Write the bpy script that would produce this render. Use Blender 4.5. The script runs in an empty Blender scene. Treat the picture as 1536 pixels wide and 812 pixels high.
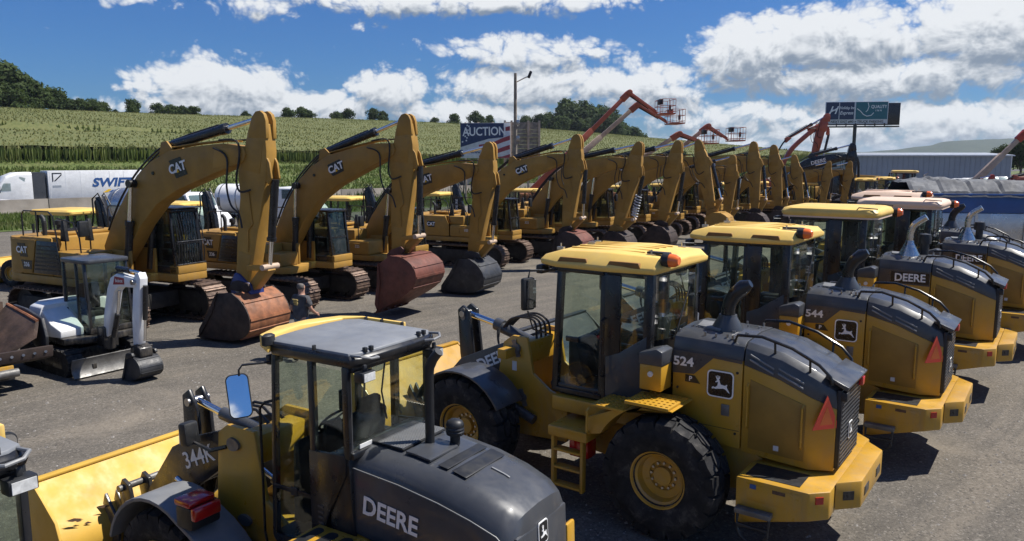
import bpy, bmesh, math, random
from mathutils import Vector, Matrix, noise
random.seed(7)
R = math.radians
SC = bpy.context.scene
COL = SC.collection

# ---------------------------------------------------------------- camera
cd = bpy.data.cameras.new('camera'); cam = bpy.data.objects.new('camera', cd); COL.objects.link(cam)
cam.location = (0, 0, 4.55); cam.rotation_euler = (R(90 - 8.2), 0, 0)
cd.sensor_width = 36; cd.lens = 36 * 1150 / 1536; cd.clip_start = .05; cd.clip_end = 20000
SC.camera = cam
SC.render.resolution_x = 1024; SC.render.resolution_y = 541
SC.view_settings.view_transform = 'Standard'; SC.view_settings.look = 'None'
SC.view_settings.exposure = 0.50; SC.view_settings.gamma = 1
SC.cycles.max_bounces = 6; SC.cycles.transparent_max_bounces = 16
SC.cycles.glossy_bounces = 3; SC.cycles.diffuse_bounces = 3; SC.cycles.transmission_bounces = 4
SC.cycles.sample_clamp_indirect = 4
SC.cycles.volume_step_rate = 5

# ---------------------------------------------------------------- sun and sky
SUN_AZ, SUN_EL = R(80), R(57)          # azimuth clockwise from +Y
sv = Vector((math.sin(SUN_AZ) * math.cos(SUN_EL), math.cos(SUN_AZ) * math.cos(SUN_EL), math.sin(SUN_EL)))
sd = bpy.data.lights.new('sun', 'SUN'); sd.energy = 5.0; sd.angle = R(.53); sd.color = (1, .95, .87)
sun = bpy.data.objects.new('sun', sd); COL.objects.link(sun)
sun.rotation_euler = sv.to_track_quat('Z', 'Y').to_euler(); sun.location = (40, 20, 60)

W = bpy.data.worlds.new('World'); SC.world = W; W.use_nodes = True

class NT:
    def __init__(s, tree): s.t = tree
    def n(s, typ, **kw):
        nd = s.t.nodes.new(typ)
        for k, v in kw.items(): setattr(nd, k, v)
        return nd
    def put(s, sock, v):
        if hasattr(v, 'is_output') or isinstance(v, bpy.types.NodeSocket): s.t.links.new(v, sock)
        elif v is not None: sock.default_value = v
    def m(s, op, a, b=None, c=None, clamp=False):
        nd = s.n('ShaderNodeMath', operation=op); nd.use_clamp = clamp
        for i, v in enumerate((a, b, c)):
            if v is not None: s.put(nd.inputs[i], v)
        return nd.outputs[0]
    def ramp(s, v, a, b, c=0., d=1., smooth=True):
        nd = s.n('ShaderNodeMapRange'); nd.interpolation_type = 'SMOOTHSTEP' if smooth else 'LINEAR'
        s.put(nd.inputs[0], v)
        for i, x in enumerate((a, b, c, d)): s.put(nd.inputs[i + 1], x)
        return nd.outputs[0]
    def mix(s, f, a, b, mode='MIX'):
        nd = s.n('ShaderNodeMix', data_type='RGBA', blend_type=mode)
        s.put(nd.inputs[0], f); s.put(nd.inputs[6], a); s.put(nd.inputs[7], b)
        return nd.outputs[2]
    def noise(s, vec, scale, detail=4, rough=.55, dist=0., out=0):
        nd = s.n('ShaderNodeTexNoise'); s.put(nd.inputs['Vector'], vec)
        nd.inputs['Scale'].default_value = scale; nd.inputs['Detail'].default_value = detail
        nd.inputs['Roughness'].default_value = rough; nd.inputs['Distortion'].default_value = dist
        return nd.outputs[out]
    def vec(s, x, y, z=0.):
        nd = s.n('ShaderNodeCombineXYZ')
        for i, v in enumerate((x, y, z)): s.put(nd.inputs[i], v)
        return nd.outputs[0]

def C4(c): return (c[0], c[1], c[2], 1)

# cumulus field: humps given by heading and height above the horizon (degrees)
CL = []
def hump(px, py, rx, ry, w=1.0):      # rough place of each cumulus
    a, b_, p_ = (px - 768) / 1150, (406 - py) / 1150, R(8.2)
    v = Vector((a, math.cos(p_) + b_ * math.sin(p_), b_ * math.cos(p_) - math.sin(p_))).normalized()
    CL.append((math.degrees(math.atan2(v.x, v.y)), math.degrees(math.asin(v.z)), rx / 1150 * 57.3, ry / 1150 * 57.3, w))
for a in [(330,138,100,44,1.05),(440,162,120,28,.9),(575,138,60,32,.9),(640,165,80,20,.7),(190,160,80,12,.5),
          (790,80,130,24,.8),(800,130,120,36,.85),(950,132,110,34,.9),(740,172,120,28,.85),
          (1140,78,78,44,1.1),(1240,62,110,42,1.05),(1340,112,200,32,.9),(1500,45,110,52,1.05),(1380,182,230,30,.85),(1110,172,170,24,.72),(1240,212,360,20,.72),
          (690,0,240,22,.85),(390,10,50,22,.60),(545,32,28,18,.5),(190,-6,70,14,.5)]:
    hump(*a)
T = NT(W.node_tree); W.node_tree.nodes.clear()
sky = T.n('ShaderNodeTexSky', sky_type='NISHITA'); sky.sun_disc = False
sky.sun_elevation = SUN_EL; sky.sun_rotation = SUN_AZ; sky.altitude = 200; sky.air_density = 1.15; sky.dust_density = .6; sky.ozone_density = 2.2
co = T.n('ShaderNodeTexCoord'); sp = T.n('ShaderNodeSeparateXYZ'); T.put(sp.inputs[0], co.outputs['Generated'])
AZ = T.m('MULTIPLY', T.m('ARCTAN2', sp.outputs[0], sp.outputs[1]), 57.3); EL = T.m('MULTIPLY', T.m('ARCSINE', sp.outputs[2]), 57.3)
wn = T.n('ShaderNodeSeparateColor'); T.put(wn.inputs[0], T.noise(T.vec(T.m('MULTIPLY', AZ, .16), T.m('MULTIPLY', EL, .26), 3.7), 1.4, 1, .55, out=1))
A2 = T.m('MULTIPLY_ADD', wn.outputs[0], 2.4, T.m('SUBTRACT', AZ, 1.2))
E2 = T.m('MULTIPLY_ADD', wn.outputs[1], 1.3, T.m('SUBTRACT', EL, .65))
acc = acs = None; SH = 1.0        # second sum: the same field a step towards the light
for (a0, e0, ra, re, w) in CL:
    dx = T.m('MULTIPLY_ADD', A2, 1 / ra, -a0 / ra); dy = T.m('MULTIPLY_ADD', E2, 1 / re, -e0 / re)
    q = T.m('MULTIPLY_ADD', dy, dy, T.m('MULTIPLY', dx, dx)); k = SH / re
    b = T.m('MULTIPLY_ADD', q, -.42 * w, w)
    bs = T.m('MULTIPLY_ADD', dy, -.84 * w * k, T.m('SUBTRACT', b, .42 * w * k * k))
    acc = T.m('MAXIMUM', 0. if acc is None else acc, b); acs = T.m('MAXIMUM', 0. if acs is None else acs, bs)
# scattered cumulus round the rest of the sky, thinned to cut the fill light
gen = T.ramp(T.noise(T.vec(T.m('MULTIPLY', AZ, .05), T.m('MULTIPLY', EL, .09), 9.1), 1.5, 1, .5), .54, .78, 0, .95)
out = T.m('MAXIMUM', T.ramp(T.m('ABSOLUTE', AZ), 38, 46), T.ramp(EL, 13.5, 18))
def fld(bl, da, de):
    bl = T.m('MULTIPLY_ADD', T.m('SUBTRACT', gen, bl), out, bl)
    n1 = T.noise(T.vec(T.m('MULTIPLY_ADD', A2, .30, da * .3), T.m('MULTIPLY_ADD', E2, .42, de * .42), 1.3), 1.6, 7, .64)
    vo = T.n('ShaderNodeTexVoronoi', voronoi_dimensions='2D'); vo.inputs['Scale'].default_value = 1.15; vo.inputs['Detail'].default_value = 2.; vo.inputs['Roughness'].default_value = .55; vo.inputs['Lacunarity'].default_value = 2.3
    T.put(vo.inputs['Vector'], T.vec(T.m('MULTIPLY_ADD', A2, .62, da * .62), T.m('MULTIPLY_ADD', E2, .80, de * .80)))
    return T.m('MULTIPLY_ADD', T.m('SUBTRACT', .62, vo.outputs['Distance']), .46, T.m('MULTIPLY_ADD', T.m('SUBTRACT', n1, .5), .85, bl))
D0 = fld(acc, 0., 0.); D1 = fld(acs, .22, SH * .55)
alpha = T.ramp(D0, .22, .66)
lit = T.m('MULTIPLY_ADD', T.m('SUBTRACT', acc, acs), .40, T.m('MULTIPLY', T.m('SUBTRACT', D0, D1), .42))
lit = T.m('MULTIPLY_ADD', T.m('SUBTRACT', D0, .9), -.12, lit)
br = T.ramp(lit, -.20, .18, 0, 1)
ccol = T.mix(br, (3.3, 4.1, 5.2, 1), (12.3, 12.6, 12.9, 1))
# thin edges take less light
hz = T.ramp(EL, -2., 7., .55, 0.)
skc = T.mix(1., sky.outputs[0], (.30, .68, 1.30, 1), 'MULTIPLY')
full = T.mix(T.m('MULTIPLY', alpha, T.ramp(EL, -1, 1.5, .5, .96)), skc, ccol)
bg = T.n('ShaderNodeBackground'); T.put(bg.inputs[0], full); bg.inputs[1].default_value = .05
wo = T.n('ShaderNodeOutputWorld'); T.put(wo.inputs[0], bg.outputs[0])

# ---------------------------------------------------------------- materials
MT = {}
DUST = (.24, .205, .155)
def mat(name, col, rough=.5, metal=0., var=.12, vs=3., dirt=None, damt=.0, bump=0., bs=40., coat=0., spec=.5, emit=None, rvar=.12, rnd=0., dust=0.):
    m = bpy.data.materials.new(name); m.use_nodes = True; T = NT(m.node_tree)
    p = m.node_tree.nodes['Principled BSDF']
    tc = T.n('ShaderNodeTexCoord'); V = tc.outputs['Object']
    nz = T.noise(V, vs, 6, .6)
    dark = tuple(c * (1 - var * 1.6) for c in col); lite = tuple(min(1, c * (1 + var)) for c in col)
    c = T.mix(T.ramp(nz, .3, .7), C4(dark), C4(lite))
    if rnd:
        oi = T.n('ShaderNodeObjectInfo'); hs = T.n('ShaderNodeHueSaturation')
        T.put(hs.inputs['Value'], T.ramp(oi.outputs['Random'], 0, 1, 1 - rnd, 1 + rnd, False)); T.put(hs.inputs['Color'], c); c = hs.outputs[0]
    if dirt:
        nd = T.noise(V, vs * .9, 9, .72, .3)
        c = T.mix(T.m('MULTIPLY', T.ramp(nd, .5, .74), damt), c, C4(dirt))
    if dust:          # road dust thrown up on the lower parts, in streaky patches
        sx_ = T.n('ShaderNodeSeparateXYZ'); T.put(sx_.inputs[0], V)
        mp_ = T.n('ShaderNodeMapping'); T.put(mp_.inputs[0], V); mp_.inputs['Scale'].default_value = (5, 5, 1.3)
        f = T.m('MULTIPLY', T.ramp(sx_.outputs[2], 1.9, .4, .12, 1.), T.ramp(T.noise(mp_.outputs[0], 1.6, 8, .7), .38, .72))
        c = T.mix(T.m('MULTIPLY', f, dust), c, C4(DUST))
    T.put(p.inputs['Base Color'], c)
    T.put(p.inputs['Roughness'], T.ramp(T.noise(V, vs * 2.3, 5, .6), .25, .75, max(.03, rough - rvar), min(1, rough + rvar)))
    p.inputs['Metallic'].default_value = metal; p.inputs['Specular IOR Level'].default_value = spec
    if coat: p.inputs['Coat Weight'].default_value = coat; p.inputs['Coat Roughness'].default_value = .08
    if bump:
        b = T.n('ShaderNodeBump'); b.inputs['Strength'].default_value = bump; b.inputs['Distance'].default_value = .02
        T.put(b.inputs['Height'], T.noise(V, bs, 5, .6)); T.put(p.inputs['Normal'], b.outputs[0])
    if emit: p.inputs['Emission Color'].default_value = C4(emit[0]); p.inputs['Emission Strength'].default_value = emit[1]
    MT[name] = m; return m
mat('cat_yellow', (.36, .20, .040), .5, var=.10, vs=1.6, dirt=(.22, .135, .05), damt=.6, spec=.3, rnd=.10, dust=.45)
mat('deere_yellow', (.50, .270, .022), .36, var=.07, vs=1.5, dirt=(.33, .22, .07), damt=.4, coat=.15, dust=.4)
mat('roof_yellow', (.78, .52, .13), .45, var=.06, vs=2, dirt=(.60, .45, .22), damt=.35)
mat('roof_pale', (.74, .54, .40), .5, var=.05, vs=2, dirt=(.6, .45, .3), damt=.3)
mat('screen_yellow', (.30, .17, .025), .55, var=.1, vs=3)
mat('rust_brown', (.085, .052, .036), .7, var=.3, vs=3, dirt=(.14, .075, .04), damt=.6, bump=.3)
mat('deere_grey', (.048, .052, .060), .36, var=.10, vs=2, dirt=(.10, .095, .09), damt=.45, coat=.2, dust=.35)
mat('roof_grey', (.19, .20, .215), .5, var=.08, vs=3, dirt=(.17, .165, .16), damt=.35)
mat('fender_grey', (.19, .195, .20), .5, var=.08, vs=3, dirt=DUST, damt=.3)
mat('black_paint', (.010, .011, .014), .33, var=.2, vs=3, dirt=(.05, .045, .04), damt=.3, coat=.1, dust=.35)
mat('black_plastic', (.016, .017, .019), .5, var=.2, vs=4, dirt=(.06, .055, .05), damt=.3)
mat('rubber', (.020, .020, .021), .82, var=.25, vs=5, dirt=(.12, .11, .097), damt=.75, bump=.2, bs=60, spec=.3)
mat('hose', (.012, .012, .013), .5, var=.1)
mat('steel', (.42, .41, .40), .35, 1., var=.1)
mat('stack_steel', (.55, .54, .52), .28, 1., var=.08, vs=8)
mat('chrome', (.75, .76, .78), .08, 1., var=.04, rvar=.04)
mat('track_steel', (.19, .135, .105), .55, .55, var=.3, vs=7, dirt=(.20, .11, .06), damt=.7, bump=.3, rnd=.18)
mat('track_frame', (.022, .020, .018), .75, var=.3, vs=3, dirt=(.07, .055, .042), damt=.6)
mat('rust_red', (.15, .048, .030), .62, var=.22, vs=3, dirt=(.07, .035, .026), damt=.6, bump=.25)
mat('rust_orange', (.27, .105, .045), .65, var=.25, vs=4, dirt=(.16, .06, .03), damt=.7, bump=.3)
mat('rust_dark', (.040, .026, .021), .7, var=.3, vs=3, dirt=(.10, .05, .03), damt=.6, bump=.3)
mat('bucket_black', (.030, .032, .036), .5, var=.25, vs=3, dirt=(.13, .12, .11), damt=.5, bump=.2)
mat('bucket_steel', (.17, .165, .155), .5, .3, var=.25, vs=4, dirt=(.09, .085, .08), damt=.6, bump=.2)
mat('bucket_yellow', (.58, .35, .05), .6, var=.06, vs=2, dirt=(.40, .27, .10), damt=.5)
mat('scratch', (.10, .055, .03), .7, var=.3, vs=20)
mat('white_paint', (.78, .78, .77), .38, var=.05, vs=2, dirt=(.5, .49, .46), damt=.35, coat=.2)
mat('white_letter', (.82, .82, .80), .45, var=.02)
mat('silver', (.50, .52, .54), .32, .8, var=.08, vs=2, dirt=(.35, .34, .33), damt=.3)
mat('red_panel', (.30, .02, .03), .4, var=.08, vs=3)
mat('red_lens', (.50, .012, .012), .12, var=.1, coat=.6)
mat('triangle_red', (.90, .10, .045), .5, var=.03)
mat('orange_lens', (.85, .17, .03), .15, var=.06, coat=.6)
mat('lamp_glass', (.72, .73, .72), .12, .2, var=.15, vs=20)
mat('blue_paint', (.025, .045, .19), .42, var=.15, vs=3, dirt=(.07, .06, .08), damt=.5)
mat('blue_bin', (.03, .10, .30), .45, var=.12, vs=1, dirt=(.10, .12, .18), damt=.5)
mat('lift_orange', (.36, .11, .06), .5, var=.12, vs=2, dirt=(.30, .12, .07), damt=.4)
mat('lift_cream', (.48, .36, .26), .5, var=.12, vs=2, dirt=(.3, .22, .16), damt=.4)
mat('machine_orange', (.40, .095, .045), .45, var=.1, vs=2, dirt=(.3, .12, .06), damt=.4)
mat('machine_red', (.42, .055, .03), .45, var=.1, vs=2, dirt=(.25, .08, .05), damt=.4)
mat('seat_fabric', (.020, .020, .021), .85, var=.2, vs=8)
mat('sticker', (.7, .7, .68), .5, var=.1)
mat('logo_black', (.010, .011, .013), .3, var=.05)
mat('logo_yellow', (.75, .45, .02), .4, var=.03)
mat('concrete', (.20, .177, .15), .85, var=.14, vs=.6, dirt=(.24, .22, .20), damt=.5, bump=.2)
mat('wood', (.26, .225, .18), .85, var=.25, vs=2, bump=.3)
mat('galvanized', (.45, .47, .49), .45, .7, var=.12, vs=1.5)
mat('vent_shade', (.22, .105, .02), .6)
mat('stone', (.22, .205, .185), .9, var=.3, vs=8)
mat('tarp', (.115, .12, .13), .8, var=.2, vs=.8, dirt=(.21, .21, .21), damt=.5)
mat('wall_metal', (.30, .33, .36), .5, var=.05, vs=.3)
mat('skin', (.42, .23, .16), .5, var=.06, vs=8)
mat('hair', (.12, .105, .095), .7, var=.2, vs=30)
mat('shirt', (.065, .066, .074), .9, var=.25, vs=6, bump=.3, bs=15)
mat('jeans', (.10, .17, .24), .9, var=.3, vs=6, bump=.3, bs=20)
mat('boot', (.06, .045, .035), .7)
mat('shirt_print', (.42, .32, .12), .8)
mat('bark', (.09, .07, .05), .9, var=.3, bump=.5)
mat('sign_navy', (.03, .05, .12), .6, var=.1)
mat('sign_red', (.33, .05, .06), .6, var=.1)
mat('sign_white', (.62, .63, .64), .6, var=.08)
mat('sign_teal', (.02, .14, .17), .6, var=.1)
mat('sign_blue', (.015, .035, .09), .6, var=.1)
mat('truck_blue', (.02, .08, .25), .5, var=.05)
mat('logo_green', (.01, .06, .02), .5)

def glass(name, tint, gl=1.0, ro=.02):
    m = bpy.data.materials.new(name); m.use_nodes = True; T = NT(m.node_tree); m.node_tree.nodes.clear()
    tr = T.n('ShaderNodeBsdfTransparent'); tr.inputs[0].default_value = C4(tint)
    gs = T.n('ShaderNodeBsdfGlossy'); gs.inputs[0].default_value = (gl, gl, gl, 1); gs.inputs[1].default_value = ro
    ge = T.n('ShaderNodeNewGeometry'); dt = T.n('ShaderNodeVectorMath', operation='DOT_PRODUCT'); T.put(dt.inputs[0], ge.outputs['Incoming']); T.put(dt.inputs[1], ge.outputs['Normal'])
    fr = T.m('MULTIPLY_ADD', T.m('POWER', T.m('SUBTRACT', 1., T.m('ABSOLUTE', dt.outputs['Value'])), 5.), .9, .035)
    tc = T.n('ShaderNodeTexCoord')
    df = T.n('ShaderNodeBsdfDiffuse'); df.inputs[0].default_value = (.35, .33, .29, 1)
    mx = T.n('ShaderNodeMixShader'); T.put(mx.inputs[0], fr); T.put(mx.inputs[1], tr.outputs[0]); T.put(mx.inputs[2], gs.outputs[0])
    m2 = T.n('ShaderNodeMixShader'); T.put(m2.inputs[0], T.ramp(T.noise(tc.outputs['Object'], 2.5, 7, .65), .4, .8, .0, .10)); T.put(m2.inputs[1], mx.outputs[0]); T.put(m2.inputs[2], df.outputs[0])
    o = T.n('ShaderNodeOutputMaterial'); T.put(o.inputs[0], m2.outputs[0]); MT[name] = m
glass('glass', (.88, .93, .89)); glass('glass_dark', (.60, .66, .66)); 
mm = mat('mirror', (.85, .87, .9), .02, 1., var=.01, rvar=.01)

# ---------------------------------------------------------------- mesh helpers
class MB:
    def __init__(s): s.v = []; s.f = []
    def add(s, vs, fs):
        o = len(s.v); s.v += [tuple(v) for v in vs]; s.f += [tuple(i + o for i in f) for f in fs]; return s
    def box(s, c, d, rot=None):
        x, y, z = d[0] / 2, d[1] / 2, d[2] / 2
        p = [Vector((a * x, b * y, e * z)) for a in (-1, 1) for b in (-1, 1) for e in (-1, 1)]
        if rot is not None: p = [rot @ q for q in p]
        return s.add([q + Vector(c) for q in p], [(0, 1, 3, 2), (4, 6, 7, 5), (0, 4, 5, 1), (2, 3, 7, 6), (0, 2, 6, 4), (1, 5, 7, 3)])
    def bx(s, x0, x1, y0, y1, z0, z1): return s.box(((x0 + x1) / 2, (y0 + y1) / 2, (z0 + z1) / 2), (abs(x1 - x0), abs(y1 - y0), abs(z1 - z0)))
    def prism(s, pts, a0, a1, ax='y', pts2=None):
        n = len(pts); q = pts2 or pts
        def mk(p, a): return (p[0], a, p[1]) if ax == 'y' else (p[0], p[1], a) if ax == 'z' else (a, p[0], p[1])
        s.add([mk(p, a0) for p in pts] + [mk(p, a1) for p in q],
              [tuple(range(n)), tuple(range(2 * n - 1, n - 1, -1))] + [(i, (i + 1) % n, n + (i + 1) % n, n + i) for i in range(n)])
        return s
    def cyl(s, p0, p1, r, r1=None, n=14, cap=True):
        p0 = Vector(p0); p1 = Vector(p1); r1 = r if r1 is None else r1
        q = (p1 - p0).to_track_quat('Z', 'Y'); vs = []
        for p, rr in ((p0, r), (p1, r1)):
            for i in range(n): a = 2 * math.pi * i / n; vs.append(p + q @ Vector((rr * math.cos(a), rr * math.sin(a), 0)))
        fs = [(i, (i + 1) % n, n + (i + 1) % n, n + i) for i in range(n)]
        if cap: fs += [tuple(range(n - 1, -1, -1)), tuple(range(n, 2 * n))]
        return s.add(vs, fs)
    def tube(s, path, r, n=8, rr=None):
        path = [Vector(p) for p in path]; m = len(path); vs = []; up = None
        for i, p in enumerate(path):
            t = (path[min(i + 1, m - 1)] - path[max(i - 1, 0)]).normalized()
            if up is None: up = t.orthogonal().normalized()
            up = (up - t * up.dot(t)).normalized(); b = t.cross(up); ra = rr[i] if rr else r
            for k in range(n): a = 2 * math.pi * k / n; vs.append(p + up * (ra * math.cos(a)) + b * (ra * math.sin(a)))
        fs = [(i * n + k, i * n + (k + 1) % n, (i + 1) * n + (k + 1) % n, (i + 1) * n + k) for i in range(m - 1) for k in range(n)]
        fs += [tuple(range(n - 1, -1, -1)), tuple(range((m - 1) * n, m * n))]
        return s.add(vs, fs)
    def hose(s, path, r, n=6, k=5):       # tube through the points, rounded
        P_ = [Vector(p) for p in path]; out = []
        for i in range(len(P_) - 1):
            a, b_, c, d = P_[max(i - 1, 0)], P_[i], P_[i + 1], P_[min(i + 2, len(P_) - 1)]
            for j in range(k): t = j / k; out.append(.5 * ((2 * b_) + (c - a) * t + (2 * a - 5 * b_ + 4 * c - d) * t * t + (3 * b_ - a - 3 * c + d) * t ** 3))
        return s.tube(out + [P_[-1]], r, n)
    def lathe(s, prof, o=(0, 0, 0), ax='z', n=24):      # prof: (radius, height)
        o = Vector(o); vs = []; m = len(prof)
        for (r, h) in prof:
            for i in range(n):
                a = 2 * math.pi * i / n; c, t = r * math.cos(a), r * math.sin(a)
                vs.append(o + Vector({'z': (c, t, h), 'y': (c, h, t), 'x': (h, c, t)}[ax]))
        fs = [(j * n + i, j * n + (i + 1) % n, (j + 1) * n + (i + 1) % n, (j + 1) * n + i) for j in range(m - 1) for i in range(n)]
        fs += [tuple(range(n)), tuple(range((m - 1) * n, m * n))]
        return s.add(vs, fs)
    def loft(s, secs, cap=True):
        n = len(secs[0]); vs = [p for q in secs for p in q]
        fs = [(j * n + i, j * n + (i + 1) % n, (j + 1) * n + (i + 1) % n, (j + 1) * n + i) for j in range(len(secs) - 1) for i in range(n)]
        if cap: fs += [tuple(range(n)), tuple(range((len(secs) - 1) * n, len(secs) * n))]
        return s.add(vs, fs)
    def sphere(s, c, r, n=12, sc=(1, 1, 1)):
        prof = [(max(.001, r * math.sin(math.pi * i / (n // 2 + 2))), -r * math.cos(math.pi * i / (n // 2 + 2))) for i in range(n // 2 + 3)]
        k = len(s.v); s.lathe(prof, (0, 0, 0), 'z', n)
        for i in range(k, len(s.v)): v = s.v[i]; s.v[i] = (c[0] + v[0] * sc[0], c[1] + v[1] * sc[1], c[2] + v[2] * sc[2])
        return s
    def mesh(s, name, m, bevel=0., seg=2, ang=32, smooth=True):
        bm = bmesh.new(); vs = [bm.verts.new(v) for v in s.v]
        for f in s.f:
            try: bm.faces.new([vs[i] for i in f])
            except ValueError: pass
        bmesh.ops.remove_doubles(bm, verts=bm.verts, dist=1e-5)
        bmesh.ops.recalc_face_normals(bm, faces=bm.faces)
        if bevel:
            es = [e for e in bm.edges if len(e.link_faces) == 2 and e.calc_face_angle(0) > R(ang)]
            bmesh.ops.bevel(bm, geom=es, offset=bevel, segments=seg, affect='EDGES', clamp_overlap=True, profile=.5)
        me = bpy.data.meshes.new(name); bm.to_mesh(me); bm.free()
        if smooth:
            me.shade_smooth(); me.set_sharp_from_angle(angle=R(38))
        me.materials.append(MT[m] if isinstance(m, str) else m); return me
    def obj(s, name, m, parent=None, bevel=0., seg=2, ang=32, smooth=True, loc=None):
        return link(name, s.mesh(name, m, bevel, seg, ang, smooth), parent, loc)

def link(name, me, parent=None, loc=None):
    o = bpy.data.objects.new(name, me); COL.objects.link(o)
    if parent is not None: o.parent = parent
    if loc is not None: o.location = loc
    return o
def thing(name, label, cat, loc=(0, 0, 0), rz=0., group=None, sc=1.):
    o = bpy.data.objects.new(name, None); COL.objects.link(o); o.empty_display_size = .3
    o.location = loc; o.rotation_euler = (0, 0, rz); o.scale = (sc, sc, sc)
    return tag(o, label, cat, group)
def tag(o, label, cat, group=None):
    o['label'] = label; o['category'] = cat
    if group: o['group'] = group
    return o
def structure(o): o['kind'] = 'structure'; return o
def stuff(o): o['kind'] = 'stuff'; return o
KIDS = {}
def copy_tree(o, parent=None):
    c = o.copy(); COL.objects.link(c)
    if parent is not None: c.parent = parent
    for ch in o.children: copy_tree(ch, c)
    return c
def dup(root, label, loc, rz, group=None, sc=None):
    c = copy_tree(root); c['label'] = label; c.location = loc; c.rotation_euler = (0, 0, rz)
    if group: c['group'] = group
    if sc: c.scale = (sc, sc, sc)
    return c

# lettering: meshes made once, set on surfaces by an origin and two directions
_tx = {}
def letters(txt, ext=.006, bold=.012, shear=0., sx=1.):
    k = (txt, ext, bold, shear, sx)
    if k in _tx: return _tx[k]
    cu = bpy.data.curves.new('lettering', 'FONT'); cu.body = txt; cu.size = 1; cu.extrude = ext; cu.offset = bold; cu.shear = shear
    cu.align_x = 'CENTER'; cu.align_y = 'CENTER'; cu.resolution_u = 3
    o = bpy.data.objects.new('lettering', cu); COL.objects.link(o)
    me = bpy.data.meshes.new_from_object(o.evaluated_get(bpy.context.evaluated_depsgraph_get()))
    bpy.data.objects.remove(o); me.name = 'lettering'; me.transform(Matrix.Diagonal((sx, 1, 1, 1)))
    _tx[k] = me; return me
def place_flat(o, org, xd, yd, size):
    xd = Vector(xd).normalized(); yd = Vector(yd); yd = (yd - xd * yd.dot(xd)).normalized(); z = xd.cross(yd)
    m = Matrix((xd, yd, z)).transposed().to_4x4(); m.translation = Vector(org)
    o.matrix_local = m @ Matrix.Diagonal((size, size, size, 1))
def write(txt, size, m, parent, org, xd, yd, name='lettering', **kw):
    src = letters(txt, **kw); me = src.copy(); me.materials.clear(); me.materials.append(MT[m])
    o = link(name, me, parent); place_flat(o, org, xd, yd, size); return o
def decal(pts, m, parent, org, xd, yd, size, name, th=.004):
    b = MB(); b.prism(pts, -th / size, th / size, 'z'); o = b.obj(name, m, parent, smooth=False); place_flat(o, org, xd, yd, size); return o
def rrect(w, h, r, k=5):
    out = []
    for cx, cy, a0 in ((w - r, h - r, 0), (-w + r, h - r, 90), (-w + r, -h + r, 180), (w - r, -h + r, 270)):
        for i in range(k + 1): a = R(a0 + 90 * i / k); out.append((cx + r * math.cos(a), cy + r * math.sin(a)))
    return out
DEER = [(-.62,-.18),(-.52,-.10),(-.42,-.16),(-.30,-.10),(-.20,.02),(-.17,.16),(-.15,.30),(-.24,.28),(-.33,.24),(-.36,.30),(-.27,.38),(-.22,.44),(-.30,.58),(-.34,.76),(-.28,.74),(-.24,.58),(-.19,.66),(-.22,.80),(-.15,.80),(-.13,.62),(-.08,.66),(-.08,.78),(-.02,.76),(-.02,.60),(-.10,.48),(-.04,.42),(-.01,.28),(.04,.14),(.22,.10),(.38,.08),(.48,.18),(.55,.16),(.50,.02),(.56,-.14),(.66,-.30),(.74,-.46),(.66,-.44),(.52,-.30),(.40,-.20),(.24,-.16),(.06,-.20),(-.06,-.22),(-.20,-.24),(-.34,-.28),(-.46,-.24),(-.58,-.30)]
def deer_emblem(parent, org, xd, yd, s, flip=False, w=1.0):
    org = Vector(org); nrm = Vector(xd).cross(Vector(yd)).normalized()
    e = decal([(x * w, y) for x, y in rrect(1, 1, .32)], 'white_letter', parent, org, xd, yd, s, 'emblem')
    d2 = decal([(x * w, y) for x, y in rrect(.90, .90, .27)], 'logo_black', e, (0, 0, 0), (1, 0, 0), (0, 1, 0), 1, 'emblem_field', .006 / s)
    d3 = decal([((-x if flip else x) * 1.0 * w, y * .95 - .12) for x, y in DEER], 'white_letter', e, (0, 0, 0), (1, 0, 0), (0, 1, 0), 1, 'emblem_deer', .010 / s)
    return e
# ---------------------------------------------------------------- ground and terrain; u runs along the highway, d across it
def sm(a, b, x): t = min(1, max(0, (x - a) / (b - a))); return t * t * (3 - 2 * t)
def ud(u, d): return (.6971 * u - .7170 * (d + 76.25) , .7170 * u + .6971 * (d + 76.25))
def du(x, y): return (.6971 * x + .7170 * y, -.7170 * x + .6971 * y - 76.25)
def terrain(u, d):
    z = -.7 * sm(-4, 5, d) + 4.0 * sm(26, 62, d)
    if d > 60:
        e = min(d, 235) - 60; z += e * .106 - (.9 * sm(200, 235, d))
        z += .7 * math.sin(u * .021 + d * .013)
    if d > 235: z -= (d - 235) * .05
    z = max(z, -.7)
    if z > 0: z *= 1 - .97 * sm(350, 520, u + (d - 150) * .25)
    return z
def lin(a, b, s): n = max(1, round((b - a) / s)); return [a + (b - a) * i / n for i in range(n + 1)]
US = [-12000, -4000, -1200, -500] + lin(-300, 640, 12) + [700, 800, 1000, 1400, 2200, 4000, 12000]
def terrain_grid(DS, off=0.):
    b = MB(); n = len(US)
    for d in DS:
        for u in US: x, y = ud(u, d); b.v.append((x, y, terrain(u, d) + off))
    b.f = [(j * n + i, j * n + i + 1, (j + 1) * n + i + 1, (j + 1) * n + i) for j in range(len(DS) - 1) for i in range(n - 1)]
    return b
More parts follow.
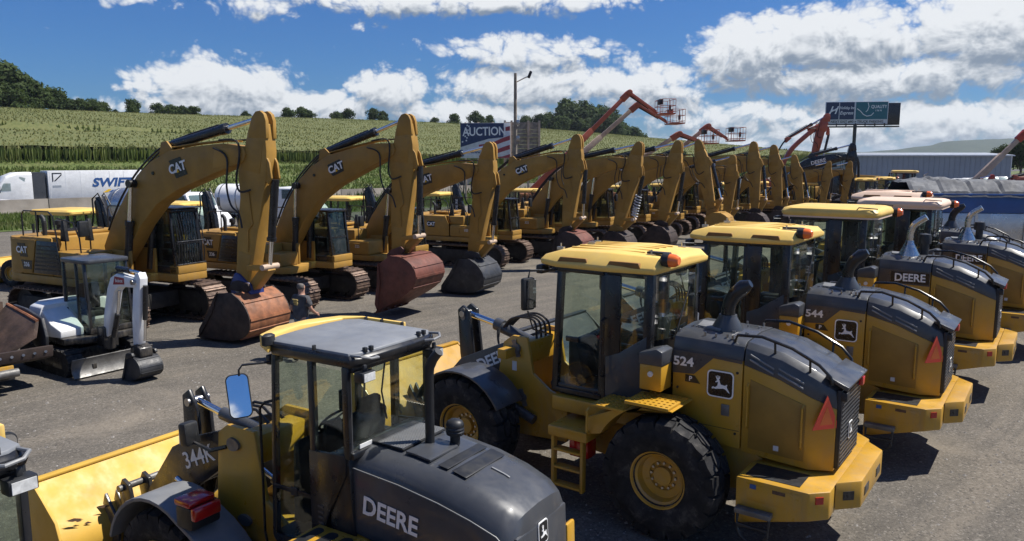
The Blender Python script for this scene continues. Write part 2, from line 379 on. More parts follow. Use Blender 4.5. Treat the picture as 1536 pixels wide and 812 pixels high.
def ground_mat():
    m = bpy.data.materials.new('gravel'); m.use_nodes = True; T = NT(m.node_tree); p = m.node_tree.nodes['Principled BSDF']; MT['gravel'] = m
    tc = T.n('ShaderNodeTexCoord'); V = tc.outputs['Object']
    big = T.noise(V, .12, 5, .6); med = T.noise(V, .9, 6, .65, .4); fine = T.noise(V, 14, 6, .75); grit = T.noise(V, 60, 3, .7)
    m0 = T.n('ShaderNodeMapping'); T.put(m0.inputs[0], V); m0.inputs['Rotation'].default_value = (0, 0, R(-43))
    mp = T.n('ShaderNodeMapping'); T.put(mp.inputs[0], m0.outputs[0]); mp.inputs['Scale'].default_value = (.09, 1.0, 1)
    trk = T.noise(mp.outputs[0], 1.1, 6, .6, .6)
    c = T.mix(T.ramp(med, .3, .7), (.128, .114, .095, 1), (.172, .152, .126, 1))
    c = T.mix(T.m('MULTIPLY', T.ramp(big, .4, .62), .6), c, (.135, .123, .105, 1))
    c = T.mix(T.m('MULTIPLY', T.ramp(trk, .50, .62), .7), c, (.215, .186, .148, 1))
    c = T.mix(T.m('MULTIPLY', T.ramp(trk, .45, .36), .6), c, (.090, .083, .073, 1))
    c = T.mix(T.ramp(fine, .35, .7), T.mix(.5, c, (.055, .05, .043, 1)), c)
    vo = T.n('ShaderNodeTexVoronoi'); T.put(vo.inputs[0], V); vo.inputs['Scale'].default_value = 38
    c = T.mix(T.m('MULTIPLY', T.ramp(vo.outputs['Color'], .70, .95), .50), c, (.29, .265, .23, 1))
    c = T.mix(T.m('MULTIPLY', T.ramp(vo.outputs['Color'], .32, .1), .65), c, (.05, .046, .042, 1))
    c = T.mix(T.m('MULTIPLY', T.ramp(grit, .52, .72), .45), c, (.29, .265, .235, 1))
    oil = T.noise(V, .42, 5, .6, .8); c = T.mix(T.m('MULTIPLY', T.ramp(oil, .60, .70), .55), c, (.060, .055, .050, 1))
    c = T.mix(T.m('MULTIPLY', T.ramp(T.noise(V, .25, 6, .65, .5), .55, .72), .5), c, (.25, .215, .17, 1))
    T.put(p.inputs['Base Color'], c); p.inputs['Roughness'].default_value = .95; p.inputs['Specular IOR Level'].default_value = .2
    b = T.n('ShaderNodeBump'); b.inputs['Strength'].default_value = .55; b.inputs['Distance'].default_value = .05
    T.put(b.inputs['Height'], T.m('ADD', T.m('MULTIPLY', fine, .9), T.m('MULTIPLY', med, .9))); T.put(p.inputs['Normal'], b.outputs[0])
ground_mat()
def veg_mat(name, a, b_, s1, c3=None, rough=.8, thin=.35):
    m = bpy.data.materials.new(name); m.use_nodes = True; T = NT(m.node_tree); p = m.node_tree.nodes['Principled BSDF']; MT[name] = m
    g_ = T.n('ShaderNodeNewGeometry'); V = g_.outputs['Position']
    c = T.mix(T.ramp(T.noise(V, s1, 6, .7), .35, .65), C4(a), C4(b_))
    if c3: c = T.mix(T.m('MULTIPLY', T.ramp(T.noise(V, s1 * .3, 4, .6), .45, .65), .7), c, C4(c3))
    c = T.mix(T.m('MULTIPLY', g_.outputs['Random Per Island'], .45), c, C4(tuple(v * .6 for v in a)))
    T.put(p.inputs['Base Color'], c); p.inputs['Roughness'].default_value = rough; p.inputs['Specular IOR Level'].default_value = .25
    if thin:           # leaves let light through
        tl = T.n('ShaderNodeBsdfTranslucent'); T.put(tl.inputs[0], T.mix(1., c, (1.25, 1.3, .8, 1), 'MULTIPLY')); mx = T.n('ShaderNodeMixShader'); mx.inputs[0].default_value = thin
        o = m.node_tree.nodes['Material Output']; T.put(mx.inputs[1], p.outputs[0]); T.put(mx.inputs[2], tl.outputs[0]); T.put(o.inputs[0], mx.outputs[0])
veg_mat('meadow', (.075, .110, .028), (.120, .145, .045), .5, (.130, .125, .055), thin=0)
veg_mat('grass_blade', (.085, .130, .028), (.140, .175, .050), .6, (.16, .15, .07))
veg_mat('corn_leaf', (.115, .155, .042), (.155, .18, .058), .15)
veg_mat('corn_tassel', (.20, .20, .075), (.27, .25, .10), .06, (.16, .18, .06))
veg_mat('soy', (.085, .105, .034), (.140, .146, .053), 1.3, (.15, .15, .057), thin=0)
veg_mat('leaf_dark', (.022, .042, .012), (.045, .070, .018), .4)
veg_mat('leaf_mid', (.035, .062, .016), (.075, .105, .028), .4)
veg_mat('forest', (.016, .030, .012), (.030, .048, .018), .03, (.036, .052, .022), thin=0)
m = mat('asphalt', (.075, .075, .075), .9, var=.15, vs=.5)

DL = [-12000, -4000, -1200, -500, -300, -200] + lin(-150, -17, 9.5)
structure(terrain_grid(DL).obj('ground', 'gravel'))
DM = [-19, -17, -12, -8, -4, -2, 0, 2, 5, 14, 26] + lin(30, 62, 4) + lin(68, 250, 8) + [300, 400, 600, 1200, 4000, 12000]
md = terrain_grid(DM, .03); structure(md.obj('meadow', 'meadow'))
b = MB(); n = len(US)
for d in (3.5, 24):
    for u in US: b.v.append((*ud(u, d), -.62))
b.f = [(i, i + 1, n + i + 1, n + i) for i in range(n - 1)]
structure(b.obj('highway', 'asphalt', smooth=False))
for d, m_ in ((5.2, 'white_letter'), (23.0, 'white_letter'), (14, 'logo_yellow')):
    b = MB()
    for dd in (d - .08, d + .08):
        for u in (-200, 500): b.v.append((*ud(u, dd), -.612))
    b.f = [(0, 1, 3, 2)]; structure(b.obj('lane_line', m_, smooth=False))
# concrete barrier in precast lengths
ang = math.atan2(.7170, .6971)
br_ = thing('concrete_barrier', 'long weathered concrete highway barrier in jointed lengths beyond the grass', 'barrier', (*ud(-40, 0), -.05), ang)
sm_ = MB(); sm_.prism([(-.36, 0), (-.36, .12), (-.16, .42), (-.10, 1.25), (.10, 1.25), (.16, .42), (.36, .12), (.36, 0)], .03, 5.97, 'x'); sm_ = sm_.mesh('barrier_length', 'concrete', .015)
for i in range(34): link('barrier_length', sm_, br_, (i * 6, 0, 0))

b = MB(); rs_ = random.Random(21)
for i in range(3000):
    y = 6.5 + 22 * rs_.random() ** 1.5; x = rs_.uniform(-.72, .75) * y; q = rs_.choice((.010, .012, .015, .02, .028)) * rs_.uniform(.7, 1.3); a = rs_.uniform(0, 3); k = len(b.v)
    for j in range(5): t = a + j * 1.2566; b.v.append((x + q * math.cos(t) * rs_.uniform(.7, 1.2), y + q * math.sin(t), .0))
    b.v.append((x + q * .2, y, q * rs_.uniform(.5, .9))); b.f += [(k + j, k + (j + 1) % 5, k + 5) for j in range(5)]
stuff(b.obj('loose_stones', 'stone', smooth=False))
# ---------------------------------------------------------------- grass, corn
rg = random.Random(5)
def blades(N, u0, u1, d0, d1, h, w, name, m, zoff=.02, keep=None):
    b = MB(); vs, fs = b.v, b.f
    for i in range(N):
        u = rg.uniform(u0, u1); d = rg.uniform(d0, d1)
        if keep and not keep(u, d): continue
        x, y = ud(u, d); z = terrain(u, d) + zoff; a = rg.uniform(0, 6.28); hh = h * rg.uniform(.5, 1.2); lx, ly = rg.uniform(-.4, .4) * hh, rg.uniform(-.4, .4) * hh
        c, s_ = math.cos(a) * w, math.sin(a) * w; k = len(vs)
        vs += [(x - c, y - s_, z), (x + c, y + s_, z), (x + lx, y + ly, z + hh)]; fs.append((k, k + 1, k + 2))
    me = bpy.data.meshes.new(name); me.from_pydata(vs, [], fs); me.materials.append(MT[m]); return link(name, me)
stuff(blades(60000, -20, 120, -18.5, 1, .40, .06, 'grass', 'grass_blade'))
stuff(blades(70000, -40, 330, 26, 64, .55, .14, 'slope_grass', 'grass_blade'))
stuff(blades(2500, 35, 130, -3, 2, 1.1, .12, 'weeds', 'leaf_mid'))
def corn_zone(u, d):
    gap = 112 + u * .06; wd = 13 * (1 - sm(20, 130, u))
    if abs(d - gap) < wd: return False
    return 62 < d < 226
b = MB(); vs, fs = b.v, b.f; tv = MB(); ri = random.Random(9)
for ri_ in range(164):
    d0 = 62 + ri_ * 1.0
    u = -70.
    while u < 470:
        u += (.8 if d0 < 66 else 1.35) * ri.uniform(.6, 1.4); d = d0 + ri.uniform(-.2, .2)
        if not corn_zone(u, d): continue
        x, y = ud(u, d); z = terrain(u, d); H_ = ri.uniform(2.3, 2.5) + .3 * noise.noise((u * .03, d * .05, 3.)); a = ri.uniform(0, 3.14)
        for q in (0, 1.57):
            c, s_ = math.cos(a + q) * .38, math.sin(a + q) * .38; k = len(vs)
            vs += [(x - c * .3, y - s_ * .3, z), (x + c * .3, y + s_ * .3, z), (x + c, y + s_, z + H_ * .72), (x, y, z + H_ * .95), (x - c, y - s_, z + H_ * .66)]
            fs += [(k, k + 1, k + 2, k + 3, k + 4)]
        k = len(tv.v); c, s_ = math.cos(a) * .3, math.sin(a) * .3
        tv.v += [(x - c, y - s_, z + H_ * .86), (x + c, y + s_, z + H_ * .86), (x + ri.uniform(-.2, .2), y, z + H_ * 1.12)]; tv.f.append((k, k + 1, k + 2))
n0 = len(vs); vs += tv.v; fs2 = [tuple(i + n0 for i in f) for f in tv.f]; nf = len(fs); fs += fs2
me = bpy.data.meshes.new('corn_field'); me.from_pydata(vs, [], fs); me.materials.append(MT['corn_leaf']); me.materials.append(MT['corn_tassel'])
me.polygons.foreach_set('material_index', [0] * nf + [1] * len(fs2)); stuff(link('corn_field', me))
b = MB(); DC = lin(64, 224, 2); UC = lin(-80, 470, 4); n = len(UC)
for d in DC:
    for u in UC: b.v.append((*ud(u, d), terrain(u, d) + (2.34 + .3 * noise.noise((u * .03, d * .05, 3.)) if corn_zone(u, d) else .5) + ri.uniform(-.15, .15)))
b.f = [(j * n + i, j * n + i + 1, (j + 1) * n + i + 1, (j + 1) * n + i) for j in range(len(DC) - 1) for i in range(n - 1)]
stuff(b.obj('corn_understory', 'soy'))

# ---------------------------------------------------------------- trees
def crown_mesh(seed, n, lobes, leaf, m, flat=1.):
    r = random.Random(seed); L = []
    for i in range(lobes):
        a = r.uniform(0, 6.28); q = r.uniform(.1, .62); zz = r.uniform(.36, .84); k = r.uniform(.16, .30) * (1.15 - zz * .45)
        L.append((q * math.cos(a) * (1.15 - zz) * .9, q * math.sin(a) * (1.15 - zz) * .9, zz, k))
    L.append((0, 0, .80, .2)); L.append((0, 0, .58, .30))
    b = MB(); vs, fs = b.v, b.f
    for i in range(n):
        lx, ly, lz, k = r.choice(L); a = r.uniform(0, 6.28); ph = math.acos(r.uniform(-.75, 1)); rr = k * r.uniform(.62, 1.08)
        p = Vector((lx + rr * math.sin(ph) * math.cos(a), ly + rr * math.sin(ph) * math.sin(a), lz + rr * math.cos(ph) * .85))
        nn = (p - Vector((lx, ly, lz))).normalized() + Vector((r.uniform(-.7, .7), r.uniform(-.7, .7), r.uniform(-.3, .8))); t = nn.orthogonal().normalized(); t.rotate(Matrix.Rotation(r.uniform(0, 6.28), 3, nn.normalized())); q = nn.normalized().cross(t); s_ = leaf * r.uniform(.5, 1.25); k_ = len(vs)
        vs += [p - t * s_, p + q * s_ * .6, p + t * s_, p - q * s_ * .6]; fs.append((k_, k_ + 1, k_ + 2, k_ + 3))
    me = bpy.data.meshes.new('crown'); me.from_pydata([tuple(v) for v in vs], [], fs); me.materials.append(MT[m]); return me
def trunk_mesh(seed):
    r = random.Random(seed); b = MB(); b.tube([(0, 0, -.06), (.01, 0, .2), (.0, .01, .45), (.01, 0, .75)], .03, 7, [.034, .027, .02, .006])
    for i in range(6):
        a = r.uniform(0, 6.28); z = r.uniform(.25, .5); q = r.uniform(.2, .36)
        b.tube([(0, 0, z), (q * .5 * math.cos(a), q * .5 * math.sin(a), z + .12), (q * math.cos(a), q * math.sin(a), z + .28)], .01, 5, [.014, .009, .003])
    return b.mesh('trunk', 'bark')
CR = [crown_mesh(11 + i, 1900, 13, .045, 'leaf_dark' if i % 2 else 'leaf_mid') for i in range(5)]
TK = [trunk_mesh(31 + i) for i in range(3)]
rt = random.Random(17)
def tree(x, y, z, h, w, label, group, i=None):
    i = rt.randrange(5) if i is None else i
    t = thing('broadleaf_tree', label, 'tree', (x, y, z), rt.uniform(0, 6.28), group); t.scale = (w, w, h)
    link('crown', CR[i], t); link('trunk', TK[i % 3], t); return t
def ridge(px, dd):            # a spot on the hill: heading as a picture column, d across the slope
    k = (px - 768) / 1150; t = (dd + 76.25) / (-.7170 * k + .6971); u, d = du(k * t, t); return k * t, t, terrain(u, d), t
def ridge_tree(px, dd, hpx, label, group, wf=1.):
    x, y, z, t = ridge(px + rt.uniform(-3, 3), dd); h = hpx * rt.uniform(.85, 1.1) * t / 1150; tree(x, y, z - .04 * h - .4, h, h * rt.uniform(.7, 1.15) * wf, label, group)
WOOD = [(-30, 232, 100), (-5, 226, 84), (12, 232, 92), (30, 230, 80), (48, 226, 66), (22, 224, 58), (62, 232, 56), (75, 228, 42), (92, 234, 44), (104, 228, 38), (118, 232, 34), (132, 228, 36), (146, 233, 34), (160, 228, 26), (172, 232, 24), (186, 228, 18), (-10, 222, 44), (40, 221, 40), (70, 222, 28)]
for px, dd, hp in WOOD: ridge_tree(px, dd, hp, 'dark leafy tree in the dense wood at the top of the corn hill', 'trees of the wood on the hill', 1.1)
for px, dd, hp, lb in [(213, 232, 19, 'small lone round tree on the hill crest beside the wood'), (246, 232, 18, 'tree'), (262, 233, 17, 'tree'), (284, 232, 12, 't'), (300, 233, 14, 't'), (374, 232, 9, 't'), (436, 232, 12, 't'), (455, 234, 17, 't'), (470, 233, 13, 't'), (510, 232, 10, 't'), (524, 233, 13, 't'), (566, 233, 17, 't'), (580, 233, 15, 't'), (655, 232, 9, 't'), (683, 233, 12, 't'), (712, 233, 17, 't'), (738, 233, 16, 't')]:
    ridge_tree(px, dd, hp + 11, lb if len(lb) > 5 else 'small dark tree standing on the crest line of the hill', None if len(lb) > 5 else 'small trees along the hill crest', 1.25)
for px, dd, hp in [(790, 236, 26), (806, 232, 30), (822, 238, 36), (838, 230, 48), (850, 234, 66), (862, 228, 58), (874, 236, 62), (886, 230, 52), (898, 236, 58), (908, 226, 46), (918, 234, 44), (930, 226, 34), (940, 232, 32), (952, 226, 26), (964, 232, 26), (976, 226, 22), (990, 230, 24), (1004, 226, 18), (1018, 230, 16), (1034, 228, 14), (845, 222, 30), (870, 220, 34), (895, 218, 36), (915, 216, 34), (940, 214, 30), (900, 200, 26), (925, 200, 24), (880, 206, 22), (950, 205, 24)]:
    ridge_tree(px, dd, hp + 12 * (px > 880), 'green leafy tree in the wooded shoulder behind the boom lifts', 'trees of the wooded shoulder', 1.15)
for px, y, hp in [(1082, 130, 20), (1020, 260, 22), (1345, 420, 10), (1505, 190, 34), (1525, 180, 48), (1545, 185, 52), (1490, 320, 26)]:
    h = hp * y / 1150; tree((px - 768) / 1150 * y, y, 0, h + 3, h * .9 + 2, 'roadside tree showing above the far machines', 'roadside trees beyond the yard')

# ---------------------------------------------------------------- far hills
def hills(name, prof, y, dep, m):
    b = MB(); xs = lin(prof[0][0], prof[-1][0], 14); n = len(xs); rows = 7
    def hz_(px):
        for (a, za), (c, zc) in zip(prof, prof[1:]):
            if a <= px <= c: return za + (zc - za) * sm(0, 1, (px - a) / (c - a))
        return 0
    for j in range(rows):
        f = j / (rows - 1)
        for px in xs:
            yy = y + dep * f; X = (px - 768) / 1150 * y * (1 + .15 * f); h = hz_(px) * sm(0, 1, f) if f <= .7 else hz_(px)
            h = h * (.93 + .07 * noise.noise((px * .03, f * 5, 1.7))) + 3 * noise.noise((px * .09, f * 8, .3)); b.v.append((X, yy, h if f > 0 else -4))
    b.f = [(j * n + i, j * n + i + 1, (j + 1) * n + i + 1, (j + 1) * n + i) for j in range(rows - 1) for i in range(n - 1)]
    return structure(b.obj(name, m))
hills('mountain', [(700, 0), (950, 25), (1150, 42), (1240, 46), (1340, 50), (1390, 62), (1440, 82), (1475, 108), (1510, 118), (1560, 124), (1750, 150), (2100, 130)], 3300, 900, 'forest')
hills('low_hills', [(900, 0), (1090, 12), (1200, 22), (1290, 20), (1345, 27), (1420, 22), (1550, 20), (1900, 30)], 2100, 300, 'forest')
# ---------------------------------------------------------------- wheels
def tyre_mesh(r, w, rim, nb=22, tread='block'):
    b = MB(); h = w / 2; rc = r - .055
    b.lathe([(rim - .02, -h * .72), (rim + .03, -h * .86), (rim + (rc - rim) * .45, -h), (rc - .07, -h * .97), (rc - .01, -h * .82), (rc + .008, -h * .45), (rc + .012, 0), (rc + .008, h * .45),
             (rc - .01, h * .82), (rc - .07, h * .97), (rim + (rc - rim) * .45, h), (rim + .03, h * .86), (rim - .02, h * .72)], (0, 0, 0), 'y', 48)
    del b.f[-2:]; b.f += [(i, (i + 1) % 48, 12 * 48 + (i + 1) % 48, 12 * 48 + i) for i in range(48)]
    def blk(pts, t0, ra, rb):
        vs = []
        for rr, k in ((ra, 1.), (rb, .88)):
            cx = sum(p[0] for p in pts) / len(pts); cy = sum(p[1] for p in pts) / len(pts)
            for (t, y) in pts:
                t = cx + (t - cx) * k; y = cy + (y - cy) * k; drop = .05 * max(0, (abs(y) / h - .75) / .25) ** 1.5
                a = t0 + t; q = rr - drop; vs.append((q * math.cos(a), y, q * math.sin(a)))
        n = len(pts); b.add(vs, [tuple(range(n)), tuple(range(2 * n - 1, n - 1, -1))] + [(i, (i + 1) % n, n + (i + 1) % n, n + i) for i in range(n)])
    st = 2 * math.pi / nb
    for i in range(nb):
        for sd in (-1, 1):
            t0 = i * st + (st / 2 if sd > 0 else 0)
            blk([(-.05 * st, .03 * sd * h), (.42 * st, -.03 * sd * h), (.86 * st, .10 * sd * h), (.98 * st, .34 * sd * h), (.50 * st, .50 * sd * h), (.05 * st, .40 * sd * h)], t0, rc - .015, r)
            blk([(.10 * st, .46 * sd * h), (.50 * st, .56 * sd * h), (.96 * st, .40 * sd * h), (1.02 * st, .94 * sd * h), (.55 * st, 1.0 * sd * h), (.08 * st, .97 * sd * h)], t0 + st * .05, rc - .03, r - .004)
    return b.mesh('tyre', 'rubber')
def rim_mesh(rim, w, m):
    b = MB(); h = w / 2
    b.lathe([(rim * .62, -h * .5), (rim * .62, h * .12), (rim * .55, h * .20), (rim * .62, h * .22), (rim * .80, h * .30), (rim * .86, h * .62), (rim * .97, h * .72), (rim * 1.02, h * .86), (rim * 1.06, h * .88), (rim * 1.05, h * .6), (rim, h * .5), (rim, -h * .7), (rim * .9, -h * .7)], (0, 0, 0), 'y', 36)
    b.lathe([(.001, h * .05), (rim * .60, h * .05), (rim * .60, h * .12), (rim * .36, h * .16), (rim * .34, h * .34), (.02, h * .36), (.001, h * .36)], (0, 0, 0), 'y', 24)
    return b.mesh('rim', m)
def bolts_mesh(rim, w):
    b = MB(); h = w / 2
    for i in range(12):
        a = i * math.pi / 6; b.cyl((rim * .47 * math.cos(a), h * .10, rim * .47 * math.sin(a)), (rim * .47 * math.cos(a), h * .24, rim * .47 * math.sin(a)), .018, n=6)
    return b.mesh('hub_bolts', 'steel')
_wh = {}
def wheel(parent, x, y, r, w, rim, m='deere_yellow', nb=19, spin=0.):
    k = (r, w, rim, m, nb)
    if k not in _wh: _wh[k] = (tyre_mesh(r, w, rim, nb), rim_mesh(rim, w, m), bolts_mesh(rim, w))
    e = link('wheel', _wh[k][0], parent, (x, y, r)); e.name = 'wheel'
    e.rotation_euler = (0, spin, math.pi if y < 0 else 0)
    q = link('rim', _wh[k][1], e); stuff(link('hub_bolts', _wh[k][2], e))
    return e

def arc(cx, cz, r, a0, a1, n): return [(cx + r * math.cos(R(a0 + (a1 - a0) * i / n)), cz + r * math.sin(R(a0 + (a1 - a0) * i / n))) for i in range(n + 1)]
def strip(pts, th):          # closed outline of a bent sheet of thickness th
    P_ = [Vector((p[0], p[1])) for p in pts]; o = []
    for i, p in enumerate(P_):
        t = (P_[min(i + 1, len(P_) - 1)] - P_[max(i - 1, 0)]).normalized(); o.append(p + Vector((-t.y, t.x)) * th)
    return P_ + o[::-1]
def bent(b, pts, th, y0, y1):
    q = strip(pts, th); n = len(pts)
    for i in range(n - 1):
        quad = [q[i], q[i + 1], q[2 * n - 2 - i], q[2 * n - 1 - i]]
        b.prism([(p[0], p[1]) for p in quad], y0, y1)
    return b
def sheet(b, pts, th, y0, y1):   # bent sheet as one closed loft
    q = strip(pts, th); n = len(pts); m = len(q)
    vs = [(p[0], y, p[1]) for y in (y0, y1) for p in q]
    fs = [(i, (i + 1) % m, m + (i + 1) % m, m + i) for i in range(m)]
    for e in (0, m):
        for i in range(n - 1): fs.append((e + i, e + i + 1, e + 2 * n - 2 - i, e + 2 * n - 1 - i))
    return b.add(vs, fs)

def loader_bucket(root, x, m, w=1.27, side='deere_yellow', teeth=False, k=1.0):
    prof = [(x + 1.05 * k, .03), (x + .35 * k, .02)] + [(x + .38 * k + .40 * k * math.cos(R(a)), .42 * k + .40 * k * math.sin(R(a))) for a in range(260, 119, -20)] + [(x + .42 * k, 1.05 * k), (x + .62 * k, 1.22 * k)]
    b = MB(); sheet(b, prof, -.035, -w, w); bo = b.obj('bucket', m, root)
    for s in (-1, 1):
        b = MB(); b.prism([(x + 1.05 * k, .0), (x + .38 * k, -.01), (x + .12 * k, .10 * k), (x - .04 * k, .40 * k), (x + .10 * k, .80 * k), (x + .40 * k, 1.06 * k), (x + .62 * k, 1.24 * k), (x + .72 * k, 1.18 * k), (x + .80 * k, .6 * k)], s * (w - .005), s * (w + .03)); b.obj('bucket_side', m, bo, .006)
    b = MB(); b.box((x + 1.02 * k, 0, .03), (.26, 2 * w + .06, .035)); b.obj('cutting_edge', 'bucket_steel', bo, .006)
    b = MB(); b.bx(x + .58 * k, x + .70 * k, -w, w, 1.205 * k, 1.245 * k); b.obj('bucket_rim', m, bo, .01)
    for s in (-1, 1):
        b = MB()
        for d in (-.07, .07): b.prism([(x - .14 * k, .30), (x - .16 * k, .52), (x + .10 * k, .95 * k), (x + .16 * k, .80 * k), (x - .02 * k, .45 * k), (x + .05 * k, .15)], s * .46 + d - .02, s * .46 + d + .02)
        b.obj('bucket_bracket', 'deere_grey' if m != 'bucket_black' else m, bo, .006)
    return bo

def cab_glass_box(root, x0, x1, w0, w1, z0, z1, pill='black_paint', gl='glass', xB=None, door_low=1.45, name_side='left'):
    """cab: pillars, panes; widths w0 at the bottom and w1 at the roof"""
    def yw(z): return w0 + (w1 - w0) * (z - z0) / (z1 - z0)
    def xf(z): return x1 + .10 * math.sin(math.pi * (z - z0) / (z1 - z0)) * 0 - (z - z0) * .03
    xB = xB or (x0 + x1) / 2
    for s in (-1, 1):
        for xx, t, d in ((x0 + .06, .12, .10), (xB, .10, .07), (x1 - .06, .09, .09)):
            b = MB(); b.prism([(xx - t / 2, z0), (xx + t / 2, z0), (xx + t / 2 - (.06 if xx > xB else 0), z1), (xx - t / 2 - (.06 if xx > xB else 0), z1)], s * (w0 - d), s * w0)
            v = b.v; b.v = [(p[0], p[1] if p[2] < (z0 + z1) / 2 else p[1] + s * (w1 - w0), p[2]) for p in v]
            b.obj('pillar', pill, root, .012)
    return yw

def seat(root, x, z, k=1.):
    b = MB(); b.box((x, 0, z + .32), (.48 * k, .50 * k, .14)); b.box((x + .02, 0, z + .14), (.34, .34, .26)); so = b.obj('seat', 'seat_fabric', root, .04, 3)
    b = MB(); b.box((x - .24, 0, z + .66), (.13, .46 * k, .62), Matrix.Rotation(R(-10), 3, 'Y')); b.box((x - .31, 0, z + 1.02), (.10, .26, .18), Matrix.Rotation(R(-10), 3, 'Y')); b.obj('seat_back', 'seat_fabric', so, .045, 3)
    for s in (-1, 1):
        b = MB(); b.box((x + .02, s * .32, z + .52), (.42, .09, .07)); b.obj('armrest', 'black_plastic', so, .02)
    return so
def steering(root, x, z, r=.19):
    b = MB(); q = Matrix.Rotation(R(-58), 3, 'Y'); ring = [Vector((x, 0, z)) + q @ Vector((0, r * math.cos(a * math.pi / 10), r * math.sin(a * math.pi / 10))) for a in range(21)]
    b.tube(ring, .016, 8)
    for a in (0, 2.1, 4.2): b.cyl(Vector((x, 0, z)), Vector((x, 0, z)) + q @ Vector((0, r * math.cos(a), r * math.sin(a))), .012, n=6)
    w = b.obj('steering_wheel', 'black_plastic', root)
    b = MB(); b.prism([(x + .02, z - .02), (x + .10, z), (x + .38, z - .75), (x + .12, z - .75)], -.11, .11); b.obj('steering_column', 'black_plastic', root, .02)

def pipe_stack(root, x, y, z, h, m, kind):
    if kind == 'chrome':
        b = MB(); b.lathe([(.19, 0), (.185, .03), (.08, .26), (.07, .30), (.001, .30)], (x, y, z), 'z', 24); c = b.obj('stack_cone', 'stack_steel', root)
        p = [(x, y, z + .2), (x, y, z + h * .55)] + [(x - .26 * (1 - math.cos(R(a))), y, z + h * .55 + .30 * math.sin(R(a))) for a in (15, 30, 45, 60)] + [(x - .26, y, z + h * .55 + .35)]
        b = MB(); b.tube(p, .062, 16); b.obj('exhaust_pipe', 'stack_steel', root)
    else:
        b = MB(); b.lathe([(.20, 0), (.20, .03), (.115, .17), (.11, .20), (.001, .20)], (x, y, z), 'z', 24); c = b.obj('stack_cone', 'deere_grey', root)
        p = [(x, y, z + .15), (x, y, z + h * .45), (x - .02, y, z + h * .6), (x - .08, y, z + h * .78), (x - .19, y, z + h * .95), (x - .27, y, z + h * 1.03)]
        b = MB(); b.tube(p, .085, 16, [.09, .085, .085, .09, .095, .05]); b.obj('exhaust_pipe', 'black_paint', root)

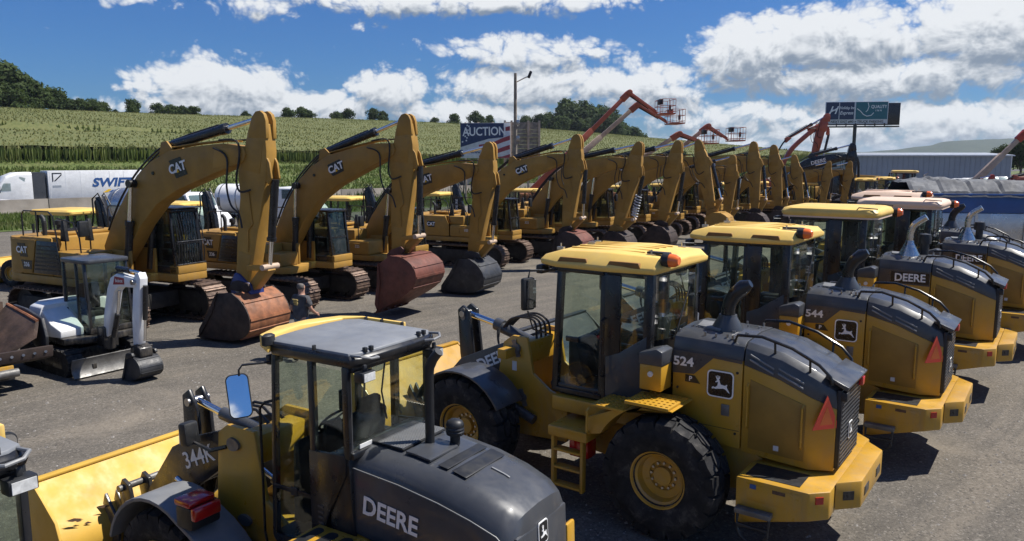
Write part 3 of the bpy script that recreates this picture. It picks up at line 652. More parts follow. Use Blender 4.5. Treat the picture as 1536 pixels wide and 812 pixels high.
# ---------------------------------------------------------------- articulated wheel loader, rear axle at the origin, +X forward
def wheel_loader(label, loc, rz, num, style='P', sc=1.0, boom_txt='DEERE', bucket='deere_yellow', roof='roof_yellow'):
    r = thing('wheel_loader', label, 'wheel loader', loc, rz, 'wheel loaders in the near row', sc)
    Y, G = 'deere_yellow', 'deere_grey'
    # rear frame and axle
    b = MB(); b.prism([(1.55, .62), (1.55, 1.0), (1.2, 1.34), (-.3, 1.30), (-1.0, 1.02), (-1.5, 1.0), (-1.5, .66), (-.6, .55), (.5, .5)], -.48, .48); b.obj('rear_frame', Y, r, .02)
    b = MB(); b.cyl((0, -.95, .74), (0, .95, .74), .15, n=14); b.lathe([(.3, -.2), (.36, -.1), (.36, .1), (.3, .2)], (0, 0, .74), 'y', 18); b.obj('rear_axle', Y, r)
    for x in (0, 3.08):
        for s in (-1, 1): wheel(r, x, s * 1.0, .755, .56, .335, spin=.2 * x + s)
    # articulation joint
    b = MB(); b.cyl((1.62, 0, .6), (1.62, 0, 1.35), .13, n=14); b.bx(1.45, 1.95, -.22, .22, .62, .72); b.bx(1.45, 1.95, -.22, .22, 1.2, 1.3); b.obj('articulation_joint', 'black_paint', r, .01)
    # fenders, deck and steps
    for s in (-1, 1):
        t = MB(); a = arc(0, .74, .90, 28, 100, 10)
        t.prism(a + [(-.2, 1.70), (.30, 1.72), (.52, 1.62), (1.05, 1.60), (1.12, 1.2), (.86, 1.12)] if False else a + [(-.16, 1.62), (.22, 1.62)] + [(.30, 1.56), (.62, 1.50), (.98, 1.34), (.98, 1.12)], s * .62, s * 1.22); t.obj('rear_fender', Y, r, .015)
        t = MB(); t.bx(-.12, .46, s * .68, s * 1.24, 1.622, 1.662); sp_ = t.obj('step_plate', Y, r, .01)
        t = MB()
        for i in range(8):
            for j in range(6): t.box((-.08 + i * .07, s * (.74 + j * .09), 1.665), (.03, .02, .012))
        stuff(t.obj('step_grip', Y, sp_))
        t = MB(); t.bx(.47, .92, s * .70, s * 1.24, 1.50, 1.535); sp_ = t.obj('step_plate', Y, r, .01)
        t = MB()
        for i in range(6):
            for j in range(6): t.box((.50 + i * .07, s * (.76 + j * .09), 1.538), (.03, .02, .012))
        stuff(t.obj('step_grip', Y, sp_))
        t = MB(); t.bx(.99, 1.58, s * .62, s * 1.22, .98, 1.12); t.obj('deck_box', Y, r, .02)
        t = MB(); t.bx(.40, 1.75, s * .60, s * .86, 1.20, 1.40); t.obj('cab_sill', Y, r, .02)
        t = MB(); t.tube([(.955, s * 1.225, 1.14), (.955, s * 1.275, 1.17), (.955, s * 1.275, 1.44), (.955, s * 1.225, 1.47)], .016, 8); t.obj('grab_handle', Y, r)
        t = MB()
        for x in (1.08, 1.52): t.prism([(x - .02, .28), (x + .02, .28), (x + .02, .99), (x - .02, .99)], s * 1.10, s * 1.19)
        for z in (.32, .56, .80): t.bx(1.10, 1.50, s * 1.06, s * 1.20, z - .015, z + .015)
        t.obj('ladder', Y, r, .004)
    b = MB(); b.bx(1.15, 1.45, .66, .9, .62, .92); b.obj('tool_canister', 'red_lens', r, .03)
    b = MB(); b.bx(.5, 1.6, -.55, .55, 1.2, 1.42); b.obj('cab_mount', 'black_paint', r, .02)
    # cab
    cab = MB(); cab.prism([(.36, 1.40), (1.70, 1.40), (1.86, 1.48), (1.86, 1.56), (.36, 1.56)], -.74, .74); cab = cab.obj('cab_base', 'black_paint', r, .03)
    cab_glass_box(r, .36, 1.84, .76, .72, 1.44, 3.16, 'black_paint', xB=1.05)
    for s in (-1, 1):
        b = MB(); b.prism([(.42, 1.44), (1.0, 1.44), (1.0, 2.02), (.80, 2.10), (.42, 2.36)], s * .715, s * .75); b.obj('cab_side_panel', 'deere_grey' if style == 'P' else 'black_paint', r, .008)
        b = MB(); b.bx(.80, 1.02, s * .70, s * .748, 1.9, 3.1); b.obj('door_post', 'black_paint', r, .008)
        d = MB(); d.prism([(1.09, 1.46), (1.74, 1.46), (1.70, 3.12), (1.09, 3.12)], s * .722, s * .732); d.obj('door_glass', 'glass', r)
        d = MB(); d.prism([(.44, 2.30), (.80, 2.10), (.80, 3.12), (.44, 3.12)], s * .722, s * .732); d.obj('side_glass', 'glass', r)
        d = MB(); d.bx(1.05, 1.75, s * .73, s * .775, 1.43, 1.50); d.obj('door_bottom_rail', 'black_paint', r, .008)
        d = MB(); d.bx(1.05, 1.75, s * .725, s * .745, 3.08, 3.14); d.obj('door_top_rail', 'black_paint', r, .008)
        d = MB(); d.bx(1.40, 1.60, s * .732, s * .765, 2.15, 2.22); d.obj('door_handle', 'black_paint', r, .008)
        d = MB(); d.tube([(1.02, s * .75, 1.75), (1.02, s * .84, 1.78), (1.02, s * .84, 2.5), (1.02, s * .75, 2.53)], .014, 8); d.obj('grab_rail', 'black_paint', r)
    b = MB(); b.prism([(1.80, 1.68), (1.88, 1.68), (1.84, 3.14), (1.76, 3.14)] if False else [(1.80, 1.52), (1.815, 1.52), (1.765, 3.14), (1.75, 3.14)], -.68, .68); b.obj('windshield', 'glass', r)
    # wrap-round rear pane
    pa = [(.44, .70), (.34, .60), (.28, .4), (.26, .15), (.26, -.15), (.28, -.4), (.34, -.60), (.44, -.70)]
    q = [(x, y) for x, y in pa] + [(x + .012, y * .985) for x, y in pa[::-1]]; n = len(pa)
    b = MB()
    for i in range(n - 1): b.prism([q[i], q[i + 1], q[2 * n - 2 - i], q[2 * n - 1 - i]], 2.30, 3.12, 'z')
    b.obj('rear_glass', 'glass', r, smooth=True)
    b = MB()
    for i in range(n - 1): b.prism([q[i], q[i + 1], q[2 * n - 2 - i], q[2 * n - 1 - i]], 1.45, 2.30, 'z')
    b.obj('cab_rear_panel', 'black_paint', r)
    b = MB(); b.tube([(.24, .25, 2.36), (.23, .10, 2.62), (.24, -.12, 2.9)], .010, 6); b.cyl((.24, .28, 2.36), (.30, .28, 2.36), .03, n=8); b.obj('wiper', 'black_plastic', r)
    seat(r, .85, 1.56); steering(r, 1.36, 2.2)
    b = MB(); b.bx(.6, 1.2, -.62, -.40, 1.57, 2.15); b.obj('console', 'black_plastic', r, .03)
    b = MB(); b.prism([(1.45, 1.57), (1.72, 1.57), (1.72, 2.1), (1.6, 2.1)], -.5, .5); b.obj('dashboard', 'black_plastic', r, .03)
    # roof
    if style == 'P':
        def sec(x, w, z0, z1, c): return [(x, -w, z0), (x, -w - .02, z0 + .07), (x, -w + c, z1), (x, 0, z1 + .02), (x, w - c, z1), (x, w + .02, z0 + .07), (x, w, z0)]
        b = MB(); b.loft([sec(.20, .62, 3.20, 3.30, .14), (sec(.32, .78, 3.15, 3.355, .14)), sec(1.0, .82, 3.14, 3.38, .14), sec(1.75, .80, 3.14, 3.36, .14), sec(2.02, .74, 3.16, 3.28, .10)])
        ro = b.obj('roof', roof, r, .022, 2)
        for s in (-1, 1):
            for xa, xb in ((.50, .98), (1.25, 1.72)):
                b = MB(); b.prism([(xa, 3.215), (xb, 3.215), (xb - .05, 3.285), (xa + .03, 3.285)], s * .745, s * .808); b.obj('roof_vent', 'vent_shade', ro, .004)  # shade of the vent recess put in as brown colour on a block
        for i in range(5):
            y = -.42 + .21 * i; b = MB(); b.bx(.62, 1.72, y - .018, y + .018, 3.375 - abs(y) * .03, 3.403 - abs(y) * .03); b.obj('roof_rib', roof, ro, .012)
        for (x, y) in ((.55, -.55), (1.85, .5), (1.85, -.5), (1.65, 0), (.5, .5)):
            b = MB(); b.box((x, y, 3.395 - abs(y) * .07), (.10, .05, .04)); b.cyl((x, y, 3.38), (x, y, 3.43), .012, n=6); b.obj('roof_bracket', 'steel', ro)
        b = MB(); b.box((.42, .45, 3.39), (.30, .10, .03)); b.obj('beacon_base', 'black_plastic', ro, .01)
        b = MB(); b.lathe([(.001, -.05), (.09, -.05), (.095, .03), (.06, .06), (.001, .06)], (.24, .62, 3.33), 'x', 16); b.obj('beacon_socket', 'black_plastic', ro)
        b = MB(); b.lathe([(.001, -.17), (.05, -.17), (.078, -.12), (.085, -.05), (.001, -.05)], (.24, .62, 3.33), 'x', 18); b.obj('beacon', 'orange_lens', ro)
    else:
        b = MB(); a = rrect(.92, .83, .22)
        b.loft([[(1.06 + x * k, y * k, z) for x, y in a] for k, z in ((.97, 3.17), (1.0, 3.21), (1.0, 3.26), (.96, 3.315), (.86, 3.345))]); ro = b.obj('roof', roof, r)
        b = MB(); b.loft([[(1.06 + x, y, z) for x, y in rrect(.90, .81, .2)] for z in (3.14, 3.172)]); b.obj('roof_gutter', 'roof_pale', ro)
        b = MB()
        for s in (-1, 1): b.tube([(.25, s * .70, 3.22), (.18, s * .74, 3.34), (.5, s * .80, 3.36), (.6, s * .76, 3.24)], .011, 6)
        b.obj('roof_rail', 'black_paint', ro)
        b = MB(); b.lathe([(.10, -.03), (.10, .05), (.04, .08), (.001, .08)], (.12, -.82, 3.2), 'x', 14); b.obj('beacon_socket', 'black_plastic', ro)
        b = MB(); b.lathe([(.001, -.12), (.05, -.12), (.085, -.06), (.09, -.03), (.001, -.03)], (.12, -.82, 3.2), 'x', 16); b.obj('beacon', 'orange_lens', ro)
    b = MB(); b.bx(.40, 1.80, -.71, .71, 3.08, 3.145); b.obj('roof_frame', 'black_paint', r, .01)
    # mirrors
    for s in (-1, 1):
        b = MB(); b.tube([(1.80, s * .72, 3.08), (2.02, s * 1.0, 3.10), (2.04, s * 1.02, 2.95)], .014, 6); b.obj('mirror_arm', 'black_paint', r); b = MB(); b.tube([(1.82, s * .74, 2.2), (1.98, s * .98, 2.3), (2.04, s * 1.02, 2.55)], .012, 6); b.obj('mirror_arm', 'black_paint', r)
        b = MB(); b.box((2.04, s * 1.02, 2.78), (.08, .20, .44), Matrix.Rotation(R(-18 * s), 3, 'Z')); mo = b.obj('mirror_housing', 'black_plastic', r, .03)
        b = MB(); b.box((1.995, s * 1.005, 2.78), (.012, .16, .38), Matrix.Rotation(R(-18 * s), 3, 'Z')); b.obj('mirror_face', 'mirror', mo)
        b = MB(); b.bx(2.0, 2.10, s * .56, s * .74, 3.02, 3.14); lo = b.obj('work_light', 'black_plastic', r, .015)
        b = MB(); b.bx(2.102, 2.11, s * .575, s * .725, 3.035, 3.125); b.obj('light_lens', 'lamp_glass', lo)
    # hood
    def hs(x, w, zb, zs, zt, c=.13, lo=False):
        return [(x, -w, zb), (x, -w, zs), (x, w, zs), (x, w, zb)] if lo else [(x, -w, zs), (x, -w + c * .35, zs + (zt - zs) * .75), (x, -w + c, zt), (x, 0, zt + .03), (x, w - c, zt), (x, w - c * .35, zs + (zt - zs) * .75), (x, w, zs)]
    FR = [(.12, .60, 1.16, 2.22, 2.44), (-.76, .60, 1.12, 2.20, 2.42)]
    RE = [(-.775, .60, 1.10, 2.16, 2.415), (-1.2, .60, 1.07, 2.05, 2.34), (-1.55, .585, 1.05, 1.90, 2.19), (-1.80, .47, 1.05, 1.78, 2.02)]
    b = MB(); b.loft([hs(*p, lo=True) for p in FR]); fp = b.obj('side_panel_front', Y, r, .012)
    b = MB(); b.loft([hs(*p, lo=True) for p in RE]); rp = b.obj('side_panel_rear', Y, r, .012)
    b = MB(); b.loft([hs(*p) for p in FR]); b.obj('hood_front', G, r, .006)
    b = MB(); b.loft([hs(*p) for p in RE]); ht = b.obj('hood_top', G, r, .006)
    for s in (-1, 1):
        b = MB()
        if style == 'P': b.prism([(.121, 1.93), (-.16, 1.95), (-.40, 2.185), (-.755, 2.165), (-.755, 2.205), (.121, 2.225)], s * .598, s * .606)
        else: b.prism([(.121, 1.96), (-.755, 1.94), (-.755, 2.205), (.121, 2.225)], s * .598, s * .607)
        b.obj('side_band', G, fp)
        b = MB(); b.prism([(-.86, 1.16), (-1.50, 1.14), (-1.50, 1.80), (-.86, 2.0)], s * .594, s * .608); dp = b.obj('access_door', 'screen_yellow', rp, .004)
        for x, z0, z1 in ((-.84, 1.40, 1.95), (-1.47, 1.28, 1.80)):
            b = MB(); b.tube([(x, s * .60, z0), (x, s * .635, z0 + .03), (x, s * .635, z1 - .03), (x, s * .60, z1)], .013, 8); b.obj('door_handle', Y, rp)
        # slots in the hood shoulder
        for xa, xb in ((-.84, -1.12), (-1.17, -1.46)):
            za = 2.235 - (abs(xa) - .8) * .34; zb = 2.235 - (abs(xb) - .8) * .34 - .03
            for dz in (0, .055):
                b = MB(); b.prism([(xa, za + dz), (xb, zb + dz), (xb, zb + dz + .022), (xa, za + dz + .022)], s * .52, s * (.607 - dz * .4)); b.obj('hood_slat', 'fender_grey', ht, .004)
        pth = [(-.62, s * .50, 2.40), (-.66, s * .52, 2.49), (-.95, s * .53, 2.51), (-1.3, s * .53, 2.42), (-1.6, s * .52, 2.27), (-1.72, s * .50, 2.15), (-1.74, s * .48, 2.06)]
        b = MB(); b.tube(pth, .019, 8)
        for x, z in ((-1.1, 2.48), (-1.5, 2.32)): b.cyl((x, s * .53, z), (x, s * .5, z - .16), .014, n=6)
        b.obj('hood_rail', 'black_paint', r)
        # box behind the cab, with lid
        b = MB(); b.bx(.13, .42, s * .62, s * .92, 1.74, 2.06); b.obj('battery_box', Y, r, .012)
        b = MB(); b.prism([(.12, 2.062), (.43, 2.062), (.43, 2.20), (.20, 2.27), (.12, 2.24)], s * .61, s * .93); b.obj('box_lid', G, r, .012)
        b = MB(); b.lathe([(.001, .0), (.035, 0), (.035, .02), (.001, .02)], (.27, s * .92 if s > 0 else -.94, 1.95), 'y', 12); b.obj('round_sticker', 'sticker', r)
        b = MB(); b.bx(-.62, -.52, s * .600, s * .612, 1.50, 1.64); b.obj('latch', 'bucket_steel', fp, .004)
    rnd_ = random.Random(3)
    b = MB()
    for i in range(24): x = rnd_.uniform(-.7, .1); y = rnd_.choice([-.46, .46, -.2, .22]) + rnd_.uniform(-.02, .02); b.cyl((x, y, 2.42), (x, y, 2.466), .014, n=6)
    stuff(b.obj('hood_bolts', 'steel', r))
    b = MB(); b.prism([(.05, -.16), (-.02, .20), (-.34, .28), (-.42, -.05)], 2.44, 2.48, 'z'); b.obj('hood_hatch', 'fender_grey', r, .01)
    if style == 'P': pipe_stack(r, -.36, .06, 2.43, .60, None, 'black')
    else:
        pipe_stack(r, -.30, .10, 2.43, .74, None, 'chrome')
        b = MB(); b.cyl((-.52, -.18, 2.42), (-.52, -.18, 2.68), .075, n=16); b.lathe([(.001, .24), (.11, .24), (.115, .34), (.10, .42), (.001, .44)], (-.52, -.18, 2.42), 'z', 18); b.obj('air_precleaner', 'black_plastic', r)
    for s in (-1, 1):
        for x, z in ((-.05, 1.30), (-.70, 1.30), (-.70, 2.05), (.05, 1.75)):
            b = MB(); b.cyl((x, s * .598, z), (x, s * .612, z), .016, n=8); b.obj('panel_latch', 'black_plastic', fp)
        b = MB(); b.bx(-.06, -.16, s * .600, s * .6045, 1.24, 1.31); b.obj('info_sticker', 'sticker', fp)
        b = MB(); b.bx(-.745, .11, s * .600, s * .6035, 1.335, 1.341); b.obj('panel_seam', 'black_plastic', fp)
        b = MB(); b.bx(-1.16, -1.22, s * .607, s * .611, 1.20, 1.26); b.obj('info_sticker', 'sticker', rp)
    # rear end: grille, triangle, emblem
    b = MB(); b.bx(-1.84, -1.79, -.455, .455, 1.08, 2.0); gr = b.obj('grille_frame', 'black_plastic', r, .012)
    b = MB()
    for i in range(17): b.bx(-1.852, -1.84, -.44 + i * .055, -.428 + i * .055, 1.10, 1.98)
    for i in range(18): b.bx(-1.856, -1.844, -.44, .44, 1.11 + i * .05, 1.12 + i * .05)
    b.obj('grille', 'deere_grey', gr)
    b = MB(); b.prism([(-1.90, 2.0), (-1.66, 2.12), (-1.66, 2.16), (-1.92, 2.05)], -.47, .47); b.obj('rear_visor', G, r, .01)
    for s in (-1, 1):
        b = MB(); b.bx(-1.90, -1.83, s * .34, s * .46, 1.88, 1.98); b.obj('tail_light', 'red_lens' if s < 0 else 'black_plastic', r, .01)
    deer_emblem(r, (-1.862, .02, 1.44), (0, -1, 0), (0, 0, 1), .10, w=.8)
    b = MB(); b.prism([(.30, 1.36), (.62, 1.36), (.46, 1.72)], -1.905, -1.895, 'x') if False else b.prism([(-.14, -.11), (.14, -.11), (.0, .20)], -.004, .004, 'z')
    if style == 'P':
        t = b.obj('slow_triangle', 'triangle_red', r); place_flat(t, (-1.715, .56, 1.70), Vector((-.62, -.78, 0)), (0, 0, 1), 1.25)
        b = MB(); b.prism([(-.07, -.07), (.07, -.07), (.0, .10)], .004, .006, 'z'); b.obj('triangle_core', 'orange_lens', t)
    # counterweight
    b = MB(); b.prism([(-.93, 1.16), (-1.72, 1.16), (-1.90, .98), (-1.90, -.98), (-1.72, -1.16), (-.93, -1.16), (-.93, -.62), (-1.0, -.5), (-1.0, .5), (-.93, .62)], .46, 1.02, 'z')
    b.v = [(x, y, z + (.24 if z < .8 and x < -1.3 else 0)) for x, y, z in b.v]; cw = b.obj('counterweight', Y, r, .018)
    b = MB(); b.prism([(-1.905, .80), (-2.13, .56), (-2.13, -.56), (-1.905, -.80)], .74, 1.06, 'z'); b.obj('counterweight_end', Y, cw, .02)
    for s in (-1, 1):
        b = MB(); b.bx(-2.137, -2.10, s * .20, s * .42, .83, .94); b.obj('lifting_pocket', 'black_paint', cw, .01)
        b = MB(); b.box((-2.02, s * .68, .90), (.012, .13, .10), Matrix.Rotation(R(-46 * s), 3, 'Z')); b.obj('corner_pocket', 'black_paint', cw)
        b = MB(); b.bx(-1.06, -1.66, s * 1.158, s * 1.166, .78, .97); b.obj('box_door', Y, cw, .004)
        b = MB(); b.bx(-1.0, -1.60, s * .66, s * 1.06, 1.018, 1.026); b.obj('grip_mat', 'black_plastic', cw)
        b = MB(); b.box((-1.815, s * 1.075, .93), (.09, .012, .08), Matrix.Rotation(R(45 * s), 3, 'Z')); b.obj('reflector', 'red_lens', cw)
        b = MB(); b.bx(-1.09, -1.16, s * 1.164, s * 1.170, .92, .97); b.obj('blue_sticker', 'truck_blue', cw)
        b = MB(); b.bx(-1.34, -1.48, s * 1.164, s * 1.170, .92, .96); b.obj('plate_sticker', 'scratch', cw)
        lo = [(-.98, s * 1.20, .66), (-.98, s * 1.22, .50)] + [(-1.155 + .175 * math.cos(R(a)), s * 1.22, .48 + .17 * math.sin(R(a))) for a in range(180, 361, 20)] + [(-1.33, s * 1.22, .50), (-1.33, s * 1.20, .66)]
        b = MB(); b.tube([(-1.155 - (p[0] + 1.155), p[1], p[2]) for p in lo], .022, 8); st_ = b.obj('hanging_step', 'black_plastic', r, .006); b = MB(); b.bx(-.96, -1.36, s * 1.165, s * 1.28, .64, .70); b.obj('step_bar', 'bucket_steel', st_, .008)
    if style == 'P':
        write(num, .155, 'white_letter', r, (-.02, .610, 2.085), (-1, 0, .02), (0, 0, 1), 'model_number', bold=.03, sx=1.15)
        b = MB(); b.prism([(-.05, 1.84), (-.24, 1.84), (-.17, 1.93), (-.05, 1.93)], .606, .611); b.obj('model_tab', 'logo_black', fp)
        write('P', .085, 'white_letter', r, (-.12, .613, 1.885), (-1, 0, 0), (0, 0, 1), 'model_letter', bold=.02)
        deer_emblem(r, (-.50, .612, 1.88), (-1, 0, 0), (0, 0, 1), .165)
        deer_emblem(r, (-.50, -.612, 1.88), (1, 0, 0), (0, 0, 1), .165, True)
    else:
        b = MB(); b.bx(-.10, -.74, .606, .611, 1.97, 2.18); b.obj('name_field', 'logo_black', fp)
        write('DEERE', .20, 'white_letter', r, (-.42, .614, 2.075), (-1, 0, .02), (0, 0, 1), 'name_letters', bold=.025, sx=.92)
        deer_emblem(r, (.86, .752, 1.82), (-1, 0, 0), (0, 0, 1), .09)
    # front frame
    for s in (-1, 1):
        b = MB(); b.prism([(1.75, .6), (3.3, .52), (3.42, .9), (3.0, 1.2), (2.86, 1.90), (2.70, 2.02), (2.44, 2.02), (2.34, 1.5), (2.05, 1.3), (1.75, 1.2)], s * .40, s * .46); fr = b.obj('front_frame_plate', Y, r, .012)
        for x, z, k in ((2.62, 1.84, .075), (2.5, 1.12, .06)):
            b = MB(); b.cyl((x, s * .455, z), (x, s * .50, z), k, n=16); b.box((x, s * .475, z), (.07, .02, .26), Matrix.Rotation(R(20), 3, 'Y')); b.obj('pin_cap', 'bucket_steel', fr)
        b = MB(); b.bx(2.62, 2.70, s * .46, s * .465, 1.50, 1.64); b.obj('warning_sticker', 'sticker', fr)
        a = arc(3.08, .755, .82, 22, 150, 12); b = MB(); sheet(b, a, -.03, s * .70, s * 1.30); b.obj('front_fender', G, r, .008)
        b = MB(); b.prism(a + [(2.42, 1.20), (2.6, 1.0)], s * .66, s * .70); b.obj('fender_web', G, r)
        # lift arms
        pr = [(2.50, 1.92), (2.70, 1.96), (3.3, 1.70), (3.75, 1.50), (4.2, 1.02), (4.62, .44), (4.60, .26), (4.42, .24), (3.9, .80), (3.5, 1.10), (2.95, 1.45), (2.55, 1.78)]
        b = MB(); b.prism(pr, s * .30, s * .38); ar = b.obj('lift_arm', G, r, .012)
        b = MB(); b.cyl((3.72, s * .37, 1.22), (3.72, s * .415, 1.22), .11, n=18); b.box((3.70, s * .40, 1.16), (.16, .02, .26)); b.obj('pivot_cover', 'lift_cream', ar, .01)
        b = MB(); b.cyl((2.25, s * .55, .85), (3.0, s * .53, 1.10), .07, n=14); lc = b.obj('lift_cylinder', G, r)
        b = MB(); b.cyl((3.0, s * .53, 1.10), (3.55, s * .52, 1.26), .038, n=12); b.obj('cylinder_rod', 'chrome', lc)
        b = MB(); b.bx(2.62, 2.78, s * .47, s * .72, 1.72, 1.86); b.obj('lamp_bracket', Y, r, .01)
        if boom_txt and s > 0: write(boom_txt, .24, 'white_letter', r, (3.10, .384, 1.58), (-1, 0, .50) if s > 0 else (1, 0, -.62), (0, 0, 1), 'name_letters', bold=.025)
    b = MB(); b.bx(1.9, 3.3, -.40, .40, .58, 1.0); b.bx(2.42, 2.62, -.40, .40, 1.62, 1.95); b.obj('front_frame_core', Y, r, .02)
    b = MB(); b.cyl((3.08, -.95, .755), (3.08, .95, .755), .15, n=14); b.obj('front_axle', Y, r)
    b = MB(); b.cyl((3.5, -.30, 1.25), (3.5, .30, 1.25), .13, n=16); b.bx(3.35, 3.68, -.30, .30, 1.22, 1.44); b.obj('arm_cross_tube', G, r, .01)
    bell = [(3.92, 2.28), (4.02, 2.20), (3.98, 1.5), (3.92, 1.15), (4.0, .62), (3.92, .46), (3.78, .50), (3.62, 1.10), (3.68, 1.4), (3.78, 2.20)]
    for s in (-1, 1):
        b = MB(); b.prism(bell, s * .07, s * .13); bc = b.obj('bellcrank', 'black_paint', r, .02)
        b = MB(); b.prism(rrect(.045, .10, .045), 0, .012, 'y'); o = b.obj('pin_plate', 'bucket_steel', bc); o.location = (3.90, .13 if s > 0 else -.142, 2.14)
    b = MB(); b.cyl((3.91, -.16, 2.14), (3.91, .16, 2.14), .05, n=12); b.cyl((3.78, -.3, 1.2), (3.78, .3, 1.2), .06, n=12); b.obj('bellcrank_pin', 'steel', r)
    b = MB(); b.cyl((2.52, 0, 1.80), (3.28, 0, 2.0), .085, n=16); b.cyl((3.2, 0, 2.005), (3.34, 0, 2.03), .098, n=16); tc = b.obj('tilt_cylinder', G, r)
    b = MB(); b.cyl((3.3, 0, 2.024), (3.92, 0, 2.14), .048, n=14); b.obj('cylinder_rod', 'chrome', tc)
    b = MB(); b.cyl((3.95, 0, .55), (4.72, 0, .92), .06, n=12); b.obj('bucket_link', 'black_paint', r)
    b = MB()
    for k in range(4):
        y = -.18 + .12 * k; b.hose([(2.46, y, 1.95), (2.50, y, 2.14 + .02 * k), (2.70, y, 2.24), (2.95, y * .8, 2.18), (3.12, y * .6, 2.02)], .018, 6)
    for k in range(2): b.hose([(3.2, .1 + .05 * k, 2.0), (3.15, .2, 1.8), (3.0, .24, 1.7), (2.8, .22, 1.8)], .016, 6)
    b.obj('hydraulic_hoses', 'hose', r)
    loader_bucket(r, 4.60, bucket)
    return r
# ---------------------------------------------------------------- smaller loader with the rounded dark hood
def compact_loader(label, loc, rz):
    r = thing('wheel_loader', label, 'wheel loader', loc, rz, 'wheel loaders in the near row')
    Y, G = 'deere_yellow', 'deere_grey'
    for x in (0, 2.6):
        for s in (-1, 1): wheel(r, x, s * .88, .62, .44, .30, spin=.3 + x, nb=20)
    b = MB(); b.prism([(1.35, .5), (1.35, .95), (.6, 1.1), (-1.1, 1.05), (-1.25, .62), (-.6, .42), (.6, .40)], -.42, .42); b.obj('rear_frame', Y, r, .02)
    for x in (0, 2.6): b = MB(); b.cyl((x, -.85, .62), (x, .85, .62), .12, n=12); b.obj('axle', Y, r)
    # hood: yellow skirt, dark shell over it
    S = [(.22, .55, 1.02, 2.04, 2.12), (-.35, .555, 1.0, 2.00, 2.10), (-.75, .55, .98, 1.94, 2.05), (-1.05, .54, .96, 1.87, 1.98), (-1.28, .52, .95, 1.79, 1.90), (-1.38, .49, .94, 1.68, 1.83), (-1.415, .45, .94, 1.58, 1.70)]
    def sec(x, w, zb, zs, zt, lo=1.36):
        c = .14; return [(x, -w, lo), (x, -w + .01, zs - .10), (x, -w + .05, zs), (x, -w + .13, zt - .02), (x, -w + .26, zt), (x, 0, zt + .012), (x, w - .26, zt), (x, w - .13, zt - .02), (x, w - .05, zs), (x, w - .01, zs - .10), (x, w, lo)]
    lows = [1.40, 1.33, 1.27, 1.22, 1.19, 1.18, 1.18]
    b = MB(); b.loft([sec(*p, lo=l) for p, l in zip(S, lows)]); hood = b.obj('hood', G, r, .004, 1, 60)
    b = MB(); b.loft([[(x, -w + .004, zb - .1), (x, -w + .004, l - .006), (x, w - .004, l - .006), (x, w - .004, zb - .1)] for (x, w, zb, zs, zt), l in zip(S, lows)]); b.obj('side_skirt', Y, r, .012)
    for s in (-1, 1):      # bright trim line along the shell edge
        b = MB(); b.tube([(x, s * (w - .01), zs - .07) for (x, w, zb, zs, zt) in S[:-1]], .006, 6); b.obj('trim_line', 'fender_grey', hood)
        b = MB(); b.prism([(-1.02, .62), (-1.47, .62), (-1.44, 1.50), (-1.40, 1.50), (-1.3, 1.16), (-1.02, 1.16)], s * .41, s * .56); b.obj('rear_corner', Y, r, .02)
        b = MB(); b.box((-1.465, s * .48, 1.05), (.02, .10, .16)); b.obj('tail_light', 'red_lens', r, .006)
    b = MB(); b.prism([(-1.38, .75), (-1.46, .75), (-1.420, 1.70), (-1.38, 1.70)], -.42, .42); b.obj('rear_panel', G, r, .02)
    deer_emblem(r, (-1.430, .02, 1.61), (0, -1, 0), (.05, 0, 1), .095, w=.82)
    b = MB(); b.prism([(-1.0, .85), (-1.5, .78), (-1.62, .5), (-1.62, -.5), (-1.5, -.78), (-1.0, -.85)], .5, .82, 'z'); b.obj('counterweight', Y, r, .03)
    write('DEERE', .22, 'white_letter', r, (-.26, .560, 1.64), (-1, 0, -.10), (0, -.02, 1), 'name_letters', bold=.025, sx=.95)
    b = MB(); b.cyl((-.78, .556, 1.22), (-.78, .561, 1.22), .085, n=24); bd = b.obj('round_badge', 'white_letter', r)
    b = MB(); b.cyl((-.78, .56, 1.22), (-.78, .563, 1.22), .075, n=24); b.obj('badge_ring', 'logo_yellow', bd)
    b = MB(); b.bx(-.84, -.72, .562, .566, 1.20, 1.24); b.obj('badge_bar', 'logo_black', bd)
    # hood top fittings
    def on(x):       # height of the hood crown
        for (p, q) in zip(S, S[1:]):
            if q[0] <= x <= p[0]: return q[4] + (p[4] - q[4]) * (x - q[0]) / (p[0] - q[0]) + .012
        return 2.12
    def plate(name, m, x0, x1, y0, y1, th, up=0., parent=None):
        b = MB(); n = 6; vs = []
        for i in range(n + 1):
            x = x0 + (x1 - x0) * i / n
            for y, z in ((y0, on(x) + up), (y1, on(x) + up), (y1, on(x) + up + th), (y0, on(x) + up + th)): vs.append((x, y, z))
        b.add(vs, [(4 * i + k, 4 * i + (k + 1) % 4, 4 * i + 4 + (k + 1) % 4, 4 * i + 4 + k) for i in range(n) for k in range(4)] + [(0, 1, 2, 3), (4 * n, 4 * n + 3, 4 * n + 2, 4 * n + 1)]); return b.obj(name, m, parent or r, .004)
    sc_ = plate('screen_panel', 'black_plastic', .16, -.22, -.34, .30, .016)
    b = MB()
    for i in range(30): y = -.33 + i * .0214; b.bx(.15, -.21, y, y + .006, on(-.03) + .012, on(-.03) + .019)
    for i in range(19): x = .15 - i * .0195; b.bx(x, x - .006, -.33, .29, on(-.03) + .013, on(-.03) + .0195)
    b.obj('screen_mesh', 'fender_grey', sc_)
    plate('cap_plate', G, -.26, -.52, -.10, .32, .02)
    plate('grip_strip', 'black_plastic', -.60, -.70, -.30, .32, .006); plate('grip_strip', 'black_plastic', -.74, -.88, -.30, .32, .006)
    plate('hood_hinge', 'fender_grey', -.92, -1.10, -.02, .0, .012)
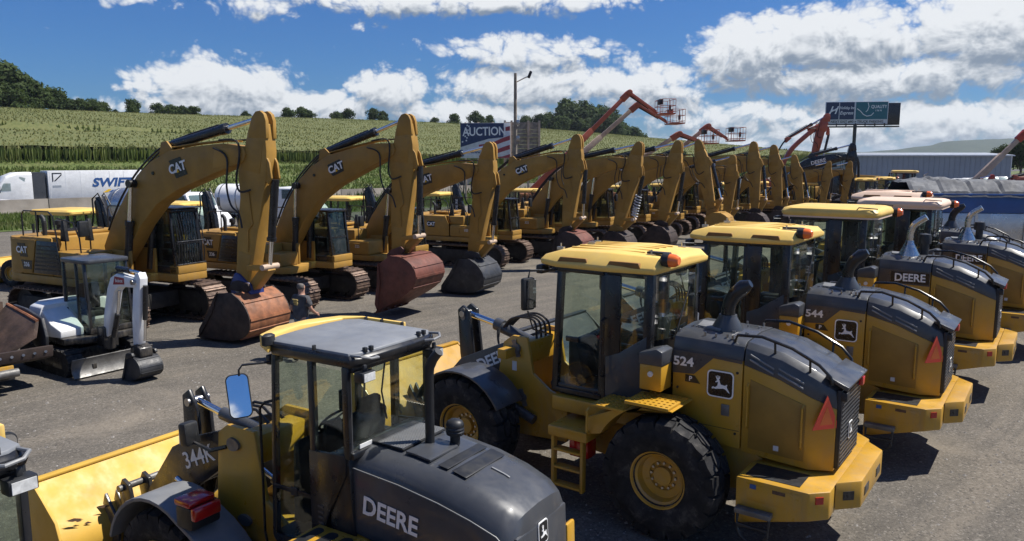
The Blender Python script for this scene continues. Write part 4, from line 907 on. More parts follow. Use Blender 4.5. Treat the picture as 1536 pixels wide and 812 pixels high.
    b = MB(); p = [(-.30, .02, 2.06), (-.30, .02, 2.72), (-.31, .02, 2.80), (-.35, .02, 2.88), (-.41, .02, 2.95)]
    b.tube(p, .042, 14, [.042, .042, .042, .042, .040]); b.obj('exhaust_pipe', 'black_plastic', r)
    b = MB(); b.lathe([(.06, 0), (.06, .01), (.045, .02), (.001, .02)], (-.30, .02, on(-.3)), 'z', 16); b.obj('stack_collar', 'black_paint', r)
    b = MB(); b.lathe([(.045, 0), (.045, .08), (.078, .09), (.084, .12), (.078, .13), (.085, .15), (.078, .165), (.083, .185), (.07, .22), (.04, .24), (.001, .245)], (-.46, -.14, on(-.46)), 'z', 22); b.obj('air_precleaner', 'black_plastic', r)
    # cab
    Z0, Z1 = 1.12, 2.94
    b = MB(); b.prism([(.20, 1.0), (1.55, 1.0), (1.75, 1.10), (1.75, 1.16), (.20, 1.16)], -.60, .60); b.obj('cab_floor', 'black_paint', r, .02)
    b = MB(); b.prism([(.10, 1.0), (.40, 1.0), (.40, 2.06), (.16, 2.10)], -.585, .585); b.obj('cab_back_panel', 'black_paint', r, .02)
    for s in (-1, 1):
        for x0, x1, dx, t in ((.13, .20, .0, .05), (.62, .74, .0, .06), (1.66, 1.76, -.16, .06)):
            b = MB(); zz = 2.05 if x1 < .3 else Z0; b.prism([(x0, zz), (x1, zz), (x1 + dx, Z1), (x0 + dx, Z1)], s * (.60 - t), s * .60); b.obj('pillar', 'black_paint', r, .012)
        b = MB(); b.prism([(.76, 1.18), (1.64, 1.18), (1.52, 2.90), (.76, 2.90)], s * .588, s * .596); b.obj('door_glass', 'glass', r)
        b = MB(); b.prism([(.21, 2.08), (.60, 2.06), (.60, 2.90), (.21, 2.90)], s * .586, s * .594); b.obj('side_glass', 'glass', r)
        b = MB(); b.prism([(.60, 1.12), (.76, 1.12), (.76, 2.05), (.18, 2.09), (.18, 1.9), (.4, 1.5)], s * .575, s * .605); b.obj('corner_panel', 'black_paint', r, .01)
        b = MB()
        for i in range(7): b.bx(.46, .58, s * .604, s * .61, 1.25 + i * .05, 1.27 + i * .05)
        b.obj('louvre', 'deere_grey', r)
        b = MB(); b.box((1.15, s * .604, 1.62), (.16, .016, .08)); b.obj('door_handle', 'black_plastic', r, .01)
        b = MB(); b.bx(.76, 1.66, s * .594, s * .606, 1.60, 1.64); b.obj('door_rail', 'black_paint', r, .004)
        b = MB(); b.tube([(1.72, s * .66, .9), (1.74, s * .70, 1.2), (1.68, s * .72, 2.4), (1.60, s * .70, 2.46), (1.56, s * .62, 2.46)], .016, 8); b.obj('grab_rail', 'black_paint', r)
        b = MB(); b.tube([(1.58, s * .62, 2.86), (1.72, s * .88, 2.88), (1.72, s * .92, 2.84), (1.72, s * .92, 2.78)], .012, 8); b.obj('mirror_arm', 'black_paint', r)
        b = MB(); b.prism(rrect(.10, .19, .05), -.02, .03, 'x'); mo = b.obj('mirror_housing', 'black_plastic', r, .008); mo.location = (1.72, s * .93, 2.58)
        n_ = Vector((-.714, .654, .25)) if s > 0 else Vector((-1, .1, .05)); mo.rotation_euler = Vector((-1, 0, 0)).rotation_difference(n_.normalized()).to_euler()
        b = MB(); b.prism(rrect(.090, .18, .045), -.026, -.021, 'x'); b.obj('mirror_face', 'mirror', mo)
        # lamps under the roof edge, rear and front
        for x, d in ((.02, -1), (1.72, 1)):
            b = MB(); b.box((x, s * .50, 2.86), (.10, .17, .10)); b.box((x, s * .50, 2.93), (.03, .04, .08)); la = b.obj('work_light', 'black_plastic', r, .012)
            b = MB(); b.box((x + d * .053, s * .50, 2.86), (.01, .14, .075)); b.obj('light_lens', 'lamp_glass', la)
    b = MB(); b.bx(.135, .145, .545, .552, 2.10, 2.92); b.obj('seal_strip', 'steel', r)
    b = MB(); b.prism([(.145, 2.10), (.155, 2.10), (.145, 2.92), (.135, 2.92)], -.55, .55); b.obj('rear_glass', 'glass', r)
    b = MB(); b.prism([(1.735, 1.18), (1.745, 1.18), (1.585, 2.92), (1.575, 2.92)], -.55, .55); b.obj('windshield', 'glass', r)
    b = MB(); b.bx(.10, .16, -.58, .58, 2.05, 2.11); b.obj('rear_window_sill', 'black_paint', r, .01); b = MB(); b.bx(.10, .16, -.56, .56, 2.88, 2.94); b.obj('rear_window_header', 'black_paint', r, .01)
    b = MB(); b.bx(.13, .138, .30, .46, 2.115, 2.15); b.obj('warning_sticker', 'sticker', r)
    b = MB(); b.tube([(.13, .1, 2.88), (.125, .16, 2.6), (.12, .10, 2.3)], .008, 6); b.obj('wiper', 'black_plastic', r)
    b = MB(); b.tube([(.5, -.56, 2.1), (.5, -.52, 2.15), (.5, -.52, 2.75), (.5, -.56, 2.8)], .014, 6); b.obj('inner_grab_rail', 'black_paint', r)
    seat(r, .72, 1.35); steering(r, 1.22, 2.12, .20)
    b = MB(); b.bx(.35, 1.0, -.55, -.34, 1.2, 1.95); b.bx(.24, .62, .30, .55, 1.3, 1.98); b.obj('console', 'black_plastic', r, .03)
    b = MB(); b.cyl((.75, -.42, 1.95), (.80, -.42, 2.12), .014, n=8); b.sphere((.80, -.42, 2.15), .035, 10); b.sphere((.42, .36, 2.0), .04, 10); b.obj('joystick', 'fender_grey', r)
    b = MB(); b.prism([(1.36, 1.2), (1.62, 1.2), (1.56, 1.95), (1.42, 2.02)], -.40, .40); b.obj('dashboard', 'black_plastic', r, .03)
    b = MB(); b.box((1.42, -.26, 2.25), (.05, .16, .22)); b.obj('monitor', 'black_plastic', r, .01)
    # roof
    ol = [(.04, .50), (.10, .60), (1.55, .62), (1.78, .50), (1.84, .2), (1.84, -.2), (1.78, -.50), (1.55, -.62), (.10, -.60), (.04, -.50)]
    b = MB(); b.loft([[(.93 + (x - .93) * k, y * k, z) for x, y in ol] for k, z in ((.985, 2.935), (1.0, 2.97), (1.0, 3.02), (.97, 3.05))]); ro = b.obj('roof', 'black_paint', r, .006)
    b = MB(); b.loft([[(.93 + (x - .93) * k, y * k, z) for x, y in ol] for k, z in ((.965, 3.045), (.955, 3.072), (.88, 3.09))]); b.obj('roof_skin', 'roof_grey', ro, .004)
    b = MB(); b.loft([[(x, y, z) for x, y in [(1.56, .66), (1.86, .54), (1.94, .2), (1.94, -.2), (1.86, -.54), (1.56, -.66), (.5, -.665), (.5, -.625), (1.5, -.62), (1.80, -.48), (1.86, 0), (1.80, .48), (1.56, .615)]] for z in (2.96, 3.10)]); b.obj('roof_visor', 'roof_yellow', ro, .015)
    for (x, y) in ((.08, .42), (.08, .34), (.08, -.34), (.08, -.42), (.55, .60), (1.0, -.60), (1.4, -.6), (.5, -.6)):
        b = MB(); b.box((x, y, 3.085), (.035, .035, .05)); b.obj('roof_clip', 'black_plastic', ro, .004)
    for s in (-1, 1): b = MB(); b.tube([(.12, s * .55, 3.05), (.0, s * .56, 3.06), (-.05, s * .50, 3.04), (-.05, s * .40, 3.03), (.02, s * .36, 3.02)], .014, 8); b.obj('roof_rail', 'fender_grey', ro)
    b = MB(); b.lathe([(.03, 0), (.075, .02), (.075, .11), (.04, .13), (.001, .13)], (1.6, .62, 3.02), 'z', 14); b.obj('beacon', 'black_plastic', ro)
    # rear fenders with oblong grip slots
    for s in (-1, 1):
        b = MB(); b.prism(arc(0, .62, .76, 20, 160, 12) + [(-.75, 1.15), (-.55, 1.40), (.55, 1.40), (.78, 1.15)], s * .60, s * 1.14); f = b.obj('rear_fender', Y, r, .02)
        for i in range(6):
            b = MB(); b.prism([(q[0] + .42 - i * .17, q[1] + s * .87) for q in rrect(.055, .20, .05)], 1.400, 1.405, 'z'); b.obj('grip_slot', 'black_plastic', f)
        b = MB(); b.bx(.85, 1.3, s * .62, s * 1.08, .95, 1.0); b.bx(.85, 1.3, s * .70, s * 1.08, .6, .64); b.bx(.83, .87, s * .95, s * 1.05, .6, 1.0); b.bx(1.28, 1.32, s * .95, s * 1.05, .6, 1.0); b.obj('cab_step', Y, r, .008)
    # front frame and linkage
    for s in (-1, 1):
        b = MB(); b.prism([(1.55, .5), (2.75, .45), (2.85, .8), (2.5, 1.05), (2.42, 1.88), (2.28, 1.98), (2.02, 1.98), (1.95, 1.3), (1.55, 1.05)], s * .36, s * .42); fr = b.obj('front_frame_plate', Y, r, .012)
        b = MB(); b.cyl((2.20, s * .415, 1.80), (2.20, s * .45, 1.80), .065, n=16); b.obj('pin_cap', 'bucket_steel', fr); b = MB(); b.cyl((2.12, s * .415, 1.05), (2.12, s * .45, 1.05), .055, n=14); b.obj('pin_cap', 'bucket_steel', fr)
        a = arc(2.6, .62, .72, 15, 165, 14); b = MB(); sheet(b, a, -.04, s * .62, s * 1.13); b.obj('front_fender', 'fender_grey', r, .012)
        b = MB(); b.prism(a + [(1.92, .9), (2.2, .75), (2.9, .75)], s * .60, s * .64); b.obj('fender_web', 'black_plastic', r)
        b = MB(); b.box((2.12, s * .98, 1.34), (.14, .34, .22)); lb = b.obj('light_housing', 'black_plastic', r, .03)
        b = MB(); b.box((2.13, s * 1.0, 1.475), (.13, .30, .06)); b.box((2.04, s * 1.0, 1.40), (.04, .30, .12)); b.obj('signal_lens', 'red_lens', lb, .015)
        ar = [(2.12, 1.86), (2.30, 1.92), (2.9, 1.72), (3.3, 1.52), (3.75, .98), (4.05, .45), (4.02, .28), (3.86, .26), (3.5, .72), (3.0, 1.10), (2.5, 1.45), (2.16, 1.70)]
        b = MB(); b.prism(ar, s * .28, s * .35); am = b.obj('lift_arm', 'black_paint', r, .012)
        b = MB(); b.cyl((1.95, s * .48, .75), (2.6, s * .46, 1.05), .06, n=12); lc = b.obj('lift_cylinder', G, r)
        b = MB(); b.cyl((2.6, s * .46, 1.05), (3.1, s * .45, 1.25), .032, n=10); b.obj('cylinder_rod', 'chrome', lc)
    write('344K', .25, 'white_letter', r, (2.85, .354, 1.50), (-1, 0, .42), (0, 0, 1), 'model_number', bold=.012)
    b = MB(); b.bx(1.7, 2.8, -.36, .36, .5, .9); b.bx(2.05, 2.2, -.36, .36, 1.6, 1.9); b.obj('front_frame_core', Y, r, .02)
    b = MB(); b.cyl((1.45, 0, .5), (1.45, 0, 1.15), .11, n=12); b.bx(1.3, 1.7, -.2, .2, .55, .65); b.obj('articulation_joint', 'black_paint', r)
    b = MB(); b.cyl((3.0, -.28, 1.25), (3.0, .28, 1.25), .1, n=14); b.obj('arm_cross_tube', G, r)
    bell = [(3.28, 2.10), (3.40, 2.02), (3.40, 1.3), (3.46, .75), (3.40, .62), (3.28, .64), (3.10, 1.2), (3.16, 1.9)]
    for s in (-1, 1):
        b = MB(); b.prism(bell, s * .06, s * .11); b.obj('bellcrank', 'black_paint', r, .015)
    b = MB(); b.cyl((3.28, -.14, 1.96), (3.28, .14, 1.96), .045, n=12); b.obj('bellcrank_pin', 'steel', r)
    b = MB(); b.cyl((2.15, 0, 1.78), (2.85, 0, 1.88), .07, n=16); tc = b.obj('tilt_cylinder', G, r)
    b = MB(); b.cyl((2.85, 0, 1.88), (3.28, 0, 1.96), .038, n=12); b.obj('cylinder_rod', 'chrome', tc)
    b = MB()
    for k in range(3): y = -.1 + .1 * k; b.tube([(2.1, y, 1.95), (2.2, y, 2.06), (2.45, y, 2.05), (2.6, y * .7, 1.95)], .016, 6)
    b.obj('hydraulic_hoses', 'hose', r)
    b = MB(); b.box((2.82, .47, 1.80), (.12, .18, .24), Matrix.Rotation(R(8), 3, 'Y')); la = b.obj('head_light', 'black_plastic', r, .03)
    b = MB(); b.box((2.884, .47, 1.79), (.01, .15, .2)); b.obj('light_lens', 'lamp_glass', la)
    b = MB(); b.tube([(2.3, .42, 1.75), (2.5, .46, 1.68), (2.8, .47, 1.72)], .02, 6); b.obj('light_arm', 'black_paint', r)
    # coupler between arms and bucket
    cp = MB()
    for y in (-.42, -.16, .16, .42): cp.prism([(3.95, .25), (4.10, .30), (4.22, .85), (4.14, 1.0), (4.02, .95), (3.90, .40)], y - .025, y + .025)
    co_ = cp.obj('coupler_plates', 'black_paint', r, .008)
    b = MB(); b.cyl((4.13, -.5, .90), (4.13, .5, .90), .04, n=12); b.obj('coupler_pin', 'bucket_steel', co_); b = MB(); b.cyl((4.02, -.5, .36), (4.02, .5, .36), .045, n=12); b.obj('coupler_pin', 'bucket_steel', co_)
    bo = loader_bucket(r, 4.25, 'bucket_yellow', 1.12, k=.86)
    rs = random.Random(4)
    for i in range(9):
        y = rs.uniform(-.2, 1.05); b = MB(); w = rs.uniform(.03, .10); b.prism([(4.74 + .3, 0)] if False else [(-w, -.01), (0, .012), (w, .0), (w * .4, -.014)], -.001, .001, 'z'); o = b.obj('scratch_mark', 'scratch', bo); place_flat(o, (4.262 + .004 * i, y, .62 + rs.uniform(-.1, .1)), (.2, 1, .1), (0.25, 0, 1), 1)
    # short wheelbase: pull everything ahead of the seat back towards the cab
    def fx(x): return x if x < .45 else .45 + (x - .45) * .52 if x < 1.8 else 1.152 + (x - 1.8) * 1.75 if x < 2.2 else x - .348
    def pull(o):
        for c in o.children:
            if c.matrix_local == Matrix.Identity(4):
                for v in c.data.vertices:
                    v.co.x = fx(v.co.x)
                    if not c.name.startswith('exhaust') and v.co.z > 2.2: v.co.z = 2.2 + (v.co.z - 2.2) * .88
                pull(c)
            else: c.location = (fx(c.location.x), c.location.y, min(c.location.z, 2.2 + (c.location.z - 2.2) * .88))
    bpy.context.view_layer.update(); pull(r); r.scale = (1, .93, 1)
    return r
# ---------------------------------------------------------------- crawler excavators: swing centre at the origin, +X along the boom
LOGO_L = [(-.55, .5), (.36, .5), (.62, -.5), (-.29, -.5)]
def cat_plate(parent, org, xd, yd, s, hexa=False):
    p = decal([(-.62, .42), (.46, .42), (.62, .1), (.52, -.42), (-.46, -.42), (-.60, -.1)] if hexa else LOGO_L, 'logo_black', parent, org, xd, yd, s * .9, 'logo_plate')
    write('CAT', .66, 'white_letter', p, (-.02, .0, .012 / s), (1, 0, 0), (0, 1, 0), 'logo_letters', bold=.03, ext=.01)
    t = MB(); t.prism([(-.12, -.25), (.08, -.25), (-.02, -.05)], .012 / s, .020 / s, 'z'); t.obj('logo_wedge', 'logo_yellow', p)
    return p
_shoe = {}
def track(root, s, gauge, w, L, r_, z0, individual, m='track_steel'):
    """one crawler: frame, wheels, a loop of shoes"""
    y = s * gauge / 2; half = L / 2 - r_
    b = MB(); b.prism([(-half, z0 + .18), (half, z0 + .18), (half + .2, z0 + r_), (half, z0 + 2 * r_ - .22), (-half, z0 + 2 * r_ - .22), (-half - .2, z0 + r_)], y - s * w * .34, y + s * w * .32); tr = b.obj('track', 'track_frame', root, .03)
    for x, rr, nm in ((half, r_ - .07, 'idler'), (-half, r_ - .07, 'sprocket')):
        b = MB(); b.lathe([(.001, -w * .30), (rr * .4, -w * .34), (rr * .8, -w * .22), (rr, -w * .22), (rr, w * .22), (rr * .8, w * .22), (rr * .4, w * .36), (.001, w * .37)], (x, y, z0 + r_), 'y', 22); b.obj(nm, 'track_frame', tr)
    b = MB()
    for i in range(8): x = -half + .25 + i * (2 * half - .5) / 7; b.cyl((x, y - w * .3, z0 + .17), (x, y + w * .3, z0 + .17), .13, n=12)
    for x in (-half * .4, half * .4): b.cyl((x, y - w * .3, z0 + 2 * r_ - .2), (x, y + w * .3, z0 + 2 * r_ - .2), .11, n=10)
    stuff(b.obj('track_rollers', 'track_frame', tr))
    per = 4 * half + 2 * math.pi * r_; n = int(per / .215); st = per / n
    k = (round(w, 2), round(st, 3), m)
    if k not in _shoe:
        q = MB(); q.bx(-st * .47, st * .47, -w / 2, w / 2, -.03, 0); q.bx(st * .22, st * .40, -w / 2, w / 2, 0, .045); q.bx(-st * .12, 0, -w / 2, w / 2, 0, .028); q.bx(-st * .45, st * .3, -w * .16, w * .16, -.10, -.03); _shoe[k] = q
    q = _shoe[k]; me = q.mesh('track_shoe', m, smooth=False) if individual else None; al = MB()
    for i in range(n):
        t = i * st
        if t < 2 * half: x, z, a = -half + t, z0 + 2 * r_, 0
        elif t < 2 * half + math.pi * r_: f = (t - 2 * half) / r_; x, z, a = half + r_ * math.sin(f), z0 + r_ + r_ * math.cos(f), f
        elif t < 4 * half + math.pi * r_: x, z, a = half - (t - 2 * half - math.pi * r_), z0, math.pi
        else: f = (t - 4 * half - math.pi * r_) / r_; x, z, a = -half - r_ * math.sin(f), z0 + r_ - r_ * math.cos(f), math.pi + f
        if individual:
            o = link('track_shoe', me, tr, (x, y, z)); o.rotation_euler = (0, a, 0)
        else:
            M_ = Matrix.Translation((x, y, z)) @ Matrix.Rotation(a, 4, 'Y'); k0 = len(al.v); al.v += [tuple(M_ @ Vector(v)) for v in q.v]; al.f += [tuple(i_ + k0 for i_ in f) for f in q.f]
    if not individual: stuff(al.obj('track_shoes', m, tr, smooth=False))
    return tr

def rot2(pts, c, a):
    ca, sa = math.cos(a), math.sin(a); return [(c[0] + (x - c[0]) * ca - (z - c[1]) * sa, c[1] + (x - c[0]) * sa + (z - c[1]) * ca) for x, z in pts]
def dig_bucket(root, pin, a, w, m, k=1., coupler=None, teeth=5, back=None):
    sh0 = [(.30, -.02), (.62, -.20), (.86, -.52), (.90, -.86), (.72, -1.14), (.30, -1.30), (-.35, -1.34), (-1.02, -1.34)]
    q_ = MB(); q_.hose([(x, 0, z) for x, z in sh0], .001, 3, 3); sh = [(q_.v[i][0], q_.v[i][2]) for i in range(0, len(q_.v), 3)]; sh[0], sh[-1] = sh0[0], sh0[-1]
    Tf = lambda P: [(pin[0] + x, pin[1] + z) for x, z in rot2([(x * k, z * k) for x, z in P], (0, 0), a)]
    b = MB(); sheet(b, Tf(sh), -.05, -w, w); bo = b.obj('bucket', back or m, root)
    for s in (-1, 1):
        b = MB(); b.prism(Tf([(-.25, -.05), (.30, .0)] + sh[1:-1] + [(-1.0, -1.36), (-.92, -1.15), (-.55, -.62)]), s * (w - .02), s * (w + .03)); b.obj('bucket_side', m, bo, .01)
        b = MB(); b.prism(Tf([(-.28, -.08), (-.20, .0), (-.45, -.60), (-.90, -1.2), (-1.0, -1.32), (-.98, -1.1), (-.62, -.62)]), s * (w + .03), s * (w + .06)); b.obj('side_cutter', m, bo)
    for i in range(teeth):
        y = -w + .1 + i * (2 * w - .2) / (teeth - 1); b = MB(); b.prism(Tf([(-.92, -1.27), (-1.0, -1.25), (-1.26, -1.36), (-1.0, -1.40), (-.92, -1.39)]), y - .055, y + .055); b.obj('tooth', 'bucket_steel' if m != 'rust_red' else m, bo, .008)
    for i in (3, 7, 10, 13):       # wear bars across the shell
        p, q = sh[i], sh[i + 1]; dx, dz = q[0] - p[0], q[1] - p[1]; l = math.hypot(dx, dz); nx, nz = -dz / l * .03, dx / l * .03
        b = MB(); b.prism(Tf([(p[0] + dx * .2, p[1] + dz * .2), (p[0] + dx * .8, p[1] + dz * .8), (p[0] + dx * .8 + nx, p[1] + dz * .8 + nz), (p[0] + dx * .2 + nx, p[1] + dz * .2 + nz)]), -w, w); b.obj('wear_bar', m if back is None else back, bo)
    for s in (-1, 1):
        b = MB(); b.prism(Tf([(-.32, -.02), (-.16, .22), (.05, .26), (.42, .20), (.50, .02), (.30, -.06)]), s * .22, s * .28); b.obj('hinge_ear', coupler or m, bo, .01)
    return bo

def excavator(label, loc, rz, sc=1., ba=0., sa=0., bka=0., buck='bucket_black', bw=.72, kind='big', guard=False, coupler=None, ind=False, num='', bk=1., yel='cat_yellow', group='excavators in the long row', logo='hex', back=None, drop=0., armc=None, boom_txt=None, rest=True, slim=None, coil=False):
    r = thing('crawler_excavator', label, 'excavator', loc, rz, group, sc); Y = yel; AC = armc or yel
    for s in (-1, 1): track(r, s, 2.62, .72, 4.95, .50, .05, ind)
    b = MB(); b.prism([(-1.3, -.95), (1.3, -.95), (1.3, .95), (-1.3, .95)], .42, .86, 'z'); b.cyl((0, 0, .86), (0, 0, 1.18), .62, n=24); b.obj('car_body', 'track_frame', r, .03)
    b = MB(); b.prism([(-2.6, -1.42), (1.25, -1.42), (1.55, -1.2), (1.55, -.42), (1.2, -.38), (1.2, .38), (1.95, .42), (1.95, 1.42), (-2.6, 1.42)], 1.18, 1.40, 'z'); b.obj('upper_frame', Y, r, .02)
    # counterweight
    pl = [(-2.15, -1.42), (-2.55, -1.42), (-2.95, -1.22), (-3.12, -.7), (-3.16, 0), (-3.12, .7), (-2.95, 1.22), (-2.55, 1.42), (-2.15, 1.42)]
    b = MB(); b.loft([[(x * (1 - .012 * (z > 2.2)), y * (1 - .02 * (z > 2.2)), z) for x, y in pl] for z in (1.16, 1.25, 2.25, 2.42)]); cw = b.obj('counterweight', Y, r, .04)
    # engine house
    b = MB(); b.bx(-2.14, -.75, -1.40, 1.40, 1.405, 2.46 if kind == 'big' else 2.40); eh = b.obj('engine_house', Y, r, .05)
    b = MB(); b.bx(-2.05, -.95, -.85, .75, 2.46, 2.56); b.obj('engine_hood', Y, eh, .04)
    for x in (-1.8, -1.5, -1.2): b = MB(); b.bx(x - .03, x + .03, -.6, .5, 2.56, 2.585); b.obj('hood_vent', 'black_paint', eh)
    b = MB(); b.cyl((-1.6, -1.0, 2.44), (-1.6, -1.0, 2.86), .06, n=12); b.tube([(-1.6, -1.0, 2.8), (-1.62, -1.0, 2.92), (-1.72, -1.0, 3.0)], .065, 10); b.obj('exhaust_pipe', 'black_plastic', r)
    b = MB(); b.cyl((-1.9, -.4, 2.5), (-1.9, -.4, 2.72), .06, n=10); b.lathe([(.10, 0), (.10, .12), (.001, .16)], (-1.9, -.4, 2.7), 'z', 14); b.obj('air_precleaner', 'black_plastic', r)
    if kind == 'big':
        b = MB(); b.prism([(-2.45, 1.44), (-1.62, 1.44), (-1.36, 2.38), (-2.45, 2.38)], -1.435, -1.41); b.obj('side_door', Y, r, .012)
        b = MB(); b.prism([(-1.56, 1.46), (-.30, 1.46), (-.46, 2.36), (-1.32, 2.36)], -1.43, -1.405); vp = b.obj('vent_panel', 'black_paint', r, .012)
        for i in range(7): b = MB(); b.prism([(-1.48 + i * .035, 1.55 + i * .11), (-.38 - i * .02, 1.55 + i * .11), (-.38 - i * .02, 1.585 + i * .11), (-1.48 + i * .035, 1.585 + i * .11)], -1.445, -1.43); b.obj('vent_slat', 'black_plastic', vp)
        b = MB(); b.bx(-.74, .50, -1.40, -.46, 1.405, 2.10); b.obj('fuel_tank', Y, r, .05)
        b = MB(); b.bx(.52, 1.22, -1.36, -.50, 1.405, 1.84); b.obj('tool_box', Y, r, .05)
        cat_plate(r, (-1.98, -1.442, 2.08), (1, 0, 0), (0, 0, 1), .42)
        b = MB(); b.prism([(-2.0, 1.55), (-1.62, 1.55), (-1.56, 1.80), (-2.06, 1.80)], -1.444, -1.436); b.obj('number_plate', 'logo_black', r)
        write(num or '336', .17, 'white_letter', r, (-1.82, -1.447, 1.68), (1, 0, 0), (0, 0, 1), 'model_number', bold=.02)
    else:
        b = MB(); b.prism([(-2.45, 1.44), (-.55, 1.44), (-.55, 1.98), (-.75, 2.38), (-2.45, 2.38)], -1.435, -1.405); b.obj('side_door', Y, r, .02)
        b = MB(); b.bx(-.52, 1.0, -1.43, -.46, 1.405, 1.98); b.obj('tool_box', Y, r, .08, 3)
        b = MB(); b.bx(-.74, .2, -1.30, -.46, 1.98, 2.38); b.obj('fuel_tank', Y, r, .04)
        b = MB(); b.tube([(.05, -1.435, 1.62), (.05, -1.46, 1.64), (.05, -1.46, 1.86), (.55, -1.46, 1.86), (.55, -1.435, 1.62)], .014, 6); b.obj('box_handle', Y, r)
        cat_plate(r, (-1.55, -1.442, 1.98), (1, 0, 0), (0, 0, 1), .40, True)
        write(num or '325', .16, 'sticker', r, (.42, -1.437, 1.74), (1, 0, 0), (0, 0, 1), 'model_number', bold=.02)
    b = MB(); b.bx(-.74, .15, .46, 1.40, 1.405, 2.20); b.obj('left_house', Y, r, .05)
    # rails on the deck
    for s in (-1, 1):
        b = MB(); z = 2.44; b.tube([(-2.1, s * 1.3, z), (-2.1, s * 1.3, z + .62), (-2.0, s * 1.3, z + .72), (-.9, s * 1.3, z + .72), (-.72, s * 1.3, z + .60), (-.55, s * 1.3, 2.1)], .021, 6); b.obj('hand_rail', 'black_paint', r)
        b = MB(); b.cyl((-1.45, s * 1.3, z), (-1.45, s * 1.3, z + .72), .019, n=6); b.obj('rail_post', 'black_paint', r)
    for x, y in ((-.55, -1.1), (-.2, -.62)):
        b = MB(); b.cyl((x, y, 2.1), (x, y, 2.75), .022, n=6); b.prism([(x - .16, 2.35), (x + .10, 2.35), (x + .03, 2.95), (x - .05, 2.95)], y - .05, y + .05); b.obj('mirror_post', 'black_plastic', r, .02)
    b = MB(); b.tube([(.4, -1.3, 1.9), (.42, -1.34, 2.5), (.2, -1.34, 2.9), (-.5, -1.34, 3.0)], .02, 6); b.obj('front_rail', 'black_paint', r)
    b = MB(); b.box((.55, -1.3, 2.75), (.12, .28, .42)); b.obj('side_mirror', 'black_plastic', r, .04)
    # cab
    X0, X1, y0, y1, z0, z1 = .12, 1.88, .44, 1.40, 1.42, 3.12
    b = MB(); b.bx(X0, X1, y0, y1, 1.405, 1.60); b.obj('cab_base', Y if kind != 'big' else 'black_paint', r, .02)
    b = MB(); b.bx(1.60, 1.96, .44, 1.42, 1.40, 1.62); b.obj('cab_nose', Y, r, .02)
    for y in (y0, y1 - .08):
        for xa, xb, dx in ((X0, X0 + .12, 0), (.95, 1.05, 0), (X1 - .10, X1, -.16)):
            b = MB(); b.prism([(xa, 1.60), (xb, 1.60), (xb + dx, z1), (xa + dx, z1)], y, y + .08); b.obj('pillar', 'black_paint', r, .015)
    b = MB(); b.bx(X0, 1.05, y0, y0 + .06, 1.6, 2.2); b.bx(X0, 1.05, y1 - .06, y1, 1.6, 2.1); b.bx(X0, X0 + .08, y0, y1, 1.6, 2.3); b.obj('cab_lower_panel', 'black_paint', r, .01)
    b = MB(); b.prism(rrect(.90, .49, .14), z1 - .01, z1 + .07, 'z'); ro = b.obj('cab_roof', 'black_paint', r, .02); ro.location = (.93, .92, 0)
    b = MB(); b.prism([(X1 - .055, 1.62), (X1 - .04, 1.62), (X1 - .20, z1 - .02), (X1 - .215, z1 - .02)], y0 + .08, y1 - .08); b.obj('windshield', 'glass_dark', r)
    for y in (y0 + .02, y1 - .035):
        b = MB(); b.prism([(1.06, 1.62), (X1 - .10, 1.62), (X1 - .26, z1 - .02), (1.06, z1 - .02)], y, y + .012); b.obj('door_glass', 'glass_dark', r)
        b = MB(); b.prism([(X0 + .12, 2.15), (.95, 2.15), (.95, z1 - .02), (X0 + .12, z1 - .02)], y, y + .012); b.obj('side_glass', 'glass_dark', r)
    b = MB(); b.bx(X0 + .03, X0 + .045, y0 + .1, y1 - .1, 2.3, z1); b.obj('rear_glass', 'glass_dark', r)
    b = MB(); b.bx(X1 - .12, X1 - .085, y0, y1, 2.20, 2.26); b.obj('windshield_bar', 'black_paint', r); b = MB(); b.bx(X1 - .05, X1 - .01, y0, y1, 1.60, 1.66); b.obj('windshield_sill', 'black_paint', r)
    b = MB(); b.box((.72, .92, 1.92), (.5, .5, .16)); b.box((.46, .92, 2.35), (.14, .48, .75)); b.box((.42, .92, 2.78), (.12, .28, .2)); b.obj('operator_seat', 'seat_fabric', r, .05)
    for y in (.62, 1.22): b = MB(); b.bx(.55, 1.05, y - .07, y + .07, 1.7, 2.15); b.cyl((1.0, y, 2.1), (1.03, y, 2.35), .02, n=6); b.obj('control_console', 'black_plastic', r, .03)
    for y in (.58, 1.26): b = MB(); b.box((X1 - .16, y, z1 + .02), (.10, .16, .10)); b.obj('cab_light', 'black_plastic', r, .01)
    if guard:
        for i in range(11):
            y = y0 + .05 + i * (y1 - y0 - .1) / 10; b = MB(); b.tube([(X1 + .07, y, 1.66), (X1 + .10, y, 2.2), (X1 + .02, y, 2.7), (X1 - .12, y, z1 + .06)], .014, 6); b.obj('guard_bar', 'black_paint', r)
        b = MB()
        for x, z in ((X1 + .07, 1.66), (X1 + .09, 2.3), (X1 - .12, z1 + .06)): b.cyl((x, y0, z), (x, y1, z), .02, n=6)
        b.obj('guard_frame', 'black_paint', r)
        b = MB(); b.bx(X0, X1, y0 - .02, y1 + .02, z1 + .09, z1 + .12); b.obj('roof_guard', 'black_paint', r, .01)
    # boom; outline in (x, z), turned about its foot by ba
    F0 = (.18, 1.93)
    if rest:          # let the bucket stand on the ground
        low = min(z for x, z in rot2([(x * bk, z * bk) for x, z in ((-1.26, -1.37), (-1.0, -1.40), (-.35, -1.36), (.30, -1.33), (.72, -1.17), (.9, -.86))], (0, 0), bka))
        for _ in range(4):
            tp = rot2([(5.12, 4.80)], F0, ba)[0]; pz = rot2([(rot2([(4.93, 1.42)], F0, ba)[0])], tp, sa)[0]; ba += (.02 - (pz[1] + low)) / 4.9
    RB = lambda P: rot2(P, F0, ba)
